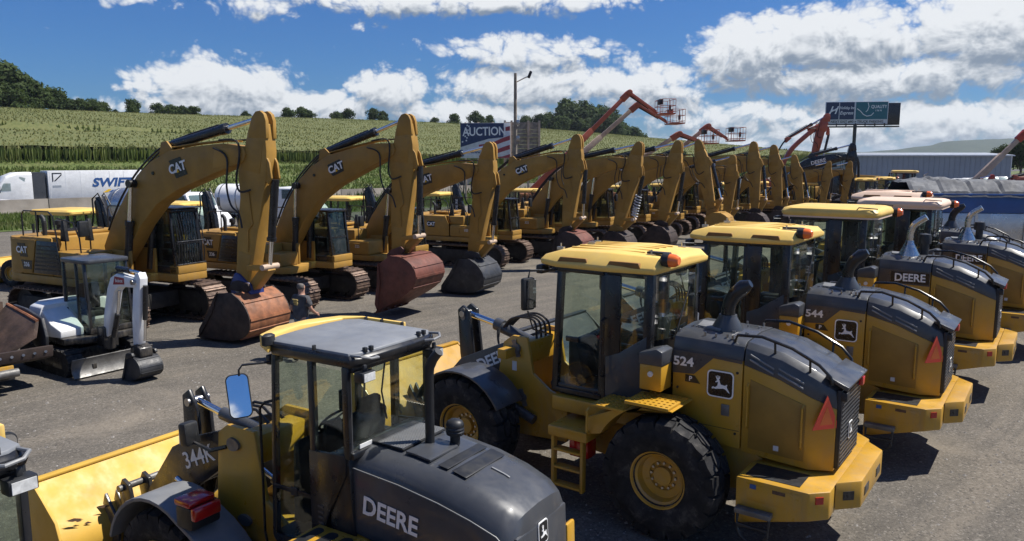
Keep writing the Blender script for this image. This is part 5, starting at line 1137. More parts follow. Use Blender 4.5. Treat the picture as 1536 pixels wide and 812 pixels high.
    lower = [(.50, 1.72), (.86, 2.15), (1.4, 2.82), (2.06, 3.42), (2.85, 3.83), (3.85, 4.18), (4.79, 4.50), (5.22, 4.62)]
    upper = [(5.32, 4.80), (5.26, 5.0), (4.49, 5.06), (3.55, 4.97), (2.61, 4.84), (1.9, 4.55), (1.34, 4.17), (.89, 3.68), (.26, 2.90), (-.18, 2.15), (-.10, 1.80), (.15, 1.66)]
    b = MB(); n = len(lower); m_ = len(upper); ol = RB(lower + upper)
    if slim:
        q_ = MB(); q_.hose([(.18, 0, 1.9), (1.2, 0, 3.1), (2.6, 0, 4.1), (5.2, 0, 4.85)], .001, 3, 4); cl = [(q_.v[i][0], q_.v[i][2]) for i in range(0, len(q_.v), 3)]
        up_ = strip(cl, slim * .5); dn_ = strip(cl, -slim * .5); k_ = len(cl); ol = RB([tuple(p) for p in dn_[k_:][::-1]] + [tuple(p) for p in up_[k_:]])
    b.prism(ol, -.24, .24); bm_ = b.obj('boom', AC, r, .02, 2, 30)
    tip = RB([(5.12, 4.80)])[0]; st_a = ba + sa; RS = lambda P: rot2(RB(P), tip, sa)
    for s in (-1, 1):
        o, xd = RB([(2.95, 4.42)])[0], RB([(1.0, .28), (0, 0)]); dx = Vector((xd[0][0] - xd[1][0], 0, xd[0][1] - xd[1][1])) * (-s); 
        if logo: cat_plate(bm_, (o[0], s * .247, o[1]), dx, Vector((0, 0, 1)), .55, logo == 'hex')
        if boom_txt: write(boom_txt, .42, 'white_letter', bm_, (o[0], s * .248, o[1]), dx, Vector((0, 0, 1)), 'name_letters', bold=.02)
        bp = RB([(1.26, 3.95)])[0]; bb = (.92, 1.52); v = Vector((bp[0] - bb[0], 0, bp[1] - bb[1])); v.y = 0
        p0 = Vector((bb[0], s * .36, bb[1])); p1 = p0 + v * .56
        b = MB(); b.cyl(p0, p1, .105, n=14); b.cyl(p0 + v * .53, p0 + v * .58, .125, n=14); bc = b.obj('boom_cylinder', 'black_paint', r)
        b = MB(); b.cyl(p1, p0 + v, .06, n=12); b.obj('cylinder_rod', 'chrome', bc)
        b = MB(); b.cyl((bp[0], s * .22, bp[1]), (bp[0], s * .46, bp[1]), .11, n=14); b.obj('boom_pin', 'black_paint', bm_)
        b = MB(); b.bx(.3, 1.15, s * .34, s * .42, 1.3, 2.1); b.obj('boom_bracket', Y, r, .02)
        for P_ in ([(4.2, 4.42), (5.0, 4.62), (5.1, 4.92), (4.3, 4.98)], [(.30, 2.15), (.75, 2.25), (1.15, 2.9), (.75, 3.2), (.3, 2.6)]):
            q_ = RB(P_); b = MB(); b.prism(q_, s * .238, s * .250); b.obj('weld_plate', AC, bm_, .004)
        hp = RB([(2.0, 4.25)])[0]; b = MB(); b.cyl((hp[0], s * .23, hp[1]), (hp[0], s * .265, hp[1]), .05, n=10); b.obj('boom_plug', 'black_paint', bm_)
    # hoses along the boom
    for k in range(3):
        y = -.16 + .13 * k; b = MB(); b.hose([(p[0], y, p[1]) for p in RB([(-.05, 2.6), (.5, 3.45), (1.2, 4.2), (1.9, 4.72), (2.3, 4.94)])], .028, 6); b.obj('boom_hose', 'hose', r)
        b = MB(); b.tube([(p[0], y, p[1]) for p in RB([(2.4, 4.90), (3.5, 5.04), (4.5, 5.13), (4.9, 5.12)])], .022, 6); b.obj('boom_tube', AC, r)
    for s in (-1, 1):
        q1 = RB([(4.5, 5.14), (4.95, 5.16), (5.15, 4.95)]) + RS([(5.05, 4.2), (5.15, 3.9), (5.5, 3.95)])
        b = MB(); b.hose([(p[0], s * .28, p[1]) for p in [q1[0], q1[1], ((q1[1][0] + q1[2][0]) / 2 + .10, (q1[1][1] + q1[2][1]) / 2), (q1[2][0] + .02, q1[2][1] - .2), q1[3], q1[4], q1[5]]], .026, 6); b.obj('elbow_hose', 'track_frame', r)
        q1 = RB([(4.3, 4.95), (4.75, 4.72)]) + RS([(4.72, 4.0), (4.85, 3.55), (5.1, 3.35), (5.2, 3.0)]); b = MB(); b.hose([(p[0], s * .29, p[1]) for p in q1], .024, 6); b.obj('elbow_hose', 'hose', r)
    # stick, with a forked head
    so = [(5.30, 4.55), (5.85, 4.62), (5.93, 4.9), (5.93, 4.25), (5.72, 3.55), (5.55, 2.75), (5.34, 1.9), (5.18, 1.42), (5.02, 1.30), (4.82, 1.36), (4.80, 1.6), (4.90, 2.74), (5.04, 3.74), (5.0, 4.39)]
    so = [(5.0, 4.39), (5.24, 4.96), (5.38, 5.40), (5.50, 5.60), (5.90, 5.55), (5.96, 4.9), (5.92, 4.25), (5.74, 3.55), (5.56, 2.75), (5.36, 1.9), (5.20, 1.42), (5.04, 1.28), (4.84, 1.34), (4.80, 1.6), (4.90, 2.74), (5.04, 3.74)]
    if slim: so = [(5.0, 4.6), (5.35, 5.5), (5.9, 5.6), (5.70, 4.6), (5.45, 3.0), (5.20, 1.42), (5.04, 1.28), (4.84, 1.34), (4.86, 2.6)]
    b = MB(); b.prism(RS(so), -.175, .175); stk = b.obj('stick', AC, r, .02, 2, 30)
    for s in (-1, 1):
        b = MB(); b.prism(RS([(5.38, 5.20), (5.44, 5.52), (5.52, 5.72), (5.64, 5.84), (5.78, 5.86), (5.90, 5.78), (5.96, 5.62), (5.965, 5.2)]), s * .07, s * .177); b.obj('stick_fork', AC, stk, .012)
        b = MB(); b.prism(RS([(5.88, 4.85), (6.02, 4.62), (6.08, 4.25), (5.98, 4.10), (5.86, 4.2)]), s * .10, s * .16); b.obj('cylinder_ear', AC, stk, .01)
        b = MB(); b.prism(RS([(5.10, 4.45), (5.72, 4.35), (5.86, 5.1), (5.40, 5.2), (5.2, 4.85)]), s * .173, s * .186); b.obj('weld_plate', AC, stk, .004)
        b = MB(); b.prism(RS([(4.88, 1.62), (5.22, 1.62), (5.36, 2.3), (4.95, 2.4)]), s * .173, s * .185); b.obj('weld_plate', AC, stk, .004)
        pp = RS([(5.12, 4.80)])[0]; b = MB(); b.cyl((pp[0], s * .17, pp[1]), (pp[0], s * .27, pp[1]), .10, n=14); b.obj('stick_pin', AC, stk)
        q1 = RS([(5.35, 3.9), (5.45, 3.1), (5.30, 2.95), (5.28, 2.4)]); b = MB(); b.tube([(p[0], s * .20, p[1]) for p in q1], .02, 6); b.obj('stick_tube', AC, stk)
    # stick cylinder along the top of the boom
    p0 = RB([(2.45, 4.98)])[0]; p1 = RS([(5.76, 5.72)])[0]; v = Vector((p1[0] - p0[0], 0, p1[1] - p0[1])); P0 = Vector((p0[0], 0, p0[1]))
    b = MB(); b.cyl(P0, P0 + v * .60, .12, n=16); b.cyl(P0 + v * .57, P0 + v * .62, .14, n=16); sc_ = b.obj('stick_cylinder', 'black_paint', r)
    b = MB(); b.cyl(P0 + v * .6, P0 + v, .062, n=12); b.obj('cylinder_rod', 'chrome', sc_)
    b = MB(); b.tube([P0 + Vector((-.1, .1, .12)), P0 + v * .2 + Vector((0, .1, .17)), P0 + v * .5 + Vector((0, .1, .17))], .025, 6); b.obj('cylinder_line', 'black_paint', sc_)
    ears = RB([(2.2, 4.70), (2.3, 5.06), (2.5, 5.10), (2.75, 4.86)]); b = MB(); b.prism(ears, -.2, -.14); b.prism(ears, .14, .2); b.obj('cylinder_bracket', AC, bm_, .01)
    # bucket cylinder and linkage
    c0 = RS([(6.05, 4.22)])[0]; c1 = RS([(5.80, 2.05)])[0]; P0 = Vector((c0[0], 0, c0[1])); v = Vector((c1[0] - c0[0], 0, c1[1] - c0[1]))
    b = MB(); b.cyl(P0, P0 + v * .68, .10, n=14); b.cyl(P0 + v * .66, P0 + v * .70, .12, n=14); bc = b.obj('bucket_cylinder', 'black_paint', r)
    b = MB(); b.cyl(P0 + v * .7, P0 + v, .055, n=12); b.obj('cylinder_rod', 'chrome', bc)
    if coil:
        b = MB(); d_ = v.normalized(); e_ = Vector((-d_.z, 0, d_.x)); b.tube([P0 + v * (.42 + .5 * i / 96) + (e_ * math.cos(i * .524) + Vector((0, 1, 0)) * math.sin(i * .524)) * .15 for i in range(97)], .030, 5); b.obj('coiled_hose', 'sign_white', r)
    pin = RS([(4.93, 1.42)])[0]; lk = (pin[0] + .36 * math.cos(bka + .2), pin[1] + .36 * math.sin(bka + .2)); ci = c1
    b = MB()
    for s in (-1, 1):
        j = RS([(5.26, 2.0)])[0]; d = Vector((ci[0] - j[0], ci[1] - j[1])); nn = Vector((-d.y, d.x)).normalized() * .07
        b.prism([(j[0] + nn.x, j[1] + nn.y), (ci[0] + nn.x, ci[1] + nn.y), (ci[0] - nn.x, ci[1] - nn.y), (j[0] - nn.x, j[1] - nn.y)], s * .20, s * .25)
    b.obj('idler_links', AC, stk, .01)
    d = Vector((lk[0] - ci[0], lk[1] - ci[1])); nn = Vector((-d.y, d.x)).normalized() * .12
    b = MB(); b.prism([(ci[0] + nn.x, ci[1] + nn.y), (lk[0] + nn.x, lk[1] + nn.y), (lk[0] - nn.x, lk[1] - nn.y), (ci[0] - nn.x, ci[1] - nn.y)], -.14, .14); b.obj('bucket_link', AC, stk, .03)
    b = MB(); b.cyl((ci[0], -.27, ci[1]), (ci[0], .27, ci[1]), .075, n=12); b.cyl((pin[0], -.27, pin[1]), (pin[0], .27, pin[1]), .075, n=12); b.obj('linkage_pins', 'lift_cream', stk)
    if coupler:
        cp = rot2([(pin[0] - .24, pin[1] - .22), (pin[0] - .27, pin[1] + .10), (pin[0] - .10, pin[1] + .42), (pin[0] + .05, pin[1] + .40), (pin[0] + .40, pin[1] + .14), (pin[0] + .44, pin[1] - .14), (pin[0] + .24, pin[1] - .26)], pin, bka)
        b = MB(); b.prism(cp, -.24, .24); b.obj('quick_coupler', coupler, r, .03)
    dig_bucket(r, (pin[0], pin[1] - drop), bka, bw, buck, bk, 'cat_yellow' if coil else None, back=back)
    return r
# ---------------------------------------------------------------- white compact excavator
def mini_excavator(label, loc, rz):
    r = thing('compact_excavator', label, 'excavator', loc, rz)
    for s in (-1, 1):
        y = s * .70; L_, rr, w = 2.1, .27, .34; half = L_ / 2 - rr
        lp = [(half + rr * math.sin(t), rr + rr * math.cos(t)) for t in [math.pi * i / 10 for i in range(11)]] + [(-half - rr * math.sin(t), rr - rr * math.cos(t)) for t in [math.pi * i / 10 for i in range(11)]]
        b = MB(); b.prism(lp, y - w / 2, y + w / 2); tr = b.obj('rubber_track', 'rubber', r, .02)
        q = MB(); q.box((0, 0, 0), (.055, w, .05)); me = q.mesh('track_lug', 'rubber')
        for i in range(28):
            t = i / 28 * (4 * half + 2 * math.pi * rr)
            if t < 2 * half: x, z, a = -half + t, 2 * rr, 0
            elif t < 2 * half + math.pi * rr: f = (t - 2 * half) / rr; x, z, a = half + rr * math.sin(f), rr + rr * math.cos(f), f
            elif t < 4 * half + math.pi * rr: x, z, a = half - (t - 2 * half - math.pi * rr), 0.02, 0
            else: f = (t - 4 * half - math.pi * rr) / rr; x, z, a = -half - rr * math.sin(f), rr - rr * math.cos(f), f
            o = link('track_lug', me, tr, (x, y, z)); o.rotation_euler = (0, a, 0)
        b = MB(); b.bx(-half, half, y - s * .20, y + s * .175, .16, .40); b.obj('track_side', 'black_paint', tr, .02)
    b = MB(); b.bx(-.6, .6, -.5, .5, .25, .5); b.cyl((0, 0, .5), (0, 0, .66), .38, n=18); b.obj('car_body', 'black_paint', r, .02)
    b = MB(); b.prism([(-.95, -.72), (-1.1, -.4), (-1.12, 0), (-1.1, .4), (-.95, .72), (.85, .76), (.95, .3), (.95, -.3), (.7, -.76)], .64, .78, 'z'); b.obj('upper_frame', 'black_paint', r, .02)
    pl = [(-.20, -.80), (-.75, -.80), (-1.05, -.55), (-1.15, 0), (-1.05, .55), (-.75, .80), (-.20, .80)]
    b = MB(); b.loft([[(x * k, y * k, z) for x, y in pl] for k, z in ((.97, .78), (1.0, .86), (1.0, 1.15), (.93, 1.36), (.84, 1.42))]); b.obj('engine_cover', 'white_paint', r, .02)
    b = MB(); b.loft([[(-.2, -.80, .78), (-.2, -.24, .78), (-.2, -.24, 1.36), (-.2, -.74, 1.30)], [(.25, -.80, .78), (.25, -.24, .78), (.25, -.24, 1.14), (.25, -.78, 1.06)], [(.55, -.74, .78), (.55, -.24, .78), (.55, -.24, .95), (.55, -.72, .92)]]); b.obj('side_cover', 'white_paint', r, .02)
    b = MB(); b.prism([(-.55, .84), (-.1, .84), (-.3, 1.08), (-.7, 1.12)], -.815, -.795); b.obj('side_stripe', 'red_panel', r)
    x0, x1, y0, y1, z0, z1 = -.28, .80, -.22, .76, .80, 2.34
    for y in (y0, y1 - .06):
        for xa, xb, d in ((x0, x0 + .09, 0), (.28, .34, 0), (x1 - .08, x1, -.12)):
            b = MB(); b.prism([(xa, z0), (xb, z0), (xb + d, z1), (xa + d, z1)], y, y + .06); b.obj('pillar', 'black_paint', r, .012)
        b = MB(); b.prism([(x0 + .09, 1.35 if y == y0 else .9), (x1 - .08, .95), (x1 - .2, z1), (x0 + .09, z1)], y + .02, y + .032); b.obj('side_glass', 'glass', r)
    b = MB(); b.bx(x0, x1, y0, y1, .79, .92); b.bx(x0, x0 + .05, y0, y1, .92, 1.45); b.obj('cab_base', 'black_paint', r, .02)
    b = MB(); b.prism([(x1 - .02, .95), (x1, .95), (x1 - .12, z1), (x1 - .14, z1)], y0 + .06, y1 - .06); b.obj('windshield', 'glass', r)
    b = MB(); b.bx(x0 + .02, x0 + .032, y0 + .06, y1 - .06, 1.45, z1); b.obj('rear_glass', 'glass', r)
    b = MB(); b.prism([(q[0] + .22, q[1] + .27) for q in rrect(.56, .51, .12)], z1 - .02, z1 + .07, 'z'); b.obj('cab_roof', 'deere_grey', r, .025)
    b = MB(); b.box((.1, .27, 1.15), (.45, .45, .14)); b.box((-.12, .27, 1.5), (.12, .44, .6)); b.obj('operator_seat', 'seat_fabric', r, .04)
    for y in (.0, .54): b = MB(); b.cyl((.38, y, .9), (.40, y, 1.4), .02, n=6); b.sphere((.40, y, 1.42), .035, 8); b.obj('joystick', 'black_plastic', r)
    # blade
    b = MB(); sheet(b, [(1.30, .04), (1.22, .14), (1.20, .26), (1.27, .42)], .025, -.88, .88); bl = b.obj('dozer_blade', 'bucket_steel', r)
    for s in (-1, 1): b = MB(); b.prism([(.5, .22), (1.22, .14), (1.22, .26), (.5, .34)], s * .36, s * .46); b.obj('blade_arm', 'black_paint', bl, .01)
    # swing post, boom, stick
    b = MB(); b.bx(.9, 1.2, -.16, .16, .55, .98); b.cyl((1.12, 0, .5), (1.12, 0, 1.0), .12, n=12); b.obj('swing_post', 'black_paint', r, .02)
    bo = [(1.05, .78), (1.22, .78), (1.45, 1.35), (1.62, 1.80), (1.80, 1.93), (2.40, 1.96), (2.50, 2.06), (2.42, 2.16), (1.75, 2.20), (1.52, 2.10), (1.36, 1.85), (1.14, 1.25)]
    b = MB(); b.prism(bo, -.10, .10); bm = b.obj('boom', 'white_paint', r, .02, 2, 30)
    b = MB(); b.prism([(1.62, 1.96), (2.05, 2.0), (2.05, 2.13), (1.70, 2.14)], -.106, -.1); b.obj('boom_panel', 'red_panel', bm)
    write('Bobcat', .10, 'white_letter', bm, (1.86, -.109, 2.06), (1, 0, .06), (0, 0, 1), 'name_letters')
    st = [(2.36, 2.10), (2.44, 2.26), (2.56, 2.28), (2.62, 2.16), (2.50, 1.4), (2.36, .66), (2.28, .56), (2.18, .62), (2.22, 1.3)]
    b = MB(); b.prism(st, -.085, .085); sk = b.obj('stick', 'white_paint', r, .015, 2, 30)
    b = MB(); b.cyl((2.42, -.16, 2.08), (2.42, .16, 2.08), .055, n=12); b.cyl((2.27, -.15, .66), (2.27, .15, .66), .05, n=12); b.obj('stick_pins', 'steel', sk)
    b = MB(); b.cyl((1.65, 0, 2.30), (2.1, 0, 2.29), .055, n=12); sc_ = b.obj('stick_cylinder', 'black_paint', r)
    b = MB(); b.cyl((2.1, 0, 2.29), (2.50, 0, 2.27), .03, n=10); b.obj('cylinder_rod', 'chrome', sc_)
    b = MB(); b.cyl((1.30, 0, .78), (1.52, 0, 1.3), .055, n=12); bc = b.obj('boom_cylinder', 'black_paint', r)
    b = MB(); b.cyl((1.52, 0, 1.3), (1.66, 0, 1.82), .032, n=10); b.obj('cylinder_rod', 'chrome', bc)
    b = MB(); b.cyl((2.66, 0, 2.02), (2.56, 0, 1.3), .05, n=12); kc = b.obj('bucket_cylinder', 'black_paint', r)
    b = MB(); b.cyl((2.56, 0, 1.3), (2.50, 0, .85), .028, n=10); b.obj('cylinder_rod', 'chrome', kc)
    b = MB()
    for k in (-.05, .05): b.tube([(1.2, k, 1.0), (1.3, k, 1.55), (1.5, k, 2.18), (1.9, k, 2.27)], .016, 6)
    b.obj('boom_hose', 'hose', r)
    b = MB(); b.prism([(2.18, .72), (2.36, .78), (2.52, .70), (2.54, .52), (2.30, .44), (2.14, .50)], -.14, .14); b.obj('bucket_coupler', 'black_paint', r, .02)
    dig_bucket(r, (2.30, .52), R(12), .23, 'bucket_black', .37, teeth=4)
    return r

# ---------------------------------------------------------------- asphalt paver hopper at the edge of the picture
def paver(label, loc, rz):
    r = thing('asphalt_paver', label, 'paver', loc, rz)
    b = MB(); b.bx(-3.2, .55, -.95, .95, .28, .62); b.obj('main_frame', 'rust_dark', r, .03)
    b = MB(); b.bx(-3.3, -1.3, -1.0, 1.0, .62, 1.75); b.obj('tractor_body', 'rust_dark', r, .05)
    for s in (-1, 1):
        b = MB(); b.bx(-3.0, -1.1, s * .98, s * 1.38, .05, .85); b.obj('crawler', 'rubber', r, .2, 4)
        # wing: side plate rising outward with a rusted rim
        b = MB(); b.add([(-1.2, s * .75, .55), (.55, s * .75, .62), (.75, s * 1.40, 1.02), (.60, s * 1.52, 1.30), (-1.2, s * 1.55, 1.42), (-1.2, s * .80, .50), (.55, s * .80, .57), (.80, s * 1.46, 1.0), (.64, s * 1.58, 1.30), (-1.2, s * 1.61, 1.42)],
                        [(0, 1, 2, 3, 4), (9, 8, 7, 6, 5), (0, 5, 6, 1), (1, 6, 7, 2), (2, 7, 8, 3), (3, 8, 9, 4), (4, 9, 5, 0)]); w = b.obj('hopper_wing', 'rust_brown', r, .01)
        b = MB(); b.tube([(.62, s * 1.55, 1.31), (.0, s * 1.565, 1.36), (-1.2, s * 1.58, 1.43)], .035, 6); b.obj('wing_rim', 'rust_orange', w)
        b = MB(); b.prism([(.40, .60), (.78, .62), (.86, 1.0), (.70, 1.36), (-.2, 1.46), (-.9, 1.46), (-.9, 1.36)], s * 1.60, s * 1.66); b.obj('wing_end_plate', 'bucket_black', r, .01)
        b = MB(); b.prism([(.62, .50), (1.02, .62), (1.06, .86), (.72, .80)], s * .60, s * 1.66); b.obj('apron_flap', 'rust_dark', r, .015)
        for i in range(5): b = MB(); b.cyl((.98, s * (.72 + i * .2), .74), (1.05, s * (.72 + i * .2), .75), .03, n=6); b.obj('apron_bolt', 'steel', r)
        b = MB(); b.cyl((1.08, s * .12, .44), (1.08, s * 1.0, .44), .085, n=16); b.obj('push_roller', 'bucket_steel', r)
        b = MB(); b.bx(.80, 1.02, s * .15, s * .95, .40, .58); b.obj('roller_bracket', 'deere_yellow', r, .02)
    b = MB(); b.bx(-1.2, .5, -.75, .75, .58, .64); b.obj('hopper_floor', 'bucket_steel', r)
    for y in (-.28, .28): b = MB(); b.bx(-1.2, .5, y - .18, y + .18, .642, .67); b.obj('slat_conveyor', 'rust_dark', r)
    b = MB(); b.bx(.55, .88, -1.0, 1.0, .26, .46); b.obj('bumper_beam', 'bucket_black', r, .02)
    b = MB(); b.bx(-1.28, -1.2, -1.5, 1.5, .6, 1.5); b.obj('hopper_back', 'rust_brown', r, .01)
    return r

# ---------------------------------------------------------------- man walking across the yard
def skinned(name, edges_pts, m, parent, sub=2, root=0):
    """edges_pts: list of chains [(point, radius), ...]; chains share points by equality"""
    idx = {}; vs = []; rad = []; es = []
    for ch in edges_pts:
        last = None
        for p, q in ch:
            k = tuple(round(c, 4) for c in p)
            if k not in idx: idx[k] = len(vs); vs.append(p); rad.append(q)
            i = idx[k]
            if last is not None and last != i: es.append((last, i))
            last = i
    me = bpy.data.meshes.new(name); me.from_pydata(vs, es, []); o = bpy.data.objects.new(name, me); COL.objects.link(o)
    o.modifiers.new('s', 'SKIN'); md = o.modifiers.new('d', 'SUBSURF'); md.levels = sub; md.render_levels = sub
    sv_ = me.skin_vertices[0].data
    for i, q in enumerate(rad): sv_[i].radius = (q, q) if not isinstance(q, tuple) else q; sv_[i].use_root = (i == root)
    m2 = bpy.data.meshes.new_from_object(o.evaluated_get(bpy.context.evaluated_depsgraph_get())); bpy.data.objects.remove(o)
    m2.shade_smooth(); m2.materials.clear(); m2.materials.append(MT[m]); m2.name = name
    return link(name, m2, parent)
def walking_man(label, loc, rz):
    r = thing('person', label, 'person', loc, rz)
    # +X is the way he walks, y>0 his left; stride: left leg forward, right leg back
    hip = (0, 0, .96); ch = (.03, 0, 1.36); nk = (.035, 0, 1.52); hd = (.06, 0, 1.66); ht = (.05, 0, 1.74)
    def arm(s, el, wr, hn, fat=1.): return [((.03, s * .19, 1.43), .062 * fat), (el, .046 * fat), (wr, .034 * fat), (hn, .030 * fat)]
    aL = arm(1, (-.02, .27, 1.17), (.16, .25, 1.00), (.22, .23, .96)); aR = arm(-1, (.06, -.26, 1.17), (.26, -.22, 1.04), (.33, -.20, 1.02))
    lF = [(hip, .12), ((.02, .10, .90), .095), ((.22, .10, .50), .062), ((.20, .10, .12), .045)]; lB = [(hip, .12), ((-.02, -.10, .90), .095), ((-.08, -.10, .50), .062), ((-.36, -.10, .20), .045)]
    body = [[(hip, .12), ((0.01, 0, 1.12), .11), (ch, .12), (nk, .055), (hd, .090), (ht, .078)], [(ch, .12)] + aL, [(ch, .12)] + aR,
            lF + [((.30, .10, .05), .04)], lB + [((-.30, -.10, .07), .04)]]
    bo = skinned('body', body, 'skin', r)
    for s, hn, wr in ((1, (.22, .23, .96), (.16, .25, 1.0)), (-1, (.33, -.20, 1.02), (.26, -.22, 1.04))):
        for i in range(4):
            o = (i - 1.5) * .02; b = [[((hn[0] - .01, hn[1] + o * .4, hn[2] + o), .011), ((hn[0] + .05, hn[1] + o * .4, hn[2] - .02 + o), .010), ((hn[0] + .075, hn[1] - s * .02, hn[2] - .05 + o), .009)]]
            skinned('finger', b, 'skin', bo, 1)
        skinned('thumb', [[((hn[0] - .02, hn[1] - s * .02, hn[2] + .02), .012), ((hn[0] + .02, hn[1] - s * .05, hn[2] + .015), .010), ((hn[0] + .045, hn[1] - s * .055, hn[2]), .009)]], 'skin', bo, 1)
    skinned('t_shirt', [[((0, 0, .87), .185), ((0.01, 0, 1.10), .18), (ch, .185), ((.035, 0, 1.50), .085)], [(ch, .185), ((.03, .17, 1.41), .10), ((.005, .25, 1.22), .085)], [(ch, .185), ((.03, -.17, 1.41), .10), ((.045, -.245, 1.22), .085)]], 'shirt', r)
    skinned('jeans', [[((0, 0, 1.02), .165), (hip, .165)], [(hip, .165), ((.02, .10, .88), .115), ((.22, .10, .50), .080), ((.20, .10, .11), .068)], [(hip, .165), ((-.02, -.10, .88), .115), ((-.08, -.10, .50), .080), ((-.35, -.10, .21), .068)]], 'jeans', r)
    for pts in ([((.19, .10, .05), .050), ((.25, .10, .045), .045), ((.36, .10, .035), .035)], [((-.37, -.10, .13), .050), ((-.32, -.10, .075), .045), ((-.25, -.10, .035), .034)]): skinned('boot', [pts], 'boot', r, 2)
    skinned('hair', [[((.015, 0, 1.60), .075), ((.025, 0, 1.68), .096), ((.045, 0, 1.765), .082)]], 'hair', r)
    for s in (-1, 1): b = MB(); b.sphere((.05, s * .088, 1.655), .028, 8, (.6, .35, 1)); b.obj('ear', 'skin', bo)
    b = MB(); b.sphere((.15, 0, 1.645), .02, 8, (1, .7, 1.3)); b.obj('nose', 'skin', bo)
    for s in (-1, 1): b = MB(); b.sphere((.128, s * .034, 1.675), .012, 8); b.obj('eye', 'boot', bo)
    b = MB(); b.box((.132, 0, 1.605), (.01, .05, .012)); b.obj('mouth', 'red_panel', bo)
    for i, (w, z) in enumerate(((.16, 1.40), (.11, 1.365), (.13, 1.33), (.09, 1.29))):
        b = MB()
        for k in range(6): b.box((-.150 - .010 * (z > 1.35), (k - 2.5) * w / 6, z + .008 * (k % 2)), (.03, w / 8, .022))
        b.obj('shirt_print', 'shirt_print', r)
    return r

# ---------------------------------------------------------------- backhoe loaders standing behind the excavators
def backhoe(label, loc, rz, grp='backhoe loaders behind the excavators', txt=None):
    r = thing('backhoe_loader', label, 'backhoe loader', loc, rz, grp); Y = 'deere_yellow'
    for x, rr, w, rm in ((0, .72, .46, .36), (2.15, .50, .34, .24)):
        for s in (-1, 1): wheel(r, x, s * .86, rr, w, rm, nb=18)
    b = MB(); b.bx(-.9, 2.7, -.36, .36, .55, 1.0); b.obj('main_frame', 'black_paint', r, .02)
    b = MB(); b.loft([[(x, -w, .98), (x, -w, zt - .08), (x, -w + .1, zt), (x, w - .1, zt), (x, w, zt - .08), (x, w, .98)] for x, w, zt in ((.95, .48, 1.74), (1.8, .47, 1.66), (2.6, .42, 1.54), (2.72, .36, 1.40))]); b.obj('hood', Y, r, .01)
    b = MB(); b.bx(2.725, 2.75, -.34, .34, 1.0, 1.38); b.obj('grille', 'black_plastic', r)
    b = MB(); b.cyl((1.75, .25, 1.6), (1.75, .25, 2.25), .045, n=10); b.obj('exhaust_pipe', 'black_plastic', r)
    for s in (-1, 1):
        b = MB(); b.prism(arc(0, .72, .85, 10, 150, 8) + [(-.75, 1.55), (.85, 1.55)], s * .55, s * 1.10); b.obj('rear_fender', Y, r, .02)
        for x, d in ((-.62, .06), (.30, 0), (.98, -.12)): b = MB(); b.prism([(x - .04, 1.25), (x + .04, 1.25), (x + .04 + d, 2.66), (x - .04 + d, 2.66)], s * .72, s * .79); b.obj('pillar', 'black_paint', r)
        b = MB(); b.prism([(-.56, 1.55), (.92, 1.35), (.82, 2.64), (-.52, 2.64)], s * .745, s * .755); b.obj('side_glass', 'glass', r)
        b = MB(); b.prism([(1.2, 1.25), (1.45, 1.35), (2.9, .75), (3.3, .32), (3.1, .25), (2.7, .55)], s * .62, s * .70); b.obj('loader_arm', 'black_paint', r, .01)
        b = MB(); b.prism([(-.9, .35), (-.75, .35), (-.75, 1.35), (-.9, 1.35)], s * .78, s * .95); b.bx(-1.0, -.66, s * .70, s * 1.05, .28, .36); b.obj('stabilizer', 'black_paint', r, .01)
    b = MB(); b.bx(.84, .85, -.70, .70, 1.45, 2.62); b.obj('windshield', 'glass', r)
    b = MB(); b.bx(-.60, -.59, -.70, .70, 1.55, 2.62); b.obj('rear_glass', 'glass', r)
    b = MB(); b.bx(-.6, .95, -.72, .72, 1.02, 1.32); b.obj('cab_floor', 'black_paint', r)
    b = MB(); b.loft([[(x * k + .18, y * k, z) for x, y in rrect(1.0, .86, .16)] for k, z in ((.96, 2.64), (1, 2.69), (1, 2.76), (.93, 2.82))]); b.obj('roof', 'roof_yellow', r)
    seat(r, .1, 1.3)
    b = MB(); b.prism([(-.85, .5), (-1.15, .5), (-1.2, 1.25), (-.85, 1.25)], -.25, .25); b.obj('swing_frame', 'black_paint', r, .02)
    bm = [(-1.05, 1.0), (-1.3, 1.0), (-1.55, 2.0), (-1.38, 3.1), (-1.25, 3.22), (-1.12, 3.1), (-1.22, 2.0)]; b = MB(); b.prism(bm, -.13, .13); bo = b.obj('backhoe_boom', 'black_paint', r, .02)
    b = MB(); b.prism([(-1.15, 3.25), (-1.42, 3.3), (-1.75, 2.3), (-1.85, 1.2), (-1.68, 1.2), (-1.55, 2.2)], -.10, .10); b.obj('backhoe_stick', 'black_paint', r, .02)
    if txt: write(txt, .2, 'white_letter', bo, (-1.45, .135, 2.2), (0, 0, 1), (1, 0, 0), 'name_letters')
    for s in (-1, 1):
        b = MB(); b.tube([(-1.2, s * .18, 1.3), (-1.0, s * .2, 2.0), (-1.15, s * .2, 2.7), (-1.1, s * .16, 3.2), (-1.35, s * .14, 3.4), (-1.6, s * .13, 3.0)], .028, 6); b.obj('backhoe_hose', 'hose', r)
    b = MB(); b.cyl((-1.5, 0, 1.5), (-1.72, 0, 2.6), .06, n=10); b.obj('crowd_cylinder', 'black_paint', r)
    dig_bucket(r, (-1.75, 1.2), R(-100), .30, 'bucket_black', .5)
    loader_bucket(r, 3.25, 'bucket_yellow', 1.1, k=.75)
    return r
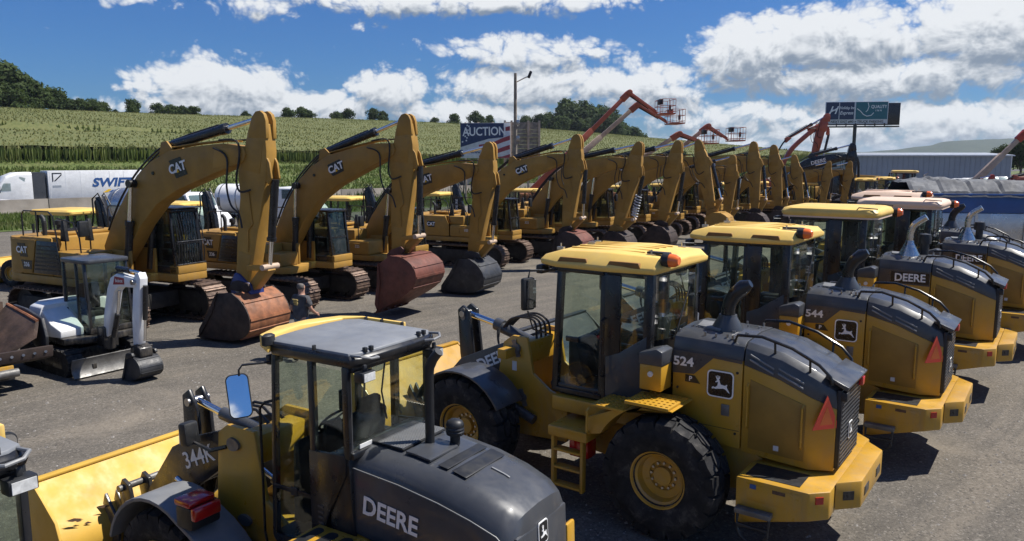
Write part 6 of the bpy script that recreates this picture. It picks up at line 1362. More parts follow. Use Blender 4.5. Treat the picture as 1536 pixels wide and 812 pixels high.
def tank_truck(label, loc, rz, tank='silver'):
    r = thing('tank_truck', label, 'truck', loc, rz, 'trucks parked behind the excavators')
    for x in (0, 1.3, 5.2):
        for s in (-1, 1): wheel(r, x, s * 1.0, .5, .32, .28, 'steel', 16)
    b = MB(); b.bx(-.8, 6.3, -.42, .42, .62, .86); b.obj('chassis', 'black_paint', r)
    b = MB(); b.lathe([(.02, -1.15), (.6, -1.1), (.98, -.95), (1.02, -.8), (1.02, 2.9), (.98, 3.05), (.6, 3.2), (.02, 3.25)], (0, 0, 1.92), 'x', 26); t = b.obj('tank', tank, r)
    for x in (-.6, .6, 1.8, 2.8): b = MB(); b.lathe([(1.035, x - .04), (1.045, x), (1.035, x + .04)], (0, 0, 1.92), 'x', 26); b.obj('tank_band', 'steel', t)
    b = MB(); b.cyl((1.0, 0, 2.9), (1.0, 0, 3.08), .3, n=14); b.obj('tank_hatch', 'steel', t)
    b = MB(); b.loft([[(x, -1.05, z0), (x, -1.05, z1 - .1), (x, -.95, z1), (x, .95, z1), (x, 1.05, z1 - .1), (x, 1.05, z0)] for x, z0, z1 in ((3.6, .75, 2.75), (4.9, .75, 2.75), (5.2, .75, 2.0), (5.25, .75, 1.85))]); cab = b.obj('cab', 'white_paint', r, .02)
    b = MB(); b.loft([[(x, -w, .8), (x, -w, zt - .15), (x, -w + .2, zt), (x, w - .2, zt), (x, w, zt - .15), (x, w, .8)] for x, w, zt in ((5.2, .95, 1.84), (6.2, .85, 1.66), (6.5, .75, 1.4))]); b.obj('hood', 'white_paint', r, .01)
    b = MB(); b.prism([(4.96, 2.62), (5.20, 2.02), (5.235, 2.04), (4.99, 2.65)], -.92, .92); b.obj('windshield', 'glass_dark', r)
    for s in (-1, 1):
        b = MB(); b.prism([(4.0, 2.0), (4.95, 2.0), (4.80, 2.6), (4.0, 2.6)], s * 1.05, s * 1.062); b.obj('side_glass', 'glass_dark', r)
        b = MB(); b.box((5.1, s * 1.25, 2.2), (.1, .18, .5)); b.obj('side_mirror', 'black_plastic', r, .03)
        b = MB(); b.box((6.4, s * .66, 1.2), (.12, .2, .2)); b.obj('head_light', 'lamp_glass', r, .03)
    b = MB(); b.bx(6.5, 6.65, -1.0, 1.0, .55, .85); b.obj('bumper', 'chrome', r, .03)
    return r
# ---------------------------------------------------------------- highway traffic; +X is the driving direction
def semi_truck(label, loc, rz):
    r = thing('semi_truck', label, 'truck', loc, rz); Wp = 'white_paint'
    b = MB(); b.bx(-16.0, -1.2, -1.28, 1.28, 1.15, 4.05); tr = b.obj('trailer_box', Wp, r, .03)
    for i in range(11): b = MB(); b.bx(-15.9 + i * 1.45, -15.87 + i * 1.45, 1.28, 1.29, 1.25, 4.0); b.obj('trailer_rib', 'sign_white', tr)
    b = MB(); b.bx(-13.5, -6.0, 1.0, 1.03, .45, 1.15); b.obj('trailer_skirt', 'wall_metal', tr)
    write('SWIFT', 1.25, 'truck_blue', tr, (-7.4, 1.30, 2.75), (-1, 0, 0), (0, 0, 1), 'name_letters', bold=.035, shear=.22, sx=1.15)
    b = MB(); b.prism([(-7.0, 1.72), (-9.6, 1.72), (-9.8, 1.95), (-7.4, 1.95)], 1.288, 1.30); b.obj('blue_swoosh', 'truck_blue', tr)
    b = MB(); b.prism([(-6.4, 1.68), (-6.9, 1.70), (-7.3, 1.98), (-7.0, 2.05)], 1.288, 1.30); b.obj('gold_swoosh', 'logo_yellow', tr)
    b = MB(); b.prism([(-1.6, 3.85), (-2.5, 3.85), (-2.5, 3.75), (-1.7, 3.75), (-1.7, 3.0), (-1.6, 2.9)], 1.288, 1.30); b.prism([(-1.75, 3.0), (-1.9, 3.0), (-2.5, 3.6), (-2.5, 3.75)], 1.288, 1.30); b.obj('corner_mark', 'black_plastic', tr)
    b = MB(); b.bx(-1.6, -2.4, 1.288, 1.296, 2.35, 2.55); b.obj('unit_number', 'wall_metal', tr)
    b = MB(); b.bx(-1.2, 4.6, -.45, .45, .7, .95); b.obj('tractor_frame', 'black_paint', r)
    secs = [(.2, 1.2, 3.95), (1.6, 1.2, 3.92), (2.5, 1.18, 3.55), (3.1, 1.16, 2.75), (3.5, 1.14, 2.2), (4.6, 1.0, 1.95), (5.3, .85, 1.55), (5.45, .8, 1.2)]
    b = MB(); b.loft([[(x, -w, .7), (x, -w, zt - .25), (x, -w + .25, zt), (x, w - .25, zt), (x, w, zt - .25), (x, w, .7)] for x, w, zt in secs]); b.obj('cab', Wp, r, .03, 2, 40)
    b = MB(); b.bx(-1.0, .15, -1.1, 1.1, 1.0, 3.9); b.obj('side_fairing', 'deere_grey', r)
    b = MB(); b.add([(2.95, -1.0, 3.0), (3.46, -1.0, 2.28), (3.46, 1.0, 2.28), (2.95, 1.0, 3.0), (2.99, -1.0, 3.03), (3.5, -1.0, 2.31), (3.5, 1.0, 2.31), (2.99, 1.0, 3.03)], [(0, 1, 2, 3), (4, 7, 6, 5), (0, 4, 5, 1), (1, 5, 6, 2), (2, 6, 7, 3), (3, 7, 4, 0)]); b.obj('windshield', 'glass_dark', r)
    for s in (-1, 1):
        b = MB(); b.prism([(2.15, 2.1), (3.05, 2.1), (2.75, 2.85), (2.15, 2.85)], s * 1.165, s * 1.21); b.obj('door_glass', 'glass_dark', r)
        b = MB(); b.prism([(.9, 3.0), (1.35, 3.35), (1.3, 3.5), (.8, 3.35)], s * 1.19, s * 1.215); b.obj('sleeper_window', 'glass_dark', r)
        b = MB(); b.box((3.2, s * 1.42, 2.25), (.15, .22, .7)); b.obj('side_mirror', 'black_plastic', r, .03)
        b = MB(); b.box((5.25, s * .75, 1.25), (.25, .3, .25)); b.obj('head_light', 'lamp_glass', r, .05)
        for x in (4.1, .2, -.9, -13.6, -14.8): wheel(r, x, s * 1.05, .5, .35, .28, 'steel', 16)
    b = MB(); b.bx(5.35, 5.6, -1.1, 1.1, .45, .95); b.obj('bumper', Wp, r, .06)
    return r
def car(label, loc, rz, m='white_paint'):
    r = thing('passenger_car', label, 'car', loc, rz)
    b = MB(); b.loft([[(x, -w, .32), (x, -w - .02, .6), (x, -w + .06, z), (x, w - .06, z), (x, w + .02, .6), (x, w, .32)] for x, w, z in ((-2.25, .70, .78), (-2.0, .84, .92), (-.9, .88, .96), (.9, .88, .95), (1.8, .84, .82), (2.2, .72, .66))]); b.obj('body', m, r, .03)
    b = MB(); b.loft([[(x, -w, .9), (x, -w + .14, z), (x, w - .14, z), (x, w, .9)] for x, w, z in ((-1.7, .78, .96), (-1.0, .80, 1.40), (0, .80, 1.48), (.45, .80, 1.42), (1.15, .78, .96))]); b.obj('roof', m, r, .02)
    for s in (-1, 1):
        b = MB(); b.prism([(-1.25, .97), (.95, .97), (.42, 1.34), (-.1, 1.40), (-.9, 1.34)], s * .70, s * .795); b.obj('side_windows', 'glass_dark', r)
        for x in (-1.35, 1.35): wheel(r, x, s * .78, .33, .22, .2, 'silver', 14)
        b = MB(); b.box((2.12, s * .62, .66), (.14, .22, .12)); b.obj('head_light', 'lamp_glass', r, .03)
        b = MB(); b.box((-2.2, s * .66, .78), (.1, .2, .12)); b.obj('tail_light', 'red_lens', r, .03)
    return r

# ---------------------------------------------------------------- signs and poles
def auction_sign(loc, rz):
    r = thing('billboard', 'tall auction billboard painted with a waving striped flag, standing on the field edge', 'billboard', loc, rz)
    w, z0, z1 = 2.75, 4.75, 8.55
    b = MB(); b.bx(-w, w, -.06, .06, z0, z1); p = b.obj('panel', 'sign_white', r, .01)
    b = MB(); b.prism([(-w + .02, z1 - .02), (w - .7, z1 - .02), (w - .75, z1 - 1.55), (.4, z1 - 1.7), (-.7, z1 - 2.0), (-w + .02, z1 - 2.6)], -.075, -.061); b.obj('navy_field', 'sign_navy', p)
    for i in range(4):
        t = z1 - .35 - i * 1.0; pts = [(w - .02, t), (w - .8, t - .25), (.9 - i * .2, t - .8), (-.2 + (.3 if i < 1 else -.5), t - 1.0), (-.2 + (.3 if i < 1 else -.5), t - 1.35), (.9 - i * .2, t - 1.2), (w - .8, t - .72), (w - .02, t - .48)]
        pts = [(x, max(z, z0 + .02)) for x, z in pts]
        b = MB(); b.prism(pts, -.070 - .001 * i, -.062) if i else b.prism([(w - .02, t), (w - .72, t - .15), (w - .72, t - .55), (w - .02, t - .48)], -.07, -.062); b.obj('red_stripe', 'sign_red', p)
    rs = random.Random(2)
    for i in range(9):
        x = rs.uniform(-w + .2, -w + 1.0); z = rs.uniform(z1 - 2.2, z1 - .25); st = []
        for k in range(10): a = R(90 + 36 * k); q = .13 if k % 2 == 0 else .055; st.append((x + q * math.cos(a), z + q * math.sin(a)))
        b = MB(); b.prism(st, -.085, -.076); b.obj('star', 'white_letter', p)
    write('AUCTION', 1.28, 'white_letter', p, (-.1, -.088, z1 - .95), (1, 0, .02), (0, 0, 1), 'sign_letters', bold=.02, sx=.82)
    b = MB(); b.bx(-w + .2, w - 1.6, -.075, -.062, z0 + .3, z0 + 1.0); b.obj('white_strip', 'sign_white', p)
    write('www.', .5, 'sign_navy', p, (-1.0, -.078, z0 + .66), (1, 0, 0), (0, 0, 1), 'sign_letters')
    for x in (-2.2, -.8, .8, 2.2, w): b = MB(); b.bx(x - .09, x + .09, .07, .22, 0, z1 + .1); b.obj('post', 'lift_cream', r)
    for z in (z0 + .3, z1 - .3): b = MB(); b.bx(-w, w, .22, .3, z - .06, z + .06); b.obj('stringer', 'wood', r)
    return r
def back_panel(loc, rz):
    r = thing('sign_frame', 'back of a wooden billboard with pale posts beside the auction billboard', 'billboard', loc, rz)
    for i in range(10): b = MB(); b.bx(-1.9, 1.9, -.03, .03, 4.6 + i * .415, 4.99 + i * .415); b.obj('board', 'wood', r)
    for x in (-1.95, -1.2, .7, 1.95): b = MB(); b.bx(x - .11, x + .11, -.22, -.05, 0, 8.9); b.obj('post', 'lift_cream', r)
    for z in (5.4, 7.2): b = MB(); b.bx(-1.9, 1.9, -.28, -.225, z - .07, z + .07); b.obj('stringer', 'wood', r)
    return r
def light_pole(loc):
    r = thing('light_pole', 'tall wooden utility pole with a curved arm and one yard lamp', 'light pole', loc, 0)
    b = MB(); b.cyl((0, 0, 0), (0, 0, 11.1), .17, .11, n=12); b.obj('pole', 'wood', r)
    b = MB(); b.tube([(0, 0, 10.4), (.3, 0, 10.55), (.7, 0, 10.75), (.95, 0, 10.85)], .04, 6); b.obj('arm', 'steel', r)
    b = MB(); b.box((1.1, 0, 11.0), (.22, .25, .55), Matrix.Rotation(R(22), 3, 'Y')); b.obj('lamp_head', 'black_plastic', r, .05)
    for z, m_ in ((4.6, 'white_paint'), (6.2, 'steel'), (7.4, 'steel')): b = MB(); b.box((.2, -.05, z), (.24, .2, .4)); b.obj('meter_box', m_, r, .02)
    return r
def hotel_billboard(loc, rz):
    r = thing('highway_billboard', 'double sided hotel billboard on a single dark steel pole', 'billboard', loc, rz)
    w, z0, z1 = 7.2, 13.2, 18.6
    b = MB(); b.cyl((0, .6, 0), (0, .6, z0 + .2), .42, n=16); b.obj('pole', 'black_paint', r)
    b = MB(); b.bx(-w, w, 0, .25, z0, z1); p = b.obj('panel', 'sign_white', r, .03)
    b = MB(); b.bx(-w + 1.2, w + 3.2, 1.6, 1.9, z0 - .2, z1 - .3); b.obj('rear_panel', 'black_paint', r, .03)
    b = MB(); b.bx(-w, w + 2.6, -.5, 1.8, z0 - .75, z0 - .45); b.obj('catwalk', 'black_paint', r)
    for i in range(7): b = MB(); b.bx(-w + .4 + i * 2.2, -w + .55 + i * 2.2, -.5, .0, z0 - .75, z0 + .2); b.obj('catwalk_bracket', 'rust_dark', r)
    b = MB(); b.bx(-w + .15, -.55, -.03, -.005, z0 + 1.15, z1 - .15); b.obj('navy_half', 'sign_blue', p)
    b = MB(); b.bx(-.2, w - .15, -.03, -.005, z0 + 1.15, z1 - .15); b.obj('teal_half', 'sign_teal', p)
    b = MB(); b.bx(-4.05, -3.92, -.045, -.031, z0 + 1.2, z1 - .2); b.obj('divider', 'white_letter', p)
    write('H', 2.6, 'white_letter', p, (-5.5, -.045, z0 + 3.3), (1, 0, 0), (0, 0, 1), 'hotel_mark', shear=.35, bold=.01)
    b = MB(); b.tube([(-6.6, -.05, z0 + 2.0), (-6.1, -.05, z0 + 2.9), (-5.3, -.05, z0 + 3.3), (-4.3, -.05, z0 + 3.9)], .14, 5); b.obj('mark_stroke', 'white_letter', p)
    write('Holiday Inn', .95, 'white_letter', p, (-2.2, -.045, z0 + 3.9), (1, 0, 0), (0, 0, 1), 'hotel_name', shear=.2, sx=.8)
    write('Express', 1.15, 'white_letter', p, (-2.3, -.045, z0 + 2.7), (1, 0, 0), (0, 0, 1), 'hotel_name', shear=.25, sx=.85)
    write('QUALITY', 1.05, 'white_letter', p, (5.05, -.045, z0 + 4.1), (1, 0, 0), (0, 0, 1), 'hotel_name', sx=.82)
    write('I N N', .6, 'white_letter', p, (5.0, -.045, z0 + 3.2), (1, 0, 0), (0, 0, 1), 'hotel_name')
    b = MB(); b.tube([(2.5, -.05, z0 + 5.1), (2.75, -.05, z0 + 4.2), (2.5, -.05, z0 + 3.3), (2.1, -.05, z0 + 2.9)], .09, 5); b.tube([(.1, -.05, z0 + 3.7), (.9, -.05, z0 + 3.1), (1.6, -.05, z0 + 2.3), (2.4, -.05, z0 + 1.9), (3.4, -.05, z0 + 2.1), (3.9, -.05, z0 + 2.7)], .10, 5); b.obj('ribbon_mark', 'white_letter', p)
    write('NEXT EXIT #90 + TRUCK PARKING', .80, 'logo_black', p, (.2, -.02, z0 + .58), (1, 0, 0), (0, 0, 1), 'road_line', bold=.02, sx=.96)
    return r

# ---------------------------------------------------------------- boom lifts
def boom_lift(label, base, elbow, tip, arm='lift_cream', rz=0., grp='raised boom lifts', jib='lift_orange'):
    """base: ground spot; elbow and tip are offsets (along, height) of the boom head and the basket hinge"""
    r = thing('boom_lift', label, 'boom lift', base, rz, grp)
    for x in (-1.2, 1.2):
        for s in (-1, 1): wheel(r, x, s * .95, .48, .36, .26, 'lift_orange', 16)
    b = MB(); b.bx(-1.7, 1.7, -.8, .8, .5, .9); b.obj('chassis', 'lift_orange', r, .04)
    b = MB(); b.bx(-1.8, 1.0, -.95, -.25, .95, 1.9); b.bx(-1.8, 1.0, .25, .95, .95, 1.9); b.bx(-1.9, -1.0, -.95, .95, .95, 2.0); b.obj('turntable', 'lift_orange', r, .06)
    b = MB(); b.prism([(-1.1, 1.2), (-.6, 1.2), (-.7, 2.4), (-1.2, 2.4)], -.2, .2); b.obj('riser', 'lift_orange', r, .02)
    P0 = Vector((-.9, 0, 2.2)); P1 = Vector((elbow[0], 0, elbow[1])); P2 = Vector((tip[0], 0, tip[1])); v = P1 - P0
    def bar(a, c, h0, w0, h1, w1):
        t = (c - a).normalized(); u = Vector((-t.z, 0, t.x)); q = MB(); y = Vector((0, 1, 0))
        q.loft([[a + u * h0 + y * w0, a + u * h0 - y * w0, a - u * h0 - y * w0, a - u * h0 + y * w0], [c + u * h1 + y * w1, c + u * h1 - y * w1, c - u * h1 - y * w1, c - u * h1 + y * w1]]); return q
    bar(P0, P0 + v * .62, .26, .20, .22, .18).obj('main_boom', arm, r, .02)
    bar(P0 + v * .55, P0 + v * .97, .17, .13, .16, .12).obj('inner_boom', arm if arm != 'lift_cream' else 'lift_cream', r, .015)
    b = MB(); b.tube([P0 + v * .05 + Vector((0, .22, -.2)), P0 + v * .5 + Vector((0, .22, -.16)), P0 + v * .9 + Vector((0, .16, -.12))], .05, 6); b.obj('cable_track', 'black_plastic', r)
    b = MB(); b.cyl(P1 + Vector((0, -.3, 0)), P1 + Vector((0, .3, 0)), .22, n=14); b.box(P1 - v.normalized() * .45, (.7, .34, .5), Matrix.Rotation(-math.atan2(v.z, v.x), 3, 'Y')); b.obj('boom_head', jib, r, .03)
    for s in (-1, 1): bar(P1 + Vector((0, s * .16, .08 * s)), P2 + Vector((0, s * .16, .08 * s)), .085, .05, .08, .05).obj('jib', jib, r, .01)
    bar(P1 + Vector((0, 0, -.22)), P1 + (P2 - P1) * .7 + Vector((0, 0, -.16)), .06, .05, .05, .04).obj('jib_cylinder', 'black_paint', r)
    # basket
    bx_, bz = P2.x + .15, P2.z - .15; L_, Wd, Hh = 1.0, 1.2, 1.1
    b = MB(); b.bx(bx_, bx_ + L_, -Wd, Wd, bz - .04, bz + .06); bk = b.obj('basket_floor', jib, r, .01)
    for z in (.18, .62, 1.1):
        b = MB(); b.tube([(bx_, -Wd, bz + z), (bx_ + L_, -Wd, bz + z), (bx_ + L_, Wd, bz + z), (bx_, Wd, bz + z), (bx_, -Wd, bz + z)], .022, 5); b.obj('basket_rail', jib, bk)
    for x in (0, L_ / 2, L_):
        for y in (-Wd, -Wd / 3, Wd / 3, Wd):
            if x == L_ / 2 and abs(y) < Wd: continue
            b = MB(); b.cyl((bx_ + x, y, bz), (bx_ + x, y, bz + Hh), .018, n=5); b.obj('basket_post', jib, bk)
    b = MB(); b.bx(bx_ - .02, bx_ + .2, -.45, .45, bz + .75, bz + 1.15); b.obj('control_box', 'black_plastic', bk, .02)
    b = MB(); b.bx(bx_ + L_ - .03, bx_ + L_ + .03, .2, .7, bz + .35, bz + .75); b.obj('manual_box', 'black_plastic', bk)
    return r

# ---------------------------------------------------------------- building, bins, trucks further off
def metal_building(loc, rz):
    r = thing('metal_building', 'long low grey metal building with ribbed walls', 'building', loc, rz)
    b = MB(); b.prism([(-15, 0), (15, 0), (15, 5.4), (-15, 5.4)], 0, 18); b.obj('wall', 'wall_metal', r)
    for i in range(30): b = MB(); b.bx(-14.9 + i, -14.8 + i, -.06, .0, .1, 5.35); b.obj('wall_rib', 'wall_metal', r)
    b = MB(); b.prism([(-.4, 5.4), (9, 5.9), (18.4, 5.4), (18.4, 5.55), (9, 6.05), (-.4, 5.55)], -15.3, 15.3, 'x'); b.obj('roof', 'galvanized', r)
    b = MB(); b.bx(-15.4, 15.4, -.5, -.41, 5.3, 5.46); b.obj('gutter', 'white_paint', r)
    b = MB(); b.bx(14.95, 15.1, -.12, .1, 0, 5.38); b.obj('corner_trim', 'white_paint', r)
    return r
def dump_trailer(loc, rz):
    r = thing('dump_trailer', 'long blue and silver dump trailer heaped with grey tarpaulin', 'trailer', loc, rz)
    L_ = 6.5
    b = MB(); b.prism([(-1.2, 1.0), (1.2, 1.0), (1.28, 2.35), (-1.28, 2.35)], -L_, L_, 'x'); bd = b.obj('trailer_side', 'silver', r, .03)
    b = MB(); b.prism([(-1.32, 2.36), (1.32, 2.36), (1.34, 2.98), (-1.34, 2.98)], -L_ - .02, L_ + .02, 'x'); b.obj('top_band', 'blue_bin', r, .03)
    b = MB(); b.bx(-L_ - .04, L_ + .04, -1.39, 1.39, 2.92, 3.04); b.obj('top_rail', 'blue_bin', r, .03)
    for i in range(8): b = MB(); b.bx(-L_ + .6 + i * 1.6, -L_ + .7 + i * 1.6, -1.31, -1.22, 1.05, 2.33); b.obj('side_stake', 'silver', bd)
    rs = random.Random(8)
    nx, ny = 120, 34; b = MB()
    for i in range(nx):
        for j in range(ny):
            x = -L_ + .05 + 2 * L_ * .992 * i / (nx - 1); y = -1.42 + 2.84 * j / (ny - 1); e = min(1, 2.2 * (1 - abs(y) / 1.42)); z = 3.06 + .42 * e + .10 * noise.noise((x * .8, y * 1.3, 2.)) * e + e * .07 * (abs(noise.noise((x * 2.2 + y, y * 2.6, 5.))) - .3) + .03 * noise.noise((x * 6, y * 6, 1.)) - (.14 if e == 0 else 0) + .10 * e * ((math.sin(i // 9 * 7.3) * .5))
            if i % 9 == 0 and e: z -= .06
            b.v.append((x, y, z))
    b.f = [(i * ny + j, i * ny + j + 1, (i + 1) * ny + j + 1, (i + 1) * ny + j) for i in range(nx - 1) for j in range(ny - 1)]; b.obj('tarpaulin', 'tarp', r, smooth=False)
    b = MB(); b.bx(-L_, L_, -.5, .5, .7, 1.0); b.obj('chassis', 'black_paint', r)
    for x in (3.6, 4.9): 
        for s in (-1, 1): wheel(r, x, s * 1.05, .5, .35, .28, 'steel', 16)
    for s in (-1, 1): b = MB(); b.bx(-4.6, -4.4, s * .7, s * .9, .02, 1.0); b.bx(-4.75, -4.25, s * .62, s * .98, 0, .04); b.obj('landing_leg', 'black_paint', r)
    return r
def white_truck(label, loc, rz):
    r = thing('utility_truck', label, 'truck', loc, rz, 'white trucks before the metal building')
    b = MB(); b.loft([[(x, -1.0, .6), (x, -1.0, z - .12), (x, -.85, z), (x, .85, z), (x, 1.0, z - .12), (x, 1.0, .6)] for x, z in ((-1.0, 2.3), (.4, 2.35), (1.0, 1.65), (2.4, 1.45), (2.6, 1.2))]); b.obj('cab', 'white_paint', r, .02)
    b = MB(); b.add([(.45, -.85, 2.26), (.98, -.9, 1.68), (.98, .9, 1.68), (.45, .85, 2.26), (.50, -.85, 2.29), (1.03, -.9, 1.71), (1.03, .9, 1.71), (.50, .85, 2.29)], [(0, 1, 2, 3), (4, 7, 6, 5), (0, 4, 5, 1), (1, 5, 6, 2), (2, 6, 7, 3), (3, 7, 4, 0)]); b.obj('windshield', 'glass_dark', r)
    b = MB(); b.bx(-4.2, -1.1, -1.05, 1.05, .8, 1.7); b.obj('service_bed', 'white_paint', r, .03)
    for s in (-1, 1):
        b = MB(); b.prism([(-.6, 1.6), (.85, 1.6), (.45, 2.2), (-.6, 2.2)], s * .98, s * 1.012); b.obj('side_glass', 'glass_dark', r)
        for x in (-2.8, 1.7): wheel(r, x, s * .95, .42, .28, .24, 'steel', 16)
        b = MB(); b.box((2.55, s * .7, 1.1), (.12, .25, .2)); b.obj('head_light', 'lamp_glass', r, .03)
    b = MB(); b.bx(2.62, 2.72, -.5, .5, .8, 1.2); b.obj('grille', 'black_plastic', r)
    return r
def dump_truck(loc, rz):
    r = thing('dump_truck', 'yellow articulated dump truck with a high flared body among the far machines', 'dump truck', loc, rz)
    b = MB(); b.loft([[(x, -w, z0), (x, -w - .25, z1), (x, w + .25, z1), (x, w, z0)] for x, w, z0, z1 in ((-4.0, 1.0, 2.3, 3.0), (-2.5, 1.1, 1.6, 3.2), (0, 1.2, 1.5, 3.3), (.6, 1.2, 2.4, 3.7))]); b.obj('dump_body', 'cat_yellow', r, .03)
    b = MB(); b.bx(.6, 1.5, -1.3, 1.3, 3.3, 3.7); b.obj('body_canopy', 'cat_yellow', r, .03)
    b = MB(); b.bx(1.2, 2.6, -.9, .9, 1.5, 3.3); b.obj('cab', 'black_paint', r, .05)
    b = MB(); b.loft([[(x, -.9, 1.1), (x, -.9, z), (x, .9, z), (x, .9, 1.1)] for x, z in ((2.6, 2.4), (4.0, 2.2), (4.5, 1.7))]); b.obj('hood', 'cat_yellow', r, .04)
    b = MB(); b.bx(-3.6, 4.2, -.5, .5, .9, 1.4); b.obj('chassis', 'black_paint', r)
    for x in (-2.9, -1.1, 3.0):
        for s in (-1, 1): wheel(r, x, s * 1.15, .85, .6, .38, 'cat_yellow', 18)
    return r
def hopper_trailer(loc, rz):
    r = thing('hopper_trailer', 'silver hopper trailer with tapered discharge cones beyond the barrier', 'trailer', loc, rz)
    b = MB(); b.bx(-6, 6, -1.2, 1.2, 2.3, 3.7); b.obj('trailer_body', 'galvanized', r, .1)
    for i in range(4): x = -4.5 + 3 * i; b = MB(); b.add([(x - 1.4, -1.15, 2.3), (x + 1.4, -1.15, 2.3), (x + 1.4, 1.15, 2.3), (x - 1.4, 1.15, 2.3), (x - .3, -.3, .9), (x + .3, -.3, .9), (x + .3, .3, .9), (x - .3, .3, .9)], [(0, 1, 2, 3), (7, 6, 5, 4), (0, 4, 5, 1), (1, 5, 6, 2), (2, 6, 7, 3), (3, 7, 4, 0)]); b.obj('discharge_cone', 'galvanized', r)
    for x in (-5.2, -4.0, 5.0, 6.2):
        for s in (-1, 1): wheel(r, x, s * 1.0, .5, .35, .28, 'steel', 16)
    b = MB(); b.bx(-6.2, 6.8, -.45, .45, 1.0, 1.2); b.obj('chassis', 'black_paint', r)
    return r
# ---------------------------------------------------------------- placing everything
def at(px, y, z=0.): return ((px - 768) / 1150 * (y * .9898 + (4.55 - z) * .1426), y, 0)
HL = math.pi - R(36)
wheel_loader('yellow wheel loader numbered 524 with ribbed roof and red slow triangle', (2.46, 9.72, 0), HL, '524')
wheel_loader('yellow wheel loader numbered 544 parked beside the 524 loader', (5.16, 12.5, 0), HL, '544', sc=1.02, bucket='bucket_black')
wheel_loader('wheel loader with DEERE hood band, domed yellow roof and chrome stack', (7.95, 15.9, 0), HL, '644', 'K', sc=1.07, bucket='bucket_black')
wheel_loader('wheel loader with chrome stack and faded pinkish domed roof', (10.95, 19.0, 0), HL, '644', 'K', sc=1.07, roof='roof_pale', bucket='bucket_black')
wheel_loader('wheel loader with pale ribbed roof in front of the blue dump trailer', (12.25, 22.1, 0), HL, '644', sc=1.08, roof='roof_pale', bucket='bucket_black')
compact_loader('compact 344K wheel loader with grey flat roof and rounded dark hood', (-.955, 6.54, 0), math.pi - R(32))
compact_loader('wheel loader of which only the cab corner and lamp show beside the 344K loader', (-2.95, 3.62, 0), math.pi - R(32))
HE = R(-27)
def exc(B, label, h=HE, sc=1., **kw):
    return excavator(label, (B[0] - 5.0 * sc * math.cos(h), B[1] - 5.0 * sc * math.sin(h), 0), h, sc, **kw)
exc((-6.75, 19.3), 'large excavator with barred cab guard, blue coupler and orange rusted bucket', guard=True, buck='rust_dark', back='rust_orange', coupler='blue_paint', ind=True, logo='slant', bk=.92, bw=.68)
exc((-3.35, 22.7), 'large excavator holding a big ribbed rust red bucket upright', buck='rust_red', bka=R(28), bk=1.0, bw=.8, ind=True, num='336', sc=.93)
exc((-1.3, 26.2), 'excavator with a black bucket beside the one with the big rust red bucket', sc=.88, buck='bucket_black', kind='mid', ind=True)
exc((2.3, 32), 'excavator with a small rust red bucket behind the black bucket one', sc=.9, buck='rust_dark', back='rust_red', bka=R(20), kind='mid', ind=True)
exc((5.1, 35.5), 'excavator with coiled spring hose on its stick and a yellow bucket ear', sc=.93, buck='rust_dark', kind='mid', logo=None, sa=R(-4), coil=True)
exc((7.6, 38.8), 'excavator with brown bucket standing before the first leaning stick', sc=.95, buck='rust_dark', kind='mid', bka=R(-10))
exc((9.9, 42), 'excavator with reached out stick and a yellow bucket tipped forward', sc=.9, buck='cat_yellow', kind='mid', sa=R(20), ba=R(-3), bka=R(30), logo=None)
exc((12.3, 45), 'short excavator between the leaning stick and the slant logo boom', sc=.82, buck='rust_dark', kind='mid', logo=None, sa=R(6))
exc((14.4, 48), 'excavator with a slanted black logo plate in the far half of the row', sc=.96, buck='rust_dark', kind='big', sa=R(14), logo='slant')
exc((16.7, 51), 'far excavator with reached out stick beyond the slant logo boom', sc=.94, buck='rust_dark', kind='mid', sa=R(18), logo=None)
exc((19.6, 55), 'far excavator with low boom in front of the black armed excavator', sc=.84, buck='rust_dark', kind='mid', sa=R(22), ba=R(-5), logo=None)
exc((23.0, 57.5), 'small far excavator with upright stick below the hotel billboard', sc=.76, buck='rust_dark', kind='mid', logo=None, sa=R(4))
exc((25.0, 58.5), 'small far excavator with upright stick at the end of the row', sc=.76, buck='rust_dark', kind='mid', logo=None, sa=R(4))
# ---- things in and around the yard
mini_excavator('white compact excavator with dark cab roof, red boom panel and small blade', (at(128, 16.9)[0], 16.9, 0), R(-34))
paver('old black and rusty asphalt paver with open hopper wings and push roller', (at(45, 14.9)[0] - 1.45, 14.5, 0), R(-40))
walking_man('person in a dark printed t-shirt and blue jeans walking across the gravel', (at(452, 17.2)[0], 17.3, 0), R(62))
backhoe('backhoe loader with yellow roof behind the counterweight of the large guarded excavator', (at(120, 27.5)[0], 27.5, 0), R(160))
backhoe('backhoe loader half hidden between the two large excavators', (at(280, 32)[0], 32, 0), R(158))
backhoe('backhoe loader with yellow roof seen under the boom with the big rust red bucket', (at(520, 37)[0], 37, 0), R(160))
backhoe('backhoe loader with a lettered black arm behind the black bucket excavator', (at(655, 42)[0], 42, 0), R(150), txt='DEERE')
backhoe('backhoe loader behind the excavator with the small rust red bucket', (at(790, 47)[0], 47, 0), R(165))
bh = bpy.data.objects['backhoe_loader.004']
for px, y, rz, lb in [(868, 49, 150, 'backhoe loader seen past the coiled hose stick'), (935, 53, 165, 'backhoe loader seen between the brown bucket excavator and its neighbour'), (1000, 57, 155, 'backhoe loader under the boom of the reached out excavator'), (1072, 60, 150, 'backhoe loader beyond the slant logo boom'), (1135, 63, 160, 'backhoe loader among the last excavators of the row'), (1205, 60, 170, 'backhoe loader in front of the black armed excavator')]:
    dup(bh, lb, at(px, y), R(rz))
tank_truck('white cab truck with a blue grey tank seen under the first boom', (at(300, 46)[0] - 3.2, 44.5, 0), R(-20), 'silver')
tank_truck('white cab truck with a white tank seen under the second boom', (at(430, 54)[0] - 3.2, 53, 0), R(-10), 'white_paint')
AR = math.atan2(-.7170, -.6971)
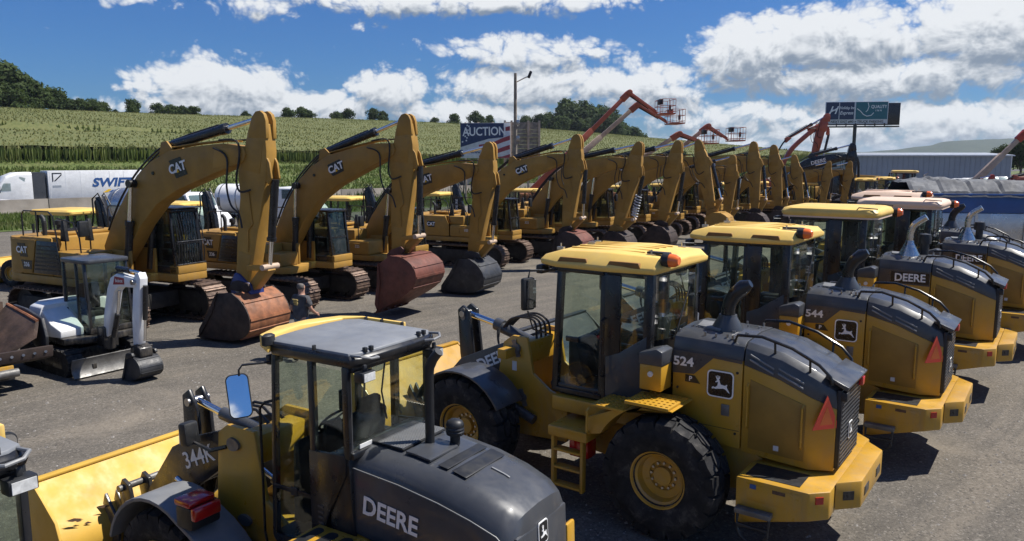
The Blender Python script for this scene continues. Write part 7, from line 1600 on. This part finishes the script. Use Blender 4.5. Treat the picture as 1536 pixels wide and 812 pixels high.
x_, y_ = ud(22.6, 15.2); semi_truck('white semi truck with a long trailer lettered SWIFT on the highway', (x_, y_, -.62), AR)
x_, y_ = ud(18.5, 8.5); car('white car passing beside the semi truck behind the barrier', (x_, y_, -.62), AR)
x_, y_ = ud(88, 19); hopper_trailer((x_, y_, -.62), AR)
auction_sign((at(728, 85, 6)[0], 85, 0), R(-6))
back_panel((at(783, 86, 6)[0], 87, 0), R(10))
light_pole((at(773, 60, 8)[0], 60, 0))
hotel_billboard((at(1284, 190, 14)[0], 190, 0), R(-10))
boom_lift('boom lift with dark orange boom raised highest and its basket hanging ahead', at(815, 60), (6.6, 9.7), (8.8, 8.2), 'machine_orange', R(4), jib='machine_orange')
boom_lift('boom lift with cream boom raised parallel to the highest dark orange one', at(828, 62.5), (6.9, 9.0), (9.3, 7.6), 'lift_cream', R(4))
boom_lift('boom lift with cream boom and low orange basket held level', at(905, 64), (6.2, 6.7), (8.0, 6.05), 'lift_cream', R(2))
boom_lift('boom lift with cream boom and tilted red basket at the far right of the lifts', at(960, 66), (5.6, 7.4), (7.3, 6.3), 'lift_cream', R(0))
exc((31.0, 74), 'tall orange red excavator with boom raised in front of the hotel billboard', R(-2), 1.16, ba=R(26), sa=R(-30), rest=False, slim=.30, yel='machine_orange', kind='mid', buck='bucket_black', logo=None, group='coloured excavators beyond the row')
exc((27.0, 63), 'excavator with black lettered boom and stick standing before the billboard pole', R(-8), 1.0, sa=R(10), ba=R(-1), yel='cat_yellow', armc='black_paint', kind='mid', buck='bucket_black', logo=None, boom_txt='DEERE', group='coloured excavators beyond the row')
dump_truck(at(1262, 68), R(200))
w1 = wheel_loader('yellow wheel loader with dark cab among the far machines by the white trucks', at(1375, 66), math.pi - R(20), '644', 'K', sc=1.1)
w1['group'] = 'far yellow wheel loaders'
for i, (px, y, rz, lb) in enumerate([(1318, 58, -30, 'yellow wheel loader with flat roof next to the billboard pole'), (1345, 62, -25, 'lower yellow wheel loader between two others by the billboard pole')]):
    w = wheel_loader(lb, at(px, y), math.pi + R(rz), '544', 'P', sc=.95); w['group'] = 'far yellow wheel loaders'
for i in range(9): white_truck('white utility truck in the line of white trucks before the metal building', at(1384 + i * 14, 84 + i * 2.5), R(-115))
metal_building((at(1398, 150)[0], 150, 0), R(0))
dump_trailer((at(1625, 30)[0], 30.0, 0), R(-9)).scale = (1.1, 1.1, 1.08)
boom_lift('red boom lift with cream raised boom near the metal building corner', at(1462, 58), (3.0, 6.6), (4.4, 6.3), 'lift_cream', R(-8), jib='machine_red')
exc((at(1470, 50)[0], 50), 'red excavator with an arched boom before the white trucks', R(-5), .62, yel='machine_red', kind='mid', buck='bucket_black', logo=None, group='coloured excavators beyond the row')
exc((at(1562, 46)[0], 46), 'orange red excavator at the picture edge beyond the dump trailer', R(-5), .72, yel='machine_orange', kind='mid', buck='bucket_black', logo=None, group='coloured excavators beyond the row')

# ---------------------------------------------------------------- summer haze
b = MB(); b.bx(-24000, 24000, -24000, 24000, -8, 175); hzo = b.obj('haze', 'concrete', smooth=False); stuff(hzo)
hm = bpy.data.materials.new('haze_air'); hm.use_nodes = True; T = NT(hm.node_tree); hm.node_tree.nodes.clear()
pv = T.n('ShaderNodeVolumePrincipled'); pv.inputs['Color'].default_value = (.80, .90, 1, 1); pv.inputs['Density'].default_value = .00007; pv.inputs['Anisotropy'].default_value = .2
oo = T.n('ShaderNodeOutputMaterial'); hm.node_tree.links.new(pv.outputs[0], oo.inputs['Volume']); hzo.data.materials.clear(); hzo.data.materials.append(hm)
